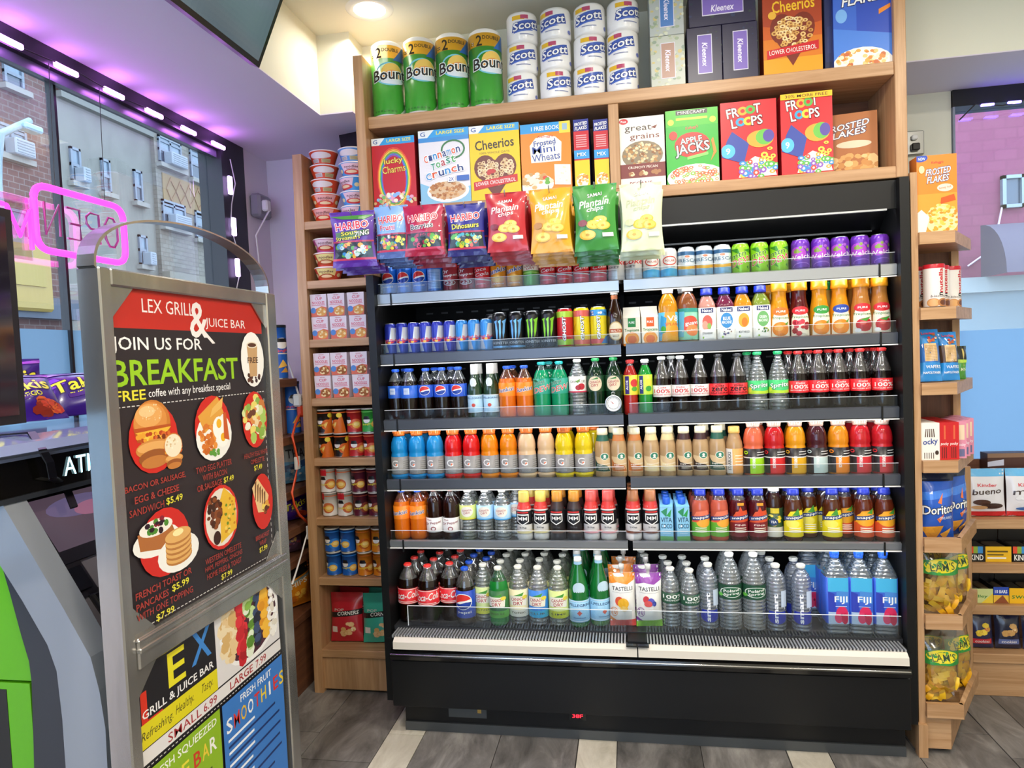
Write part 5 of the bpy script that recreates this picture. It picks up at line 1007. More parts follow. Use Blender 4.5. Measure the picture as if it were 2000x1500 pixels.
shelf_row(2, [('sun', 1003, 0.075), ('baja', 1074, 0.075), ('cc', 1540, 0.075), ('cc', 1580, 0.075), ('cc', 1619, 0.075), ('cc', 1660, 0.075), ('cc', 1700, 0.13), ('cd', 1312, 0.075), ('pbb', 787, 0.12), ('pbb', 880, 0.075), ('sprite', 1460, 0.075)])
shelf_row(3, [('gb', 772), ('gb', 806), ('gb', 837), ('gr', 871.5), ('gr', 905), ('go', 939), ('go', 973.5), ('gp', 1007.5), ('gp', 1044.5), ('gy', 1079), ('gy', 1106, 0.06), ('gy', 1133), ('gy', 1157, 0.055), ('fm', 1185), ('fc', 1216), ('fc', 1254), ('fv', 1289), ('fv', 1322), ('fk', 1356.5), ('fk', 1390), ('fm', 1423), ('sst', 1457),
    ('ba1', 1494), ('ba2', 1532), ('ba3', 1571), ('ba4', 1612), ('ba5', 1651), ('ba6', 1694), ('ba6', 1735)])
shelf_row(3, [('gb', 790, 0.075), ('gb', 822, 0.075), ('gr', 888, 0.075), ('go', 956, 0.075), ('gp', 1027, 0.075), ('fc', 1237, 0.068), ('fv', 1306, 0.066), ('fk', 1374, 0.066), ('fm', 1407, 0.066), ('fm', 1200, 0.068), ('ba1', 1478, 0.075), ('ba3', 1552, 0.075), ('ba4', 1590, 0.075), ('ba6', 1672, 0.075), ('ba6', 1714, 0.075)])
# fifth shelf: front bottles and the rows behind them
shelf_row(4, [('sun', 778, 0, 1), ('sun', 815, 0, 1), ('drb', 848, 0, 1), ('drb', 882.5, 0, 1), ('selg', 915, 0, 1), ('selb', 948.5, 0, 1), ('selb', 980, 0, 1), ('selb', 1003, 0.065), ('mmy', 1026, 0, 2), ('mmy', 1056, 0, 2), ('mmo', 1088.5, 0, 2), ('mmo', 1121, 0, 2), ('mmr', 1155, 0, 2), ('mmr', 1187, 0, 2),
    ('mmc', 1238, 0, 2), ('mmc', 1270, 0, 2), ('vita', 1302, 0, 2, 0, 0.056), ('vita', 1332, 0, 2, 0, 0.056), ('snp', 1373, 0, 2), ('snp', 1409, 0, 2), ('snr', 1441.5, 0, 2), ('snr', 1477, 0, 2), ('gold', 1509, 0.02, 2), ('snl', 1547, 0, 2), ('snl', 1582, 0.055, 1), ('snl', 1625, 0, 2), ('sno', 1657, 0.06, 1), ('sno', 1699, 0, 2), ('sno', 1740, 0, 2)], pitch=0.071)
# deck
def deck(items): shelf_row(5, items, y=2.565)
deck([('k1', 782, 0, 2, 0, 0.088, 0.018), ('k1', 824, 0, 3, 0, 0.088, 0.018), ('k1', 862, 0, 3, 0, 0.088, 0.022), ('p1', 902.5, 0, 3, 0, 0.083, 0.005), ('c1', 941, 0, 0), ('p1', 944, 0.084, 2, 0, 0.083, 0.004), ('c2', 977, 0, 0), ('c1', 983, 0.085, 3, 0, 0.083, 0.004), ('c3', 1012.5, 0, 3, 0, 0.084, 0.008), ('c4', 1052.5, 0, 0), ('c3', 1052, 0.085, 2, 0, 0.084, 0.002), ('c5', 1092, 0, 3, 0, 0.084, 0.0),
      ('s1', 1127, 0, 3, 0, 0.085, 0.0), ('s1', 1167, 0, 3, 0.5, 0.085, -0.003), ('w2', 1255, 0.16, 1), ('w2', 1300, 0.0, 2, 0.2, 0.078), ('w2', 1340, 0, 2, 0.4, 0.078), ('w3', 1376.5, 0, 1, 0, 0.08, 0.012), ('w1', 1421.5, 0, 1, 0, 0.09), ('w1', 1466.5, 0, 1, 0, 0.09), ('w3', 1512, 0, 2, 0, 0.08, -0.006), ('w3', 1565.5, 0, 1, 0, 0.08, -0.008), ('w4', 1600, 0.16, 1, 0, 0.09, 0.01), ('w4', 1641, 0, 2, 0, 0.09), ('w4', 1694, 0, 2, 0, 0.09), ('w4', 1733, 0.095, 1, 0, 0.09), ('w4', 1760, 0, 0)])
shelf_row(5, [('po1', 1207.5, 0, 2, 0, 0.062), ('po2', 1266, 0, 1, 0, 0.062)], y=2.545)
settle()
# thermometer dial hanging in front of the third shelf
t = thing('dial_thermometer', 'round steel dial thermometer hanging on third cooler shelf', 'thermometer', (0, 0, 0))
q = at_y(1198, 788, 2.488)
b = B(); b.v = []; rows = []
import itertools
for rr, yy in ((0.0285, 0.010), (0.0305, 0.006), (0.0305, 0.001), (0.0285, 0.0), (0.0255, 0.0), (0.0245, 0.0025)):
    rows.append([(q.x+rr*cos(2*pi*k/36), 2.488+yy, q.z+rr*sin(2*pi*k/36)) for k in range(36)])
b.grid(rows, 'c8c8c6', 'metalcol', True, wrap=True); b.face(rows[0][::-1], 'c8c8c6', 'metalcol'); mo('case', b, t)
b = B(); b.face(rows[-1], 'e8e8e4', 'print'); decal(b, [o_(0.5, 0.5, 0.44, 0.44, 0.03, '8a8a8a'), [p_([(0.5+0.36*cos(a), 0.5+0.36*sin(a)), (0.5+0.42*cos(a-0.03), 0.5+0.42*sin(a-0.03)), (0.5+0.42*cos(a+0.03), 0.5+0.42*sin(a+0.03))], '444444') for a in [k*0.5 for k in range(13)]], p_([(0.48, 0.47), (0.53, 0.5), (0.26, 0.72)], 'c03030')], 0.049, 0.049, m_flat((q.x-0.0245, 2.4903, q.z-0.0245), (1, 0, 0), (0, 0, 1))); mo('dial', b, t)
b = B(); b.tube([(q.x+0.006*cos(a), 2.492, q.z+0.036+0.006*sin(a)) for a in [2*pi*k/12 for k in range(12)]], 0.0013, 'c8c8c6', 'metalcol', 6, True); b.tube([(q.x, 2.492, q.z+0.042), (q.x, 2.5035, SH[2]+0.0475), (q.x, 2.508, SH[2]+0.048)], 0.0012, 'c8c8c6', 'metalcol', 6); mo('hook', b, t)
# ================================================================== GOODS IN THE WOODEN CABINET
def big(top, c='fff', bg='35a0dc'):
    return [r_(0, 0.9, 1, 1, bg), p_([(0, 0.9), (0, 1), (0.32, 1), (0.18, 0.9)], 'e8ece8'), t_('G', 0.09, 0.95, 0.1, 0.06, '3a5aa0', 0, 0, 0.03), t_(top, 0.64, 0.955, 0.56, 0.045, 'f2e84a', 0, 0, 0.03)]
def cereal_place(key, px0, px1, ytop, Y=2.515, z=None, rz=0.0, shelf='', d=0.062, own=None):
    pass
def cbox(key, desc, x0p, x1p, ytp, zb, shapes, side, Y=2.515, d=0.06, rz=0.0, sideshapes=None, htop=None, name='cereal_box', shelf='', group=None, wfix=None):
    xa = at_y(x0p, ytp+60, Y).x; xb = at_y(x1p, ytp+60, Y).x
    h = htop or (at_y((x0p+x1p)/2, ytp, Y).z-zb)
    carton(key, name, desc, wfix or (xb-xa)*0.985, h, d, side, shapes, 'box', 'print', sideshapes=sideshapes)
    put(key, ((xa+xb)/2, Y, zb), rz, shelf, group=group)
S2 = 'cabinet lower shelf'; S1 = 'cabinet top shelf'
cg = 'cereal boxes on the wooden cabinet'
cbox('luc', 'red cereal box with rainbow arch', 727, 812, 268, LB, [r_(0, 0, 1, 1, 'c4202c'), big('LARGE SIZE')] +
     [('o', 0.5, 0.42, 0.40-0.022*k, 0.44-0.022*k, 0.024, c) for k, c in enumerate(('e84a3a', 'f2a03a', 'f2dc5a', '5ab84a', '3a8ad0', '8a5ab8'))] + [e_(0.5, 0.40, 0.27, 0.32, 'c4202c'),
     tt('lucky', 0.5, 0.66, 0.44, 0.1, 'f2d85a', '7a3a10', 4), tt('Charms', 0.5, 0.55, 0.54, 0.1, 'f2d85a', '7a3a10', 4), s_(0.5, 0.1, 0.48, 0.12, 60, 0.04, ['d8b07a', 'c89a60', 'e8a0b8', '8ac0e0', 'e8d89a', '7ab86a'], 3), s_(0.5, 0.16, 0.2, 0.06, 14, 0.05, ['f4e8d0', 'e8a0c0', '8ab8e8'], 8)], '9c1822', shelf=S2, group=cg)
ctc = []
for wd, y, x0, wl, rot in (('Cinnamon', 0.66, 0.46, 0.74, 10), ('Toast', 0.545, 0.48, 0.5, 8), ('Crunch', 0.42, 0.5, 0.76, 8)):
    cs = ['2a8ac8', '3aa04a', 'e0582a', 'b02a3a', '1a3a7a', '1f8a6a']
    for i, ch in enumerate(wd):
        u = (i+0.5)/len(wd)-0.5
        ctc.append(tt(ch, x0+u*wl, y+u*0.11, wl/len(wd)*0.86, 0.095 if ch.isupper() or ch in 'th' else 0.075, cs[(i*2+len(wd)) % 6], 'fff', rot, 0, 0.05, 0.09))
cbox('ctc', 'white cereal box with multicoloured lettering', 818, 918, 252, LB, [r_(0, 0, 1, 1, 'e6e2e4'), big('LARGE SIZE'), r_(0, 0.84, 1, 0.9, '3f8fd0'), o_(0.68, 0.72, 0.24, 0.13, 0.035, '3a7a4a'), p_([(0, 0), (1, 0), (1, 0.22), (0.6, 0.12), (0, 0.3)], '8ac0dc'), e_(0.55, 0.17, 0.42, 0.15, 'f2efe8'), e_(0.55, 0.18, 0.36, 0.12, 'd8b890'), s_(0.52, 0.18, 0.34, 0.11, 70, 0.035, ['c8905a', 'b87a44', 'dcae7a', 'a8683a'], 4), ctc, r_(0.56, 0.28, 0.70, 0.36, 'f0f0f0'), t_('2X', 0.63, 0.32, 0.1, 0.05, '2a4a9a'), r_(0.74, 0.29, 0.98, 0.36, '3a6ab8')], 'c8c0c0', shelf=S2, group=cg)
def heart(cx, cy, s, c): return [e_(cx-s*0.5, cy+s*0.16, s*0.56, s*0.42, c), e_(cx+s*0.5, cy+s*0.16, s*0.56, s*0.42, c), p_([(cx-s*1.02, cy+s*0.06), (cx, cy-s*0.9), (cx+s*1.02, cy+s*0.06), (cx, cy+s*0.4)], c)]
def cheer(bowl): return [heart(0.5, 0.37, 0.40, '6a2a24'), s_(0.33, 0.42, 0.2, 0.11, 46, 0.045, ['e0c498', 'd0ae7c', 'ecd8b0'], 5, '7a3a2a'), s_(0.67, 0.42, 0.2, 0.11, 46, 0.045, ['e0c498', 'd0ae7c', 'ecd8b0'], 6, '7a3a2a'), s_(0.5, 0.28, 0.2, 0.09, 30, 0.045, ['e0c498', 'd0ae7c'], 7, '7a3a2a'), s_(0.4, 0.4, 0.2, 0.06, 3, 0.06, ['c02a30'], 9), p_([(0.06, 0.14), (0.94, 0.22), (0.94, 0.32), (0.06, 0.25)], 'c8202a'), t_('LOWER CHOLESTEROL', 0.5, 0.235, 0.8, 0.05, 'f8f4ee', 3.5, 0, 0.03)]
cbox('che', 'yellow cereal box with a red heart bowl', 917, 1016, 243, LB, [r_(0, 0, 1, 1, 'eec818'), big('LARGE SIZE'), t_('Cheerios', 0.5, 0.745, 0.78, 0.13, '2a2018', 3, 0, 0.015), t_('100% WHOLE OATS', 0.5, 0.63, 0.6, 0.028, '8a7a2a'), cheer(0)], 'd8b010', shelf=S2, group=cg)
cbox('mini', 'orange cereal box with white wheat biscuits', 1017, 1116, 240, LB, [r_(0, 0, 1, 1, 'ee8a2a'), r_(0, 0.87, 1, 1, '2f9ad8'), t_('1 FREE BOOK', 0.5, 0.93, 0.56, 0.06, 'f4f4f0', 0, 0, 0.03), r_(0.78, 0.84, 1, 1, 'f0d44a'), r_(0.84, 0.88, 0.94, 0.97, '9ab8c8'), p_([(0.2, 0.46), (0.8, 0.46), (0.82, 0.72), (0.7, 0.8), (0.5, 0.83), (0.3, 0.8), (0.18, 0.7)], 'f2eede'), t_("Kellogg's", 0.5, 0.81, 0.3, 0.04, 'c8303a', 0, 0.2), tt('Frosted', 0.48, 0.73, 0.44, 0.075, '2a4a9a', 'f4f0e0', 4), tt('Mini', 0.46, 0.64, 0.46, 0.1, '2a4a9a', 'f4f0e0', 4, 0, 0.03), tt('Wheats', 0.5, 0.53, 0.56, 0.1, '2a4a9a', 'f4f0e0', 4, 0, 0.03), e_(0.3, 0.16, 0.34, 0.14, 'f4efe2'), s_(0.3, 0.2, 0.3, 0.12, 30, 0.06, ['d8b074', 'c89a5a', 'eee4cc', 'e8dcc0'], 5), s_(0.45, 0.2, 0.1, 0.05, 5, 0.05, ['6ab04a', 'd84a3a'], 6), p_([(0.66, 0.14), (0.98, 0.12), (0.98, 0.4), (0.66, 0.42)], 'f0ead8'), s_(0.82, 0.27, 0.13, 0.11, 30, 0.02, ['e2d6b8', 'f8f4e8'], 3)], 'd87a20', shelf=S2, group=cg)
fside = [r_(0, 0, 1, 1, 'c82a36'), r_(0, 0.84, 1, 1, '2a3488'), tt('FROSTED', 0.5, 0.94, 0.84, 0.045, 'fff', '1a2058', 6, 0.2, 0.03), tt('FLAKES', 0.5, 0.88, 0.8, 0.045, 'fff', '1a2058', 6, 0.2, 0.03), [r_(0.15, 0.62+0.03*k, 0.85, 0.635+0.03*k, 'e8a0a4') for k in range(6)], r_(0, 0.46, 1, 0.58, '3a9ad8'), t_('MIX', 0.5, 0.52, 0.6, 0.05, 'fff'), r_(0, 0, 1, 0.44, 'f0c82a'), e_(0.5, 0.16, 0.4, 0.1, 'f0ece0'), s_(0.5, 0.17, 0.36, 0.08, 20, 0.1, ['e8a84a', 'd88a2a', 'f0c070'], 2)]
for i, (a, b_) in enumerate(((1121, 1151), (1160, 1189))):
    cbox('fs%d' % i, ('first' if i == 0 else 'second')+' narrow cereal box turned sideways, '+('beside orange box' if i == 0 else 'beside wooden divider'), a, b_, 233, LB, fside, '2a3488', d=0.19, shelf=S2, group=cg)
cbox('gg', 'white grain cereal box with brown band', 1210, 1299, 228, LB, [r_(0, 0, 1, 1, 'e9e2d6'), e_(0.1, 0.95, 0.1, 0.04, 'c8303a'), t_('Post', 0.1, 0.95, 0.12, 0.035, 'fff'), t_('great', 0.42, 0.83, 0.6, 0.1, '4a3a30', 0, 0, 0.0), t_('grains', 0.56, 0.715, 0.66, 0.1, '7a3a2e', 0, 0, 0.0), p_([(0.7, 0.84), (0.85, 0.87), (0.8, 0.82)], '7a3a2e'), e_(0.5, 0.46, 0.46, 0.2, '8a7a60'), s_(0.5, 0.46, 0.42, 0.17, 110, 0.035, ['c8a070', 'b08048', 'dcc090', '8a5a34', 'e0d0a8'], 5), r_(0, 0.14, 1, 0.34, '7c3430'), t_('CRUNCHY PECAN', 0.5, 0.29, 0.66, 0.035, 'f0e0d0'), [s_(0.2+0.3*k, 0.2, 0.08, 0.03, 8, 0.04, ['e0c8a0', 'a8744a'], k) for k in range(3)], r_(0, 0, 1, 0.14, 'e4e0d8'), t_('PECANS', 0.45, 0.06, 0.5, 0.05, '8a3a34')], 'd8d0c4', shelf=S2, group=cg)
cbox('aj', 'bright green cereal box with slanted lettering', 1300, 1404, 213, LB, [r_(0, 0, 1, 1, '3aae3c'), r_(0, 0.78, 1, 1, '52b83a'), r_(0.2, 0.93, 0.8, 0.99, '4a4a4a'), t_('MINECRAFT', 0.5, 0.96, 0.52, 0.04, 'e8e8e0', 0, 0, 0.04), r_(0.2, 0.86, 0.8, 0.89, 'd8e04a'), e_(0.1, 0.84, 0.06, 0.04, 'f0d84a'), e_(0.9, 0.84, 0.06, 0.04, 'f0d84a'), t_("Kellogg's", 0.5, 0.75, 0.24, 0.05, 'e84a5a', 6, 0.2), e_(0.5, 0.52, 0.34, 0.17, 'd83a34'), tt('APPLE', 0.48, 0.585, 0.42, 0.08, 'f4f2ea', '1a1a1a', 6, 0, 0.04), tt('JACKS', 0.5, 0.46, 0.66, 0.17, 'f4f2ea', '1a1a1a', 6, 0, 0.05), e_(0.14, 0.66, 0.08, 0.06, 'e04038'), p_([(0.4, 0.32), (0.8, 0.37), (0.8, 0.41), (0.4, 0.36)], '8ad86a'), e_(0.55, 0.08, 0.55, 0.18, 'f4f0e6'), s_(0.55, 0.1, 0.46, 0.13, 80, 0.045, ['e0784a', 'd8603a', '8ab84a', 'e8a06a'], 4, 'f4ead8'), p_([(0.84, 0.28), (0.96, 0.4), (0.9, 0.6), (0.86, 0.56), (0.9, 0.4)], 'd88a3a')], '2a8a30', shelf=S2, group=cg)
def loops(extra=None): return [r_(0, 0, 1, 1, 'd8262e'), tt('FR', 0.22, 0.86, 0.22, 0.12, 'f2eee2', '6a1018', 8, 0, 0.05), e_(0.40, 0.875, 0.09, 0.055, 'e8a83a'), e_(0.40, 0.875, 0.04, 0.025, 'd8262e'), e_(0.54, 0.885, 0.09, 0.055, '5ab04a'), e_(0.54, 0.885, 0.04, 0.025, 'd8262e'), tt('T', 0.66, 0.895, 0.12, 0.12, 'f2eee2', '6a1018', 4, 0, 0.05), tt('L', 0.24, 0.72, 0.1, 0.12, 'f2eee2', '6a1018', 8, 0, 0.05), e_(0.36, 0.735, 0.09, 0.055, '3aa0c8'), e_(0.36, 0.735, 0.04, 0.025, 'd8262e'), e_(0.50, 0.74, 0.09, 0.055, 'f0d03a'), e_(0.50, 0.74, 0.04, 0.025, 'd8262e'), tt('PS', 0.65, 0.745, 0.2, 0.12, 'f2eee2', '6a1018', 4, 0, 0.05),
    p_([(0, 0.3), (0.4, 0.2), (0.5, 0.45), (0.2, 0.62), (0.1, 0.5)], '3a4a9c'), p_([(0.3, 0.5), (0.9, 0.62), (0.95, 0.5), (0.5, 0.34)], 'f0a83a') if False else e_(0.7, 0.5, 0.24, 0.11, 'f0a23a'), e_(0.78, 0.52, 0.16, 0.10, '6ab84a'), e_(0.85, 0.53, 0.1, 0.08, '5a4a9c'), e_(0.12, 0.37, 0.13, 0.09, '58b8e8'), t_('9', 0.12, 0.37, 0.08, 0.08, 'f4f4f8', 0, 0, 0.04), p_([(0.3, 0.02), (0.98, 0.02), (0.9, 0.2), (0.6, 0.28), (0.4, 0.2)], 'f0ece2'), s_(0.62, 0.12, 0.36, 0.12, 46, 0.06, ['e04a3a', 'f0a03a', '5ab04a', '3a8ac8', '8a5ab8', 'f0d44a'], 5, 'f0e4d0'), s_(0.85, 0.3, 0.1, 0.08, 5, 0.06, ['f0d44a', '5ab04a'], 7, 'd8262e'), extra or []]
cbox('fl1', 'red fruity cereal box without top banner', 1407, 1518, 197, LB, loops(), 'b01c24', shelf=S2, group=cg)
cbox('fl2', 'tall red fruity cereal box with yellow banner', 1524, 1627, 181, LB, [loops(), r_(0, 0.93, 1, 1, 'e8bc22'), t_('30% MORE FREE', 0.5, 0.965, 0.82, 0.035, '5a1a14', 0, 0, 0.03)], 'b01c24', shelf=S2, group=cg)
flk = lambda bg: [r_(0, 0, 1, 1, bg), tt('FROSTED', 0.5, 0.80, 0.74, 0.1, 'f6f4f0', '20285a', 8, 0.25, 0.05), tt('FLAKES', 0.48, 0.68, 0.66, 0.1, 'f6f4f0', '20285a', 8, 0.25, 0.05)]
cbox('ffb', 'brown orange cereal box set back in shadow', 1622, 1690, 222, LB, flk('b06a34')+[e_(0.6, 0.5, 0.3, 0.06, 'e8d0b0'), s_(0.6, 0.16, 0.5, 0.18, 60, 0.07, ['d8a05a', 'c88a44', 'e8c080'], 4)], 'a05a2c', Y=2.60, rz=-0.12, shelf=S2, wfix=0.19, group=cg)
# top shelf: paper towels, toilet rolls, tissue boxes, two cereal boxes
def towel(key, r, h):
    b = B(); b.lathe([(0.02, 0.0, 'f2efe8', 'paper'), (r*0.96, 0.002, 'f2efe8', 'paper'), (r, 0.012, 'f2efe8', 'paper'), (r, h*0.5, 'f2efe8', 'paper'), (r, h-0.03, 'f4f1ea', 'paper'), (r*0.96, h-0.008, 'f4f1ea', 'paper'), (r*0.80, h, 'f4f1ea', 'paper'), (0.022, h-0.002, 'e6e0d4', 'paper'), (0.021, h-0.03, 'b89a78', 'paper')], 36, cap1=False)
    s = B(); w = pi*r; z1 = h*0.955; hh = h*0.90
    s.lathe([(r+0.0006, 0.006, '3f9a34', 'foil'), (r+0.0006, z1-hh*0.22, '3f9a34', 'foil'), (r+0.0006, z1-hh*0.22, 'ecb01e', 'foil'), (r+0.0006, z1-0.008, 'ecb01e', 'foil'), (r+0.0006, z1-0.008, 'ecb01e', 'foil')], 40, cap0=False, cap1=False)
    decal(s, [p_([(0.62, 0.78), (1.1, 0.78), (1.1, 1.0), (0.86, 1.0)], '2f6cb4'), t_('1=', 0.16, 0.86, 0.14, 0.09, '2a2418'), t_('2', 0.34, 0.89, 0.12, 0.15, '2a2418', 0, 0, 0.04), t_('DOUBLE', 0.58, 0.93, 0.34, 0.05, '2a2418', 0, 0, 0.02), p_([(0.9, 0.86), (0.98, 0.98), (1.04, 0.9)], 'e8eef4'),
        o_(0.55, 0.58, 0.3, 0.17, 0.03, '7ac8d8'), e_(0.6, 0.60, 0.22, 0.14, 'f0c860'), e_(0.62, 0.55, 0.2, 0.09, 'e89a4a'), e_(0.6, 0.48, 0.24, 0.05, 'dfe6ee'), tt('Bounty', 0.62, 0.56, 0.84, 0.21, '1a1c20', 'eef2ee', 6, 0.12, 0.05, 0.06), p_([(1.1, 0.0), (1.1, 0.42), (0.86, 0.1), (0.72, 0.0)], 'e4e6e0'), [r_(0.2+0.07*k, 0.03, 0.24+0.07*k, 0.05, '2f7a2c') for k in range(7)]], w, hh, m_cyl(r+0.0008, 0.008, w), 'foil', du=w/28, clip=False)
    reg(key, 'paper_towel_roll', 'paper towel', 'green and yellow wrapped paper towel roll', [('roll', b.mesh('roll')), ('wrapper', s.mesh('wrapper'))])
towel('tow', 0.0622, 0.285)
for k, px in enumerate((744, 813, 879, 946)):
    put('tow', (-0.8785+0.1292*k, 2.567, UB), 0.28+0.02*k, S1)
def tproll(key, r, h):
    b = B(); b.lathe([(0.02, 0.0, 'f0eeea', 'foil'), (r*0.93, 0.001, 'f0eeea', 'foil'), (r, 0.010, 'f0eeea', 'foil'), (r*1.005, h*0.5, 'f0eeea', 'foil'), (r, h-0.010, 'f0eeea', 'foil'), (r*0.93, h-0.001, 'f0eeea', 'foil'), (0.02, h, 'f0eeea', 'foil')], 36, cap1=False)
    w = pi*r
    decal(b, [p_([(0.22, 0.32), (0.86, 0.46), (0.82, 0.78), (0.26, 0.62)], '3f5cb0'), p_([(0.26, 0.28), (0.7, 0.38), (0.6, 0.42), (0.28, 0.34)], '4a6ac0'), r_(0.24, 0.72, 0.5, 0.86, 'e8b82a'), r_(0.42, 0.74, 0.58, 0.87, 'b84a6a'), tt('Scott', 0.54, 0.55, 0.58, 0.27, 'f6f6f4', '2a3c80', 9, 0.2, 0.04, 0.05), r_(0.4, 0.22, 0.7, 0.25, '8a90b0'), e_(0.94, 0.2, 0.05, 0.07, '6a74b8')], w, h, m_cyl(r*1.006, 0, w), 'foil', du=w/28, off=0.0004)
    reg(key, 'toilet_roll', 'toilet paper', 'white wrapped toilet roll with blue lettering', [('wrapped_roll', b.mesh('wrapped_roll'))])
rh = 0.1085
tproll('tp', 0.0575, rh)
for k, px in enumerate((1021, 1086, 1152, 1217)):
    for j in range(3):
        if True:
            o = put('tp', (x_on(px, 2.565, 2.5)+(0.004*((j*7+k*3) % 3-1)), 2.565, UB+rh*j), (-0.15, 0.35, 0.05, -0.1, 0.3, -0.3)[(j*2+k) % 6], 'cabinet top shelf', group='wrapped toilet rolls on the cabinet', own='wrapped white toilet roll, %s in %s stack' % (('bottom', 'middle', 'top')[j], ORD[k]))
def tissue(key, desc, w, h, d, base, panel, deco, tx='Kleenex', rot=90, extra=()):
    b = B(); b.box(-w/2, w/2, 0, d, 0, h, base, 'print', 0.0015)
    sh = [deco, r_(0.3, 0.16, 0.72, 0.86, 'd8d4e0') if h > w else r_(0.2, 0.3, 0.82, 0.92, 'd8d4e0'), r_(0.32, 0.175, 0.70, 0.845, panel) if h > w else r_(0.21, 0.33, 0.81, 0.89, panel), ('t', tx, 0.51, 0.5, 0.42 if h > w else 0.34, 0.11 if h > w else 0.2, 'e8e0f0', -90 if h > w else 0, 0.15, 0.02, None) if h <= w else ('t', tx, 0.51, 0.5, 0.42*h/w, 0.16*w/h, 'e8e0f0', -90, 0.15, 0.02, None)]
    decal(b, sh, w, h, m_flat((-w/2, 0, 0), (1, 0, 0), (0, 0, 1)), 'print', off=0.0003)
    decal(b, [deco], d, h, m_flat((w/2, 0, 0), (0, 1, 0), (0, 0, 1)), 'print', off=0.0003)
    reg(key, 'tissue_box', 'tissue box', desc, [('carton', b.mesh('carton'))])
fl = [s_(0.5, 0.5, 0.6, 0.6, 70, 0.06, ['9aa88a', 'b4b89a', 'c8ccb4', '8a9a86', 'c8b87a'], 4)]
dk_ = [s_(0.5, 0.5, 0.6, 0.6, 24, 0.03, ['1c2a3a', '2a3a34', '243050'], 6)]
xa = at_y(1271, 120, 2.515).x; xb = at_y(1338, 120, 2.515).x
tissue('kf1', 'pale floral tissue box with tan panel, standing upright', xb-xa, 0.178, 0.11, 'b8bcae', 'b08a78', fl); tissue('kf2', 'pale floral tissue box with blue panel, stacked on top', xb-xa, 0.178, 0.11, 'aeb4ae', '4a7ab8', fl)
tg = 'tissue boxes on the cabinet top shelf'
put('kf1', ((xa+xb)/2, 2.515, UB), 0.0, '', group=tg); put('kf2', ((xa+xb)/2, 2.515, UB+0.179), 0.0, '', group=tg)
pw = at_y(1410, 100, 2.515).x-at_y(1342, 100, 2.515).x
tissue('kp1', 'dark upright tissue box with purple panel, left of two', pw, 0.193, 0.11, '221f3c', '7a62b4', dk_); tissue('kp2', 'dark upright tissue box with purple panel, beside orange cereal', pw, 0.193, 0.11, '221f3c', '7a62b4', dk_)
tissue('kp3', 'dark tissue box lying across two upright ones', 0.225, 0.115, 0.11, '221f3c', '7a62b4', dk_)
x0 = at_y(1342, 100, 2.515).x
put('kp1', (x0+pw/2, 2.515, UB), 0, '', group=tg); put('kp2', (x0+pw*1.5+0.002, 2.515, UB), 0, '', group=tg); put('kp3', (x0+0.122, 2.515, UB+0.194), 0, '', group=tg)
cbox('hnc', 'orange red honey cereal box with oat rings', 1491, 1608, 70, UB, [r_(0, 0, 1, 1, 'a8401e'), r_(0, 0, 1, 0.42, 'd8781c'), r_(0, 0, 1, 0.16, 'ec9c1c'), p_([(0, 0.36), (1, 0.36), (1, 0.5), (0.5, 0.44), (0, 0.5)], 'c85a1c'), t_('Honey Nut', 0.6, 0.79, 0.44, 0.06, 'f0b83a', 2), t_('Cheerios', 0.52, 0.69, 0.72, 0.12, 'f2c22a', 3, 0, 0.03), heart(0.5, 0.40, 0.36, '7a2a18'), s_(0.5, 0.42, 0.33, 0.15, 90, 0.045, ['e8c07a', 'd8a85a', 'f0d8a0', 'c89048'], 5, '8a4a1c'), p_([(0.06, 0.16), (0.94, 0.22), (0.94, 0.31), (0.06, 0.25)], 'c81c26'), t_('LOWER CHOLESTEROL', 0.5, 0.235, 0.8, 0.045, 'f8f0e6', 3, 0, 0.03), e_(0.16, 0.6, 0.07, 0.04, 'e8b03a'), e_(0.84, 0.92, 0.12, 0.05, 'e0e8f0')], '8a2a14', htop=0.335, d=0.075, shelf=S1, group=cg)
carton('navy', 'cereal_box', 'narrow navy box edge between two cereal boxes', 0.03, 0.30, 0.19, '1c2348', [r_(0.1, 0.1, 0.9, 0.9, '222c5a'), r_(0.3, 0.2, 0.7, 0.5, '2a3668')]); put('navy', (x_on(1619, 2.53, 2.5), 2.53, UB), 0, S1, group=cg)
cbox('ff1', 'royal blue flake cereal box', 1628, 1744, 60, UB, [r_(0, 0, 1, 1, '2a4cb4'), r_(0, 0, 0.4, 1, '3a66c8'), p_([(0, 0), (1, 0), (1, 0.3), (0, 0.4)], '4a80d8'), tt('FROSTED', 0.5, 0.80, 0.8, 0.1, 'f6f4f0', '16205a', 6, 0.25, 0.05), tt('FLAKES', 0.52, 0.68, 0.72, 0.1, 'f6f4f0', '16205a', 6, 0.25, 0.05), e_(0.14, 0.52, 0.1, 0.07, '7ab0e8'), p_([(0.78, 0.5), (0.98, 0.56), (0.98, 0.6), (0.78, 0.55)], 'e88a2a'), e_(0.5, 0.02, 0.52, 0.17, 'f2eee4'), s_(0.5, 0.05, 0.44, 0.12, 80, 0.045, ['e8a84a', 'd8883a', 'f0c880', 'c86a3a', 'f4e4c0'], 4)], '1e3a98', htop=0.33, d=0.075, shelf=S1, group=cg)
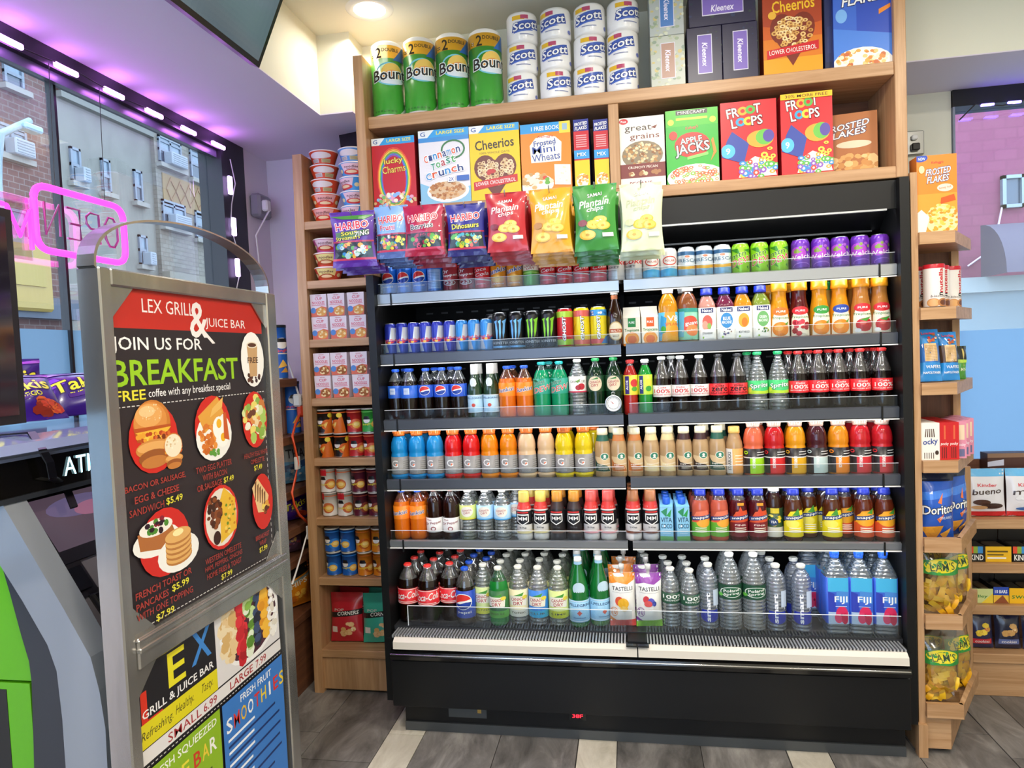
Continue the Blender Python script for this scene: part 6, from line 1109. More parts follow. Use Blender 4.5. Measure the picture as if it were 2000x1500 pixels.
# ------------------------------------------------------------------ bags hanging from hooks along the lower board
def hang(key, desc, px0, px1, yt, yb, col, shapes, n, seed, seal=None, hole='f4f4f0', dy=0.037, Y=2.235, place='left'):
    a = at_y(px0, (yt+yb)/2, Y); c = at_y(px1, (yt+yb)/2, Y); zt = at_y((px0+px1)/2, yt, Y).z; zb = at_y((px0+px1)/2, yb, Y).z
    w = (c.x-a.x)*1.0; h = zt-zb; x = (a.x+c.x)/2
    bag(key, 'hanging_snack_bag', desc, w, h, 0.033, col, shapes, seed=seed, seal=seal, waist=0.11)
    rr = random.Random(seed)
    for i in range(n):
        y = Y+dy*i
        put(key, (x+(rr.uniform(-0.007, 0.007) if i else 0), y, zb-0.004*i-(rr.uniform(0, 0.008) if i else 0)), rr.uniform(-0.07, 0.07) if i else rr.uniform(-0.05, 0.05), '', i, tilt=rr.uniform(-0.02, 0.05), group=desc.split(' bag')[0]+' bags on a hook', where=('front of its hook', 'second on its hook', 'third on its hook', 'fourth on its hook', 'fifth on its hook', 'sixth on its hook', 'seventh on its hook')[i])
    hk = B(); hk.tube([(x, CF_+0.004, zt-0.016), (x, Y-0.012, zt-0.012), (x, Y-0.022, zt-0.004), (x, Y-0.024, zt+0.006)], 0.0022, 'c8c8c8', 'metalcol', 6)
    hk.box(x-0.012, x+0.012, CF_-0.004, CF_+0.0, LB-0.040, zt-0.004, 'c8c8c8', 'metalcol') if zt-0.004 > LB-0.04 else hk.box(x-0.008, x+0.008, CF_-0.006, CF_-0.0005, zt-0.022, LB-0.006, 'b8b8b8', 'metalcol')
    mo('peg_hook', hk, cab)
def hari(name, bg, band, sub, subc, top=None, cols=()): return [r_(0, 0.0, 1, 0.12, band), r_(0, 0.12, 1, 0.16, 'c83a5a'), r_(0.05, 0.16, 0.95, 0.44, '1e2c30'), s_(0.5, 0.3, 0.42, 0.12, 34, 0.06, list(cols), 4), r_(0, 0.44, 1, 0.47, 'b03a5a'), top or [], tt('HARIBO', 0.5, 0.74, 0.78, 0.14, 'd02a3c', 'f6f0ea', 3, 0, 0.06, 0.1), sub]
gum = ('d84a4a', 'e8a83a', '5aa84a', '3a8ac8', 'e8d84a', '8a4a9a', 'e8e0d8')
hang('h1', 'purple sour gummy bag', 648, 735, 414, 522, '5a2c94', hari('', '5a2c94', '5a2c94', [p_([(0.1, 0.5), (0.9, 0.56), (0.9, 0.66), (0.1, 0.62)], '3a6a2a'), tt('Sour', 0.44, 0.61, 0.4, 0.08, 'e8e03a', '1a1a1a', 6), tt('ZING', 0.74, 0.59, 0.36, 0.09, 'f0ecd8', '1a1a1a', 8, 0.2), tt('Streamers', 0.4, 0.52, 0.6, 0.07, 'e8e03a', '1a1a1a', 4)], '', [p_([(0.0, 0.92), (1, 0.92), (0.8, 0.84), (0.3, 0.86)], '4a8a3a')], gum+('a8c8c8', 'c8d8d8')), 4, 2)
hang('h2', 'pale blue gummy bag', 733, 800, 403, 505, '86aee0', hari('', '', '5a6ea8', tt('Frutti', 0.4, 0.58, 0.5, 0.1, 'c8283a', 'f0f0f8'), '', None, gum), 5, 3, Y=2.25)
hang('h3', 'crimson berry gummy bag', 788, 868, 400, 500, 'b01c44', hari('', '', 'a01838', tt('Berries', 0.48, 0.57, 0.6, 0.1, '1c1c24', 'f6f0f0', 4, 0, 0.04), '', None, ('a82a4a', '3a1a2a', 'd84a6a', 'e8c83a', '5aa84a', 'f0e04a')), 5, 4)
hang('h4', 'navy dinosaur gummy bag', 872, 950, 399, 500, '30308c', hari('', '', '28286e', tt('Dinosaurs', 0.5, 0.57, 0.74, 0.1, 'e8e04a', '1a1a3a', 2, 0, 0.03), '', None, ('4aa8b8', '5ab04a', 'e8c83a', 'd85a3a', 'e8e08a')), 5, 5, Y=2.25)
def chips(c2, tx='f6f2e8'): return [tt('SAMAI', 0.5, 0.84, 0.34, 0.055, 'f4f2ec', '1a1814', 6, 0, 0.05, 0.12), t_('Plantain', 0.48, 0.72, 0.72, 0.11, tx, 6, 0.3, 0.02), t_('chips', 0.5, 0.62, 0.42, 0.09, tx, 6, 0.3, 0.02), [[e_(x, y, rx, ry, 'e8b83a'), e_(x+0.01, y+0.005, rx*0.8, ry*0.8, 'f2d060'), e_(x, y, rx*0.25, ry*0.25, 'c89a2a')] for x, y, rx, ry in ((0.62, 0.46, 0.17, 0.06), (0.46, 0.39, 0.19, 0.07), (0.68, 0.37, 0.18, 0.065), (0.3, 0.24, 0.2, 0.075))], r_(0.66, 0.2, 0.92, 0.26, 'e8e4da'), e_(0.18, 0.42, 0.12, 0.05, c2)]
hang('c1r', 'red plantain chips bag', 950, 1030, 377, 492, 'b8242e', chips('7a1820'), 6, 6, Y=2.23)
hang('c2y', 'golden plantain chips bag', 1034, 1117, 368, 494, 'e2a01c', chips('b87a14'), 6, 7, Y=2.23)
hang('c3g', 'green plantain chips bag', 1120, 1207, 362, 490, '3a8c34', chips('8a3a34'), 6, 8, Y=2.23)
hang('c4w', 'pale green plantain chips bag', 1211, 1296, 358, 490, 'd6dcb4', chips('c8cc9a', 'b8bc98'), 4, 9, Y=2.23)
# ================================================================== NARROW SHELF ON THE LEFT
def bowl(key, desc, base, panel, food, rim='f0e8e0', back=False):
    b = B(); h = 0.060; r0, r1 = 0.043, 0.060
    b.lathe([(r0, 0, base, 'print'), (r0*1.02, 0.004, base, 'print'), (r1, h-0.008, base, 'print'), (r1*1.03, h-0.006, rim, 'print'), (r1*1.03, h-0.002, rim, 'print'), (r1*0.98, h, rim, 'print'), (r1*0.96, h-0.001, base, 'foil'), (0.001, h-0.001, base, 'foil')], 36, cap1=False)
    def fm(u, v, o):
        rr = r0+(r1-r0)*v/(h-0.01)+o+0.0002; t = (u-0.08)/0.052
        return (rr*sin(t), -rr*cos(t), v+0.002)
    sh = [p_([(0.28, 0.3), (0.72, 0.3), (0.78, 1), (0.22, 1)], panel), e_(0.5, 0.30, 0.24, 0.22, food), e_(0.5, 0.34, 0.16, 0.12, 'f0d0a0'), t_('noodles', 0.5, 0.74, 0.36, 0.2, '5a2030', 0, 0.2, 0.02), t_('BOWL', 0.5, 0.56, 0.24, 0.1, '7a3a2a'), e_(0.16, 0.45, 0.07, 0.16, 'e8d8a0'), e_(0.86, 0.45, 0.07, 0.16, 'e8d8a0')] if not back else [e_(0.5, 0.7, 0.3, 0.26, 'e8dcd8'), r_(0.24, 0.12, 0.46, 0.42, 'd8ccc8'), r_(0.54, 0.12, 0.8, 0.42, 'd0c08a'), [r_(0.26, 0.16+0.06*k, 0.44, 0.18+0.06*k, '6a5a58') for k in range(4)], [r_(0.56, 0.16+0.06*k, 0.78, 0.18+0.06*k, '6a5a38') for k in range(4)]]
    decal(b, sh, 0.16, h-0.01, fm, 'print', du=0.16/26, clip=True, off=0.0002)
    reg(key, 'noodle_bowl', 'instant noodles', desc, [('bowl', b.mesh('bowl'))])
bowl('bo', 'bright orange noodle bowl', 'e8581e', 'f0a8a0', 'd83020'); bowl('bob', 'red orange noodle bowl turned back', 'd84a24', '', '', back=True)
bowl('bu', 'blue and white noodle bowl with red dish', '4a9cd8', 'f0c8d0', 'd83a34'); bowl('bub', 'pale blue noodle bowl turned back', '5a98d4', '', '', back=True)
bowl('bp', 'pink noodle bowl', 'c85a9a', 'e8c8d0', 'c83a2a'); bowl('by', 'red and yellow noodle bowl', 'd84a3a', 'ecd88a', 'b84a1e')
LY = 2.80
def lx(px, z, y=LY): return x_on(px, y, z+0.03)
lg = 'noodle bowls on the narrow shelf'
for k, (key, px) in enumerate((('bo', 629), ('bo', 627), ('bob', 624), ('bob', 620), ('bob', 616))):
    put(key, (max(lx(px, LZ[0]+0.062*k), -1.268), LY, LZ[0]+0.061*k), 0.1+0.25*(k % 2), '', group=lg, own='%s noodle bowl, %s in left stack on narrow shelf top' % (D[key][2].split(' noodle')[0], ('bottom', 'second', 'third', 'fourth', 'topmost')[k]))
for k, (key, px) in enumerate((('bu', 690), ('bu', 688), ('bu', 686), ('bu', 682), ('bub', 677))):
    put(key, (max(min(lx(px, LZ[0]+0.062*k), -1.045), -1.135), LY, LZ[0]+0.061*k), (-0.2, 0.3, -0.5, 0.2, 0)[k], '', group=lg, own='%s noodle bowl, %s in right stack on narrow shelf top' % (D[key][2].split(' noodle')[0], ('bottom', 'second', 'third', 'fourth', 'topmost')[k]))
for k, (key, px) in enumerate((('by', 642), ('by', 639), ('bp', 634))):
    put(key, (max(lx(px, LZ[1]+0.062*k), -1.272), LY, LZ[1]+0.061*k), 0.2, '', group=lg, own='%s noodle bowl, %s in stack behind purple gummy bags' % (D[key][2].split(' noodle')[0], ('bottom', 'middle', 'topmost')[k]))
put('bp', (-1.06, LY, LZ[1]), 0.0, '', group=lg, own='pink noodle bowl beside stack, partly hidden by gummy bags')
# cup noodle boxes
def cup(key, desc, food):
    b = B(); w = 0.076; h = 0.096
    b.prism([(-w/2+0.003, 0), (w/2-0.003, 0), (w/2, h), (-w/2, h)], 'y', 0, 0.07, 'e6d8dc', 'paper')
    decal(b, [t_('NISSIN', 0.5, 0.93, 0.3, 0.05, 'b83a4a'), t_('CUP', 0.52, 0.80, 0.44, 0.13, 'd0405e', 0, 0, 0.03), t_('NOODLES', 0.5, 0.62, 0.74, 0.13, 'd0405e', 0, 0, 0.03), r_(0.1, 0.50, 0.9, 0.53, 'd88a9a'), p_([(0.04, 0), (0.96, 0), (1, 0.40), (0.7, 0.46), (0.3, 0.34), (0.04, 0.3)], 'd8705a'), e_(0.66, 0.22, 0.3, 0.2, food), s_(0.66, 0.22, 0.26, 0.16, 18, 0.07, ['e0b878', 'c88a4a', food, 'f0d8a0'], 3), e_(0.18, 0.28, 0.16, 0.13, '5a8ac8')], w, h, m_flat((-w/2, 0, 0), (1, 0, 0), (0, 0, 1)), 'paper', off=0.0003)
    reg(key, 'cup_noodle_box', 'instant noodles', desc, [('carton', b.mesh('carton'))])
cup('cn1', 'white cup noodle box with golden noodles', 'dca050'); cup('cn2', 'white cup noodle box with brown noodles', '9a5a2c')
for key, zi, pxs in (('cn1', 2, (623, 659, 697)), ('cn2', 3, (628, 664, 703))):
    for j in range(2):
        for i, px in enumerate(pxs):
            put(key, (max(x_on(px+(0 if j else 2), 2.735, LZ[zi]+0.05), -1.299), 2.735, LZ[zi]+0.097*j), 0.02*(i-1), '', group='cup noodle boxes on the narrow shelf', own='%s, %s of %s row' % (D[key][2], ('left', 'middle', 'right')[i], ('lower', 'upper')[j]))
put('by', (-1.046, 2.80, LZ[3]), 0.0, '', group=lg, own='red and yellow noodle bowl, lower of two beside cup noodle boxes'); put('bp', (-1.046, 2.80, LZ[3]+0.061), 0.3, '', group=lg, own='pink noodle bowl, upper of two beside cup noodle boxes')
# small crisp cans
def crisp(key, desc, base, c2, tx, extra=()):
    b = B(); r, h = 0.0325, 0.104; w = pi*r
    b.lathe([(r*0.98, 0, 'c8c8c4', 'metalcol'), (r*1.02, 0.001, 'c8c8c4', 'metalcol'), (r*1.02, 0.004, base, 'print'), (r, 0.005, base, 'print'), (r, h-0.005, base, 'print'), (r*1.03, h-0.005, 'd8d4cc', 'plastic'), (r*1.03, h-0.001, 'd8d4cc', 'plastic'), (r*0.98, h, 'd8d4cc', 'plastic')], 28)
    decal(b, [e_(0.66, 0.36, 0.26, 0.22, c2), e_(0.70, 0.34, 0.18, 0.14, 'ecb850'), e_(0.7, 0.36, 0.12, 0.07, 'f6d888'), e_(0.32, 0.52, 0.15, 0.13, 'f0ece4'), p_([(0.17, 0.54), (0.47, 0.54), (0.42, 0.68), (0.22, 0.68)], '17141a'), t_('Pringles', 0.34, 0.34, 0.42, 0.1, 'f0e04a', 8, 0.1, 0.03), r_(-0.5, 0.84, 1.5, 0.88, c2), list(extra)], w, h, m_cyl(r, 0, w), 'print', du=w/28, clip=False)
    reg(key, 'crisp_can', 'crisp can', desc, [('can', b.mesh('can'))])
crisp('pk', 'black crisp can with orange flame', '1c1614', 'd8641e', '', [p_([(0.5, 0), (1.1, 0), (0.9, 0.8), (0.7, 0.5)], 'd86a1e'), e_(0.8, 0.75, 0.12, 0.1, 'e8d03a')]); crisp('pr', 'red crisp can', 'b42024', 'd8603a', ''); crisp('pg', 'green crisp can', '2f9a3a', '5ab84a', '')
crisp('pw', 'white crisp can with red top label', 'e4e0d8', 'c8683a', '', [r_(0.05, 0.72, 0.5, 1, 'c0202c')]); crisp('pm', 'maroon crisp can', '5a1a30', '8a3a2c', ''); crisp('pbl', 'blue crisp can', '1a5cb4', '2a7ad0', ''); crisp('po', 'orange crisp can', 'd8801c', 'b85a14', '')
for zi, rows in ((4, (('pk', 'pk', 'pr', 'pr'), ('pk', 'pk', 'pr', 'pg'))), (5, (('pw', 'pw', 'pm', 'pm'), ('pw', 'pw', 'pm', 'pm'))), (6, (('pbl', 'pbl', 'po', 'po'), ('pbl', 'pbl', 'po', 'po')))):
    for j in range(2):
        for i in range(4):
            xx = -1.3135+(0.0685, 0.071, 0.072)[zi-4]*i+(0.004 if zi == 6 else 0)-(0 if j == 0 else 0.003)
            key = rows[j][i]
            put(key, (xx, 2.775, LZ[zi]+0.1045*j), ((-0.4, 0.3, 0.6, -0.1, 0.2, -0.6, 0, 0.5)[i+4*j]), '', 0, group='small crisp cans on the narrow shelf', own='%s, %s from left, %s row, narrow shelf' % (D[key][2].replace(' top label', ' label'), ORD[i], ('bottom', 'top')[j]) if key not in ('pg',) else 'only green crisp can on the narrow wooden shelf')
def cornr(key, desc, col, art, w=0.15, h=0.215): bag(key, 'snack_bag', desc, w, h, 0.055, col, [p_([(0, 0.50), (1, 0.56), (1, 0.68), (0, 0.60)], '1a1a1c'), t_('CORNERS', 0.58, 0.595, 0.66, 0.075, 'f0eee8', 4, 0.15, 0.03), t_('POP', 0.3, 0.66, 0.3, 0.05, 'c8c4bc'), art, r_(0.06, 0.2, 0.24, 0.32, 'e0d8d0'), s_(0.56, 0.26, 0.26, 0.15, 12, 0.09, ['e8c08a', 'd8a868', 'f0d8b0'], 4)], seed=5)
cornr('cr', 'red snack bag with black band', 'b82430', []); cornr('ct', 'teal snack bag with black band', '3aa890', []); cornr('cb', 'blue snack bag with black band', '2a6ac0', [])
put('cr', (-1.28, 2.80, LZ[7]+0.006), 0.05, '', tilt=-0.12, own='red snack bag with black band, front left on lowest shelf', group='snack bags on the narrow shelf')
put('cr', (-1.275, 2.87, LZ[7]+0.006), -0.1, '', tilt=-0.1, own='red snack bag with black band, leaning behind the front one', group='snack bags on the narrow shelf')
put('ct', (-1.125, 2.80, LZ[7]+0.006), 0.1, '', tilt=-0.12, own='teal snack bag with black band, front of lowest shelf', group='snack bags on the narrow shelf')
put('ct', (-1.13, 2.87, LZ[7]+0.006), 0.0, '', tilt=-0.1, own='teal snack bag with black band, leaning behind the front one', group='snack bags on the narrow shelf')
put('cb', (-1.062, 2.935, LZ[7]+0.006), 0.1, '', tilt=-0.1, own='blue snack bag with black band beside the cooler side', group='snack bags on the narrow shelf')

# ------------------------------------------------------------------ shelf along the left wall
b = B(); r, h = 0.037, 0.235; w = pi*r
b.lathe([(r, 0, 'c8c8c4', 'metalcol'), (r, 0.004, '1a5cb4', 'print'), (r, h-0.07, '1a5cb4', 'print'), (r, h-0.012, '16284a', 'print'), (r*1.04, h-0.012, '202830', 'plastic'), (r*1.04, h, '202830', 'plastic')], 28)
decal(b, [e_(0.5, 0.66, 0.3, 0.1, 'f0ece4'), p_([(0.22, 0.68), (0.78, 0.68), (0.7, 0.75), (0.3, 0.75)], '17141a'), t_('Pringles', 0.5, 0.52, 0.8, 0.07, 'e84a3a', 6, 0.1, 0.03), r_(-0.5, 0.46, 1.5, 0.48, 'd8d0c0'), p_([(0.3, 0.2), (0.7, 0.24), (0.5, 0.36)], 'ecb850'), p_([(0.4, 0.12), (0.75, 0.12), (0.6, 0.22)], 'd89a38')], w, h, m_cyl(r, 0, w), 'print', du=w/28, clip=False)
reg('tall', 'crisp_can', 'crisp can', 'tall blue crisp can', [('can', b.mesh('can'))])
put('tall', (-1.505, at_x(544, 700, -1.505).y, CZ[0]), 1.0, '', own='tall blue crisp can on the side wall shelf top', group='tall crisp cans'); put('tall', (-1.505, max(at_x(563, 800, -1.505).y, YT_CS+0.042), CZ[1]), 1.1, '', own='tall blue crisp can beside the orange extension cord', group='tall crisp cans')
bag('thai', 'snack_bag', 'silver and blue snack bag on side wall shelf', 0.15, 0.20, 0.06, '9aa0a8', [r_(0, 0, 1, 0.5, '5a9ac8'), p_([(0, 0.4), (1, 0.55), (1, 0.4), (0, 0.25)], '2a4a7a'), t_('THAI', 0.5, 0.68, 0.7, 0.2, '2a2a30', 0, 0, 0.02), s_(0.5, 0.2, 0.4, 0.15, 16, 0.06, ['e0e4e8', '88b0d0', '4a7ab0'], 3)], seed=7)
put('thai', (-1.525, at_x(577, 915, -1.525).y-0.01, CZ[2]+0.006), 1.0, '', tilt=0.0)
tk = [p_([(0, 0.5), (0.3, 0.62), (0.2, 0.8), (0, 0.74)], '7a3ac8'), tt('Takis', 0.5, 0.62, 0.84, 0.26, 'e8e03a', '2a1048', 12, 0.15, 0.05), t_('FUEGO', 0.52, 0.40, 0.4, 0.09, 'e8e03a', 10, 0, 0.03), p_([(0.3, 0.30), (0.56, 0.34), (0.54, 0.42), (0.28, 0.38)], '4a1c80'), s_(0.62, 0.18, 0.32, 0.12, 9, 0.09, ['c8402a', 'd8602a', '8a2a1a'], 6), p_([(0.0, 0.86), (1, 0.92), (1, 0.97), (0, 0.92)], 'a04ac8')]
bag('tak', 'crisp_bag', 'purple crisp bag with yellow lettering', 0.20, 0.25, 0.08, '3c1c86', tk, seed=3)
bag('taks', 'crisp_bag', 'small purple crisp bag', 0.14, 0.112, 0.05, '3c1c86', tk, seed=4)
put('taks', (-1.52, at_x(574, 1015, -1.52).y, CZ[3]+0.008), 1.0, '', own='small purple crisp bag low on the side wall shelf')
bag('mix', 'snack_bag', 'small dark snack bag low on side wall shelf', 0.13, 0.088, 0.05, '4a3448', [s_(0.5, 0.5, 0.4, 0.35, 30, 0.06, ['8a5a7a', 'c8a05a', '5a3a6a', '8a3a3a'], 5)], seed=6); put('mix', (-1.52, at_x(567, 1120, -1.52).y, CZ[4]+0.008), 1.0, '')
bag('ora', 'crisp_bag', 'orange and black crisp bag on lowest side shelf', 0.19, 0.19, 0.07, 'e08a1c', [p_([(0, 0.6), (1, 0.8), (1, 1), (0, 1)], '1c1a1a'), p_([(0, 0.5), (1, 0.7), (1, 0.76), (0, 0.56)], '8a9a9a'), t_('CHIPS', 0.5, 0.56, 0.7, 0.12, 'f0e8d8', 10, 0, 0.03), s_(0.6, 0.24, 0.3, 0.14, 10, 0.08, ['f0b84a', 'c86a1a'], 3)], seed=8); put('ora', (-1.525, at_x(575, 1230, -1.525).y, CZ[5]+0.01), 1.05, '')
# electric box and cords
q = at_x(499, 405, LW)
t = thing('electrical_box', 'grey electrical box on the wall beside the left window', 'electrical box', (LW, q.y, q.z))
b = B(); b.box(0.0, 0.055, -0.058, 0.058, -0.055, 0.055, '85858c', 'greybox', 0.012); mo('housing', b, t)
b = B(); b.box(0.055, 0.085, -0.045, -0.005, -0.03, 0.022, 'fff', 'white', 0.006); mo('plug', b, t, 'white plug')
C1 = [(LW+0.08, q.y-0.025, q.z-0.03)]+[tuple(at_x(x, y, X)) for x, y, X in ((500, 460, -1.70), (507, 520, -1.70), (515, 570, -1.69), (535, 640, -1.62), (562, 705, -1.53), (583, 770, -1.45))]
t = thing('white_power_cord', 'white power cord hanging from grey box to white socket block', 'power cord')
b = B(); b.tube(C1, 0.0045, 'e4e0de', 'plastic', 8); mo('cord', b, t)
b = B(); p = Vector(C1[-1]); b.box(p.x-0.02, p.x+0.02, p.y-0.025, p.y+0.025, p.z-0.055, p.z+0.002, 'e8e6e4', 'plastic', 0.008); b.box(p.x+0.02, p.x+0.0215, p.y-0.01, p.y+0.012, p.z-0.03, p.z-0.016, '2a2020', 'plastic'); mo('socket_block', b, t)
t = thing('orange_extension_cord', 'orange extension cord hanging in front of the side shelf', 'extension cord')
O = [tuple(at_x(x, y, X)) for x, y, X in ((589, 802, -1.44), (577, 828, -1.435), (571, 852, -1.43), (576, 876, -1.42), (582, 905, -1.42), (577, 935, -1.42), (570, 962, -1.42), (574, 985, -1.42), (584, 1005, -1.42), (600, 1020, -1.43), (614, 1040, -1.45))]
b = B(); b.tube(O, 0.0055, 'e0512a', 'plastic', 8); mo('cord', b, t)
b = B(); p = Vector(O[0]); b.box(p.x-0.016, p.x+0.016, p.y-0.022, p.y+0.022, p.z-0.028, p.z+0.022, 'd8482a', 'plastic', 0.009); mo('plug', b, t)
b = B(); p = Vector(O[4]); b.box(p.x-0.01, p.x+0.003, p.y-0.016, p.y+0.016, p.z-0.026, p.z+0.03, 'e0dcd8', 'plastic', 0.002); mo('cord_tag', b, t, 'white tag')
t = thing('thin_white_cable', 'thin white cable hanging below the orange cord', 'cable')
b = B(); b.tube([tuple(at_x(x, y, -1.41)) for x, y in ((604, 1030), (596, 1055), (588, 1085), (578, 1118), (570, 1142))], [0.003, 0.0035, 0.0035, 0.004, 0.005], 'e6e2e0', 'plastic', 6); mo('cord', b, t)
p = at_x(601, 1040, -1.41); b = B(); b.box(p.x-0.005, p.x+0.005, p.y-0.008, p.y+0.008, p.z-0.03, p.z+0.03, 'e6e2e0', 'plastic', 0.003); mo('switch', b, t)

# ================================================================== ANGLED END SHELF ON THE RIGHT
def ex(px, y, z): return x_on(px, y, z)
xa = ex(1779, 2.50, 1.9); xb = ex(1857, 2.50, 1.9)
carton('ffo', 'cereal_box', 'orange flake cereal box on the end shelf top', xb-xa, 0.255, 0.06, 'e07a20', [r_(0, 0, 1, 1, 'e8862a'), r_(0, 0, 1, 0.5, 'ee9a34'), e_(0.1, 0.97, 0.18, 0.05, '2a4cb4'), t_('NEW', 0.13, 0.96, 0.18, 0.035, 'fff', 0, 0, 0.03), t_("Kellogg's", 0.52, 0.90, 0.3, 0.04, 'c8303a', 0, 0.2), tt('FROSTED', 0.54, 0.79, 0.62, 0.085, 'f6f4f0', '20306a', 6, 0.25, 0.05), tt('FLAKES', 0.53, 0.69, 0.54, 0.085, 'f6f4f0', '20306a', 6, 0.25, 0.05), e_(0.7, 0.57, 0.2, 0.05, 'ecdcc0'), t_('honey nut', 0.7, 0.57, 0.3, 0.04, 'c05a2a', 8), p_([(0.58, 0.36), (0.96, 0.40), (0.92, 0.48), (0.6, 0.44)], 'd8561c'), e_(0.62, 0.16, 0.42, 0.2, 'f0d8a0'), s_(0.62, 0.18, 0.4, 0.18, 90, 0.05, ['f0c050', 'e0a030', 'f6d880', 'd88a2a'], 5), p_([(0, 0), (0.2, 0), (0.3, 0.2), (0.1, 0.3), (0, 0.26)], 'e8e0d4'), e_(0.12, 0.82, 0.07, 0.05, 'f6e2a0')])
put('ffo', (0.977+(xb-xa)/2, 2.495, EZ[0]), 0.0, '')
p = at_y(1786, 280, BW-0.01); t = thing('wall_socket', 'grey wall socket behind the orange flake box', 'socket', (p.x, BW, p.z))
b = B(); b.box(-0.035, 0.035, -0.02, 0, -0.05, 0.05, 'b4b4b2', 'metalcol', 0.004); mo('plate', b, t); b = B(); b.box(-0.02, 0.012, -0.04, -0.02, -0.035, -0.005, '1a1a1c', 'plastic', 0.004); b.box(-0.018, 0.006, -0.034, -0.02, 0.01, 0.03, 'f0f0ee', 'plastic', 0.004); mo('plug', b, t)
b = B(); r, h = 0.0325, 0.146; w = pi*r
b.lathe([(r*0.98, 0, 'e8e2da', 'print'), (r, 0.003, 'e8e2da', 'print'), (r, h-0.012, 'e8e2da', 'print')], 28, cap1=False)
decal(b, [('t', 'nutella', 0.66, 0.62, 0.56*h/w, 0.16*w/h*0.9, 'c01c2a', 90, 0, 0.03, None), ('t', 'n', 0.66, 0.31, 0.07*h/w, 0.14*w/h*0.9, '1a1414', 90, 0, 0.03, None), t_('biscuits', 0.6, 0.26, 0.5, 0.05, '6a5a50', 0, 0.2), e_(0.42, 0.11, 0.2, 0.1, 'c89058'), e_(0.42, 0.11, 0.16, 0.08, 'd8a468'), e_(0.74, 0.11, 0.2, 0.1, 'b87c48'), e_(0.74, 0.11, 0.13, 0.065, '6a3a20'), r_(0, 0, 1, 0.02, '3a2a24')], w, h, m_cyl(r, 0, w), 'print', du=w/28, clip=False)
c = B(); c.lathe([(r*1.01, h-0.014, 'c01c2c', 'plastic'), (r*1.02, h-0.003, 'c01c2c', 'plastic'), (r*0.97, h, 'c01c2c', 'plastic')], 28)
reg('nut', 'biscuit_canister', 'canister', 'white biscuit canister with red lid', [('canister', b.mesh('canister')), ('lid', c.mesh('lid'))])
for px, xx, y in ((1787, 1.009, 2.605), (1826, 1.040, 2.532), (1848, 1.083, 2.60), (1873, 1.140, 2.645)): put('nut', (xx, y, EZ[1]), -0.2 if px < 1860 else 0.1, 'end shelf')
def wafer(key, desc, top, bot, w, h): bag(key, 'wafer_pack', desc, w, h, 0.035, bot, [r_(0, 0.36, 1, 0.72, top), p_([(0.2, 0.38), (0.8, 0.38), (0.78, 0.72), (0.22, 0.72)], 'd8b47c'), [r_(0.24, 0.4+0.03*k, 0.76, 0.41+0.03*k, 'b8905c') for k in range(10)], s_(0.6, 0.82, 0.3, 0.1, 12, 0.08, ['a86a34', 'c8342c', 'e8d8b8'], 4), t_('Loacker', 0.5, 0.92, 0.66, 0.05, 'e8404a', 0, 0, 0.02), t_('WAFERS', 0.55, 0.27, 0.7, 0.06, 'f4f4f0', 0, 0, 0.03), t_('NAPOLITANER', 0.5, 0.16, 0.8, 0.045, 'f4f4f0')], seed=3)
wafer('wf', 'blue wafer pack with pale wafers', '2a6ab4', '2486cc', 0.070, 0.18); wafer('wd', 'blue wafer pack with dark wafers', '4a3424', '2486cc', 0.062, 0.168)
put('wf', (1.016, 2.60, EZ[2]+0.003), 0.0, '', tilt=-0.05, own='blue wafer pack standing behind the front wafer packs'); put('wf', (1.020, 2.512, EZ[2]+0.003), 0.05, '', tilt=-0.16, own='blue wafer pack with pale wafers leaning in front'); put('wd', (1.090, 2.535, EZ[2]+0.003), 0.1, '', tilt=-0.14)
for q_ in D: pass
bag('grn', 'sweet_pack', 'slim black and green sweet pack', 0.042, 0.118, 0.02, '4a9a34', [r_(0, 0.58, 1, 1, '1a1c1a'), r_(0.4, 0.4, 0.56, 0.92, 'd8c06a'), p_([(0, 0.5), (0.5, 0.62), (1, 0.5), (1, 0.58), (0, 0.6)], 'b8d84a'), t_('MINT', 0.5, 0.3, 0.7, 0.1, 'e8f0c8')], seed=2)
for k, (px, y) in enumerate(((1857, 2.58), (1878, 2.63))): put('grn', (ex(px, y, 1.36), y, EZ[2]), 0.5, '', own='slim black and green sweet pack, %s on the end shelf' % ('nearer the wafers' if k == 0 else 'nearer the window'))
def pocky(key, desc, bg, sh, w=0.058, h=0.127, d=0.19, sides=None): carton(key, 'biscuit_stick_box', desc, w, h, d, bg, sh, sideshapes=sides)
pocky('pkw', 'white biscuit stick box with blue lettering', 'ece6dc', [r_(0, 0, 1, 1, 'ece6dc'), [p_([(0.2+0.12*k, 0.62), (0.26+0.12*k, 0.62), (0.3+0.1*k, 0.84), (0.26+0.1*k, 0.84)], '4a2a1c') for k in range(5)], t_('ocky', 0.5, 0.48, 0.8, 0.2, '1c3a8c', 6, 0.1, 0.04), [r_(0.16+0.12*k, 0.04, 0.2+0.12*k, 0.2, '5a4a40') for k in range(5)], e_(0.84, 0.2, 0.1, 0.06, '3a2a22')])
red = [r_(0, 0, 1, 1, 'c81c22'), r_(0.42, 0.55, 0.6, 0.92, 'd8603a'), t_('pocky', 0.5, 0.42, 0.8, 0.1, 'f4e8e0', 0, 0.1, 0.03), [r_(0.2+0.2*k, 0.04, 0.28+0.2*k, 0.34, '4a1a14') for k in range(3)]]
pocky('pkr', 'red biscuit stick box', 'c81c22', red, w=0.03); pocky('pkp', 'pink biscuit stick box', 'd88aa0', [r_(0, 0, 1, 1, 'd88aa0'), r_(0.2, 0.5, 0.8, 0.9, 'e8d0b0'), t_('pocky', 0.5, 0.36, 0.8, 0.1, 'f4e8f0'), r_(0.2, 0.05, 0.8, 0.25, '6a6a90')], w=0.03, d=0.12)
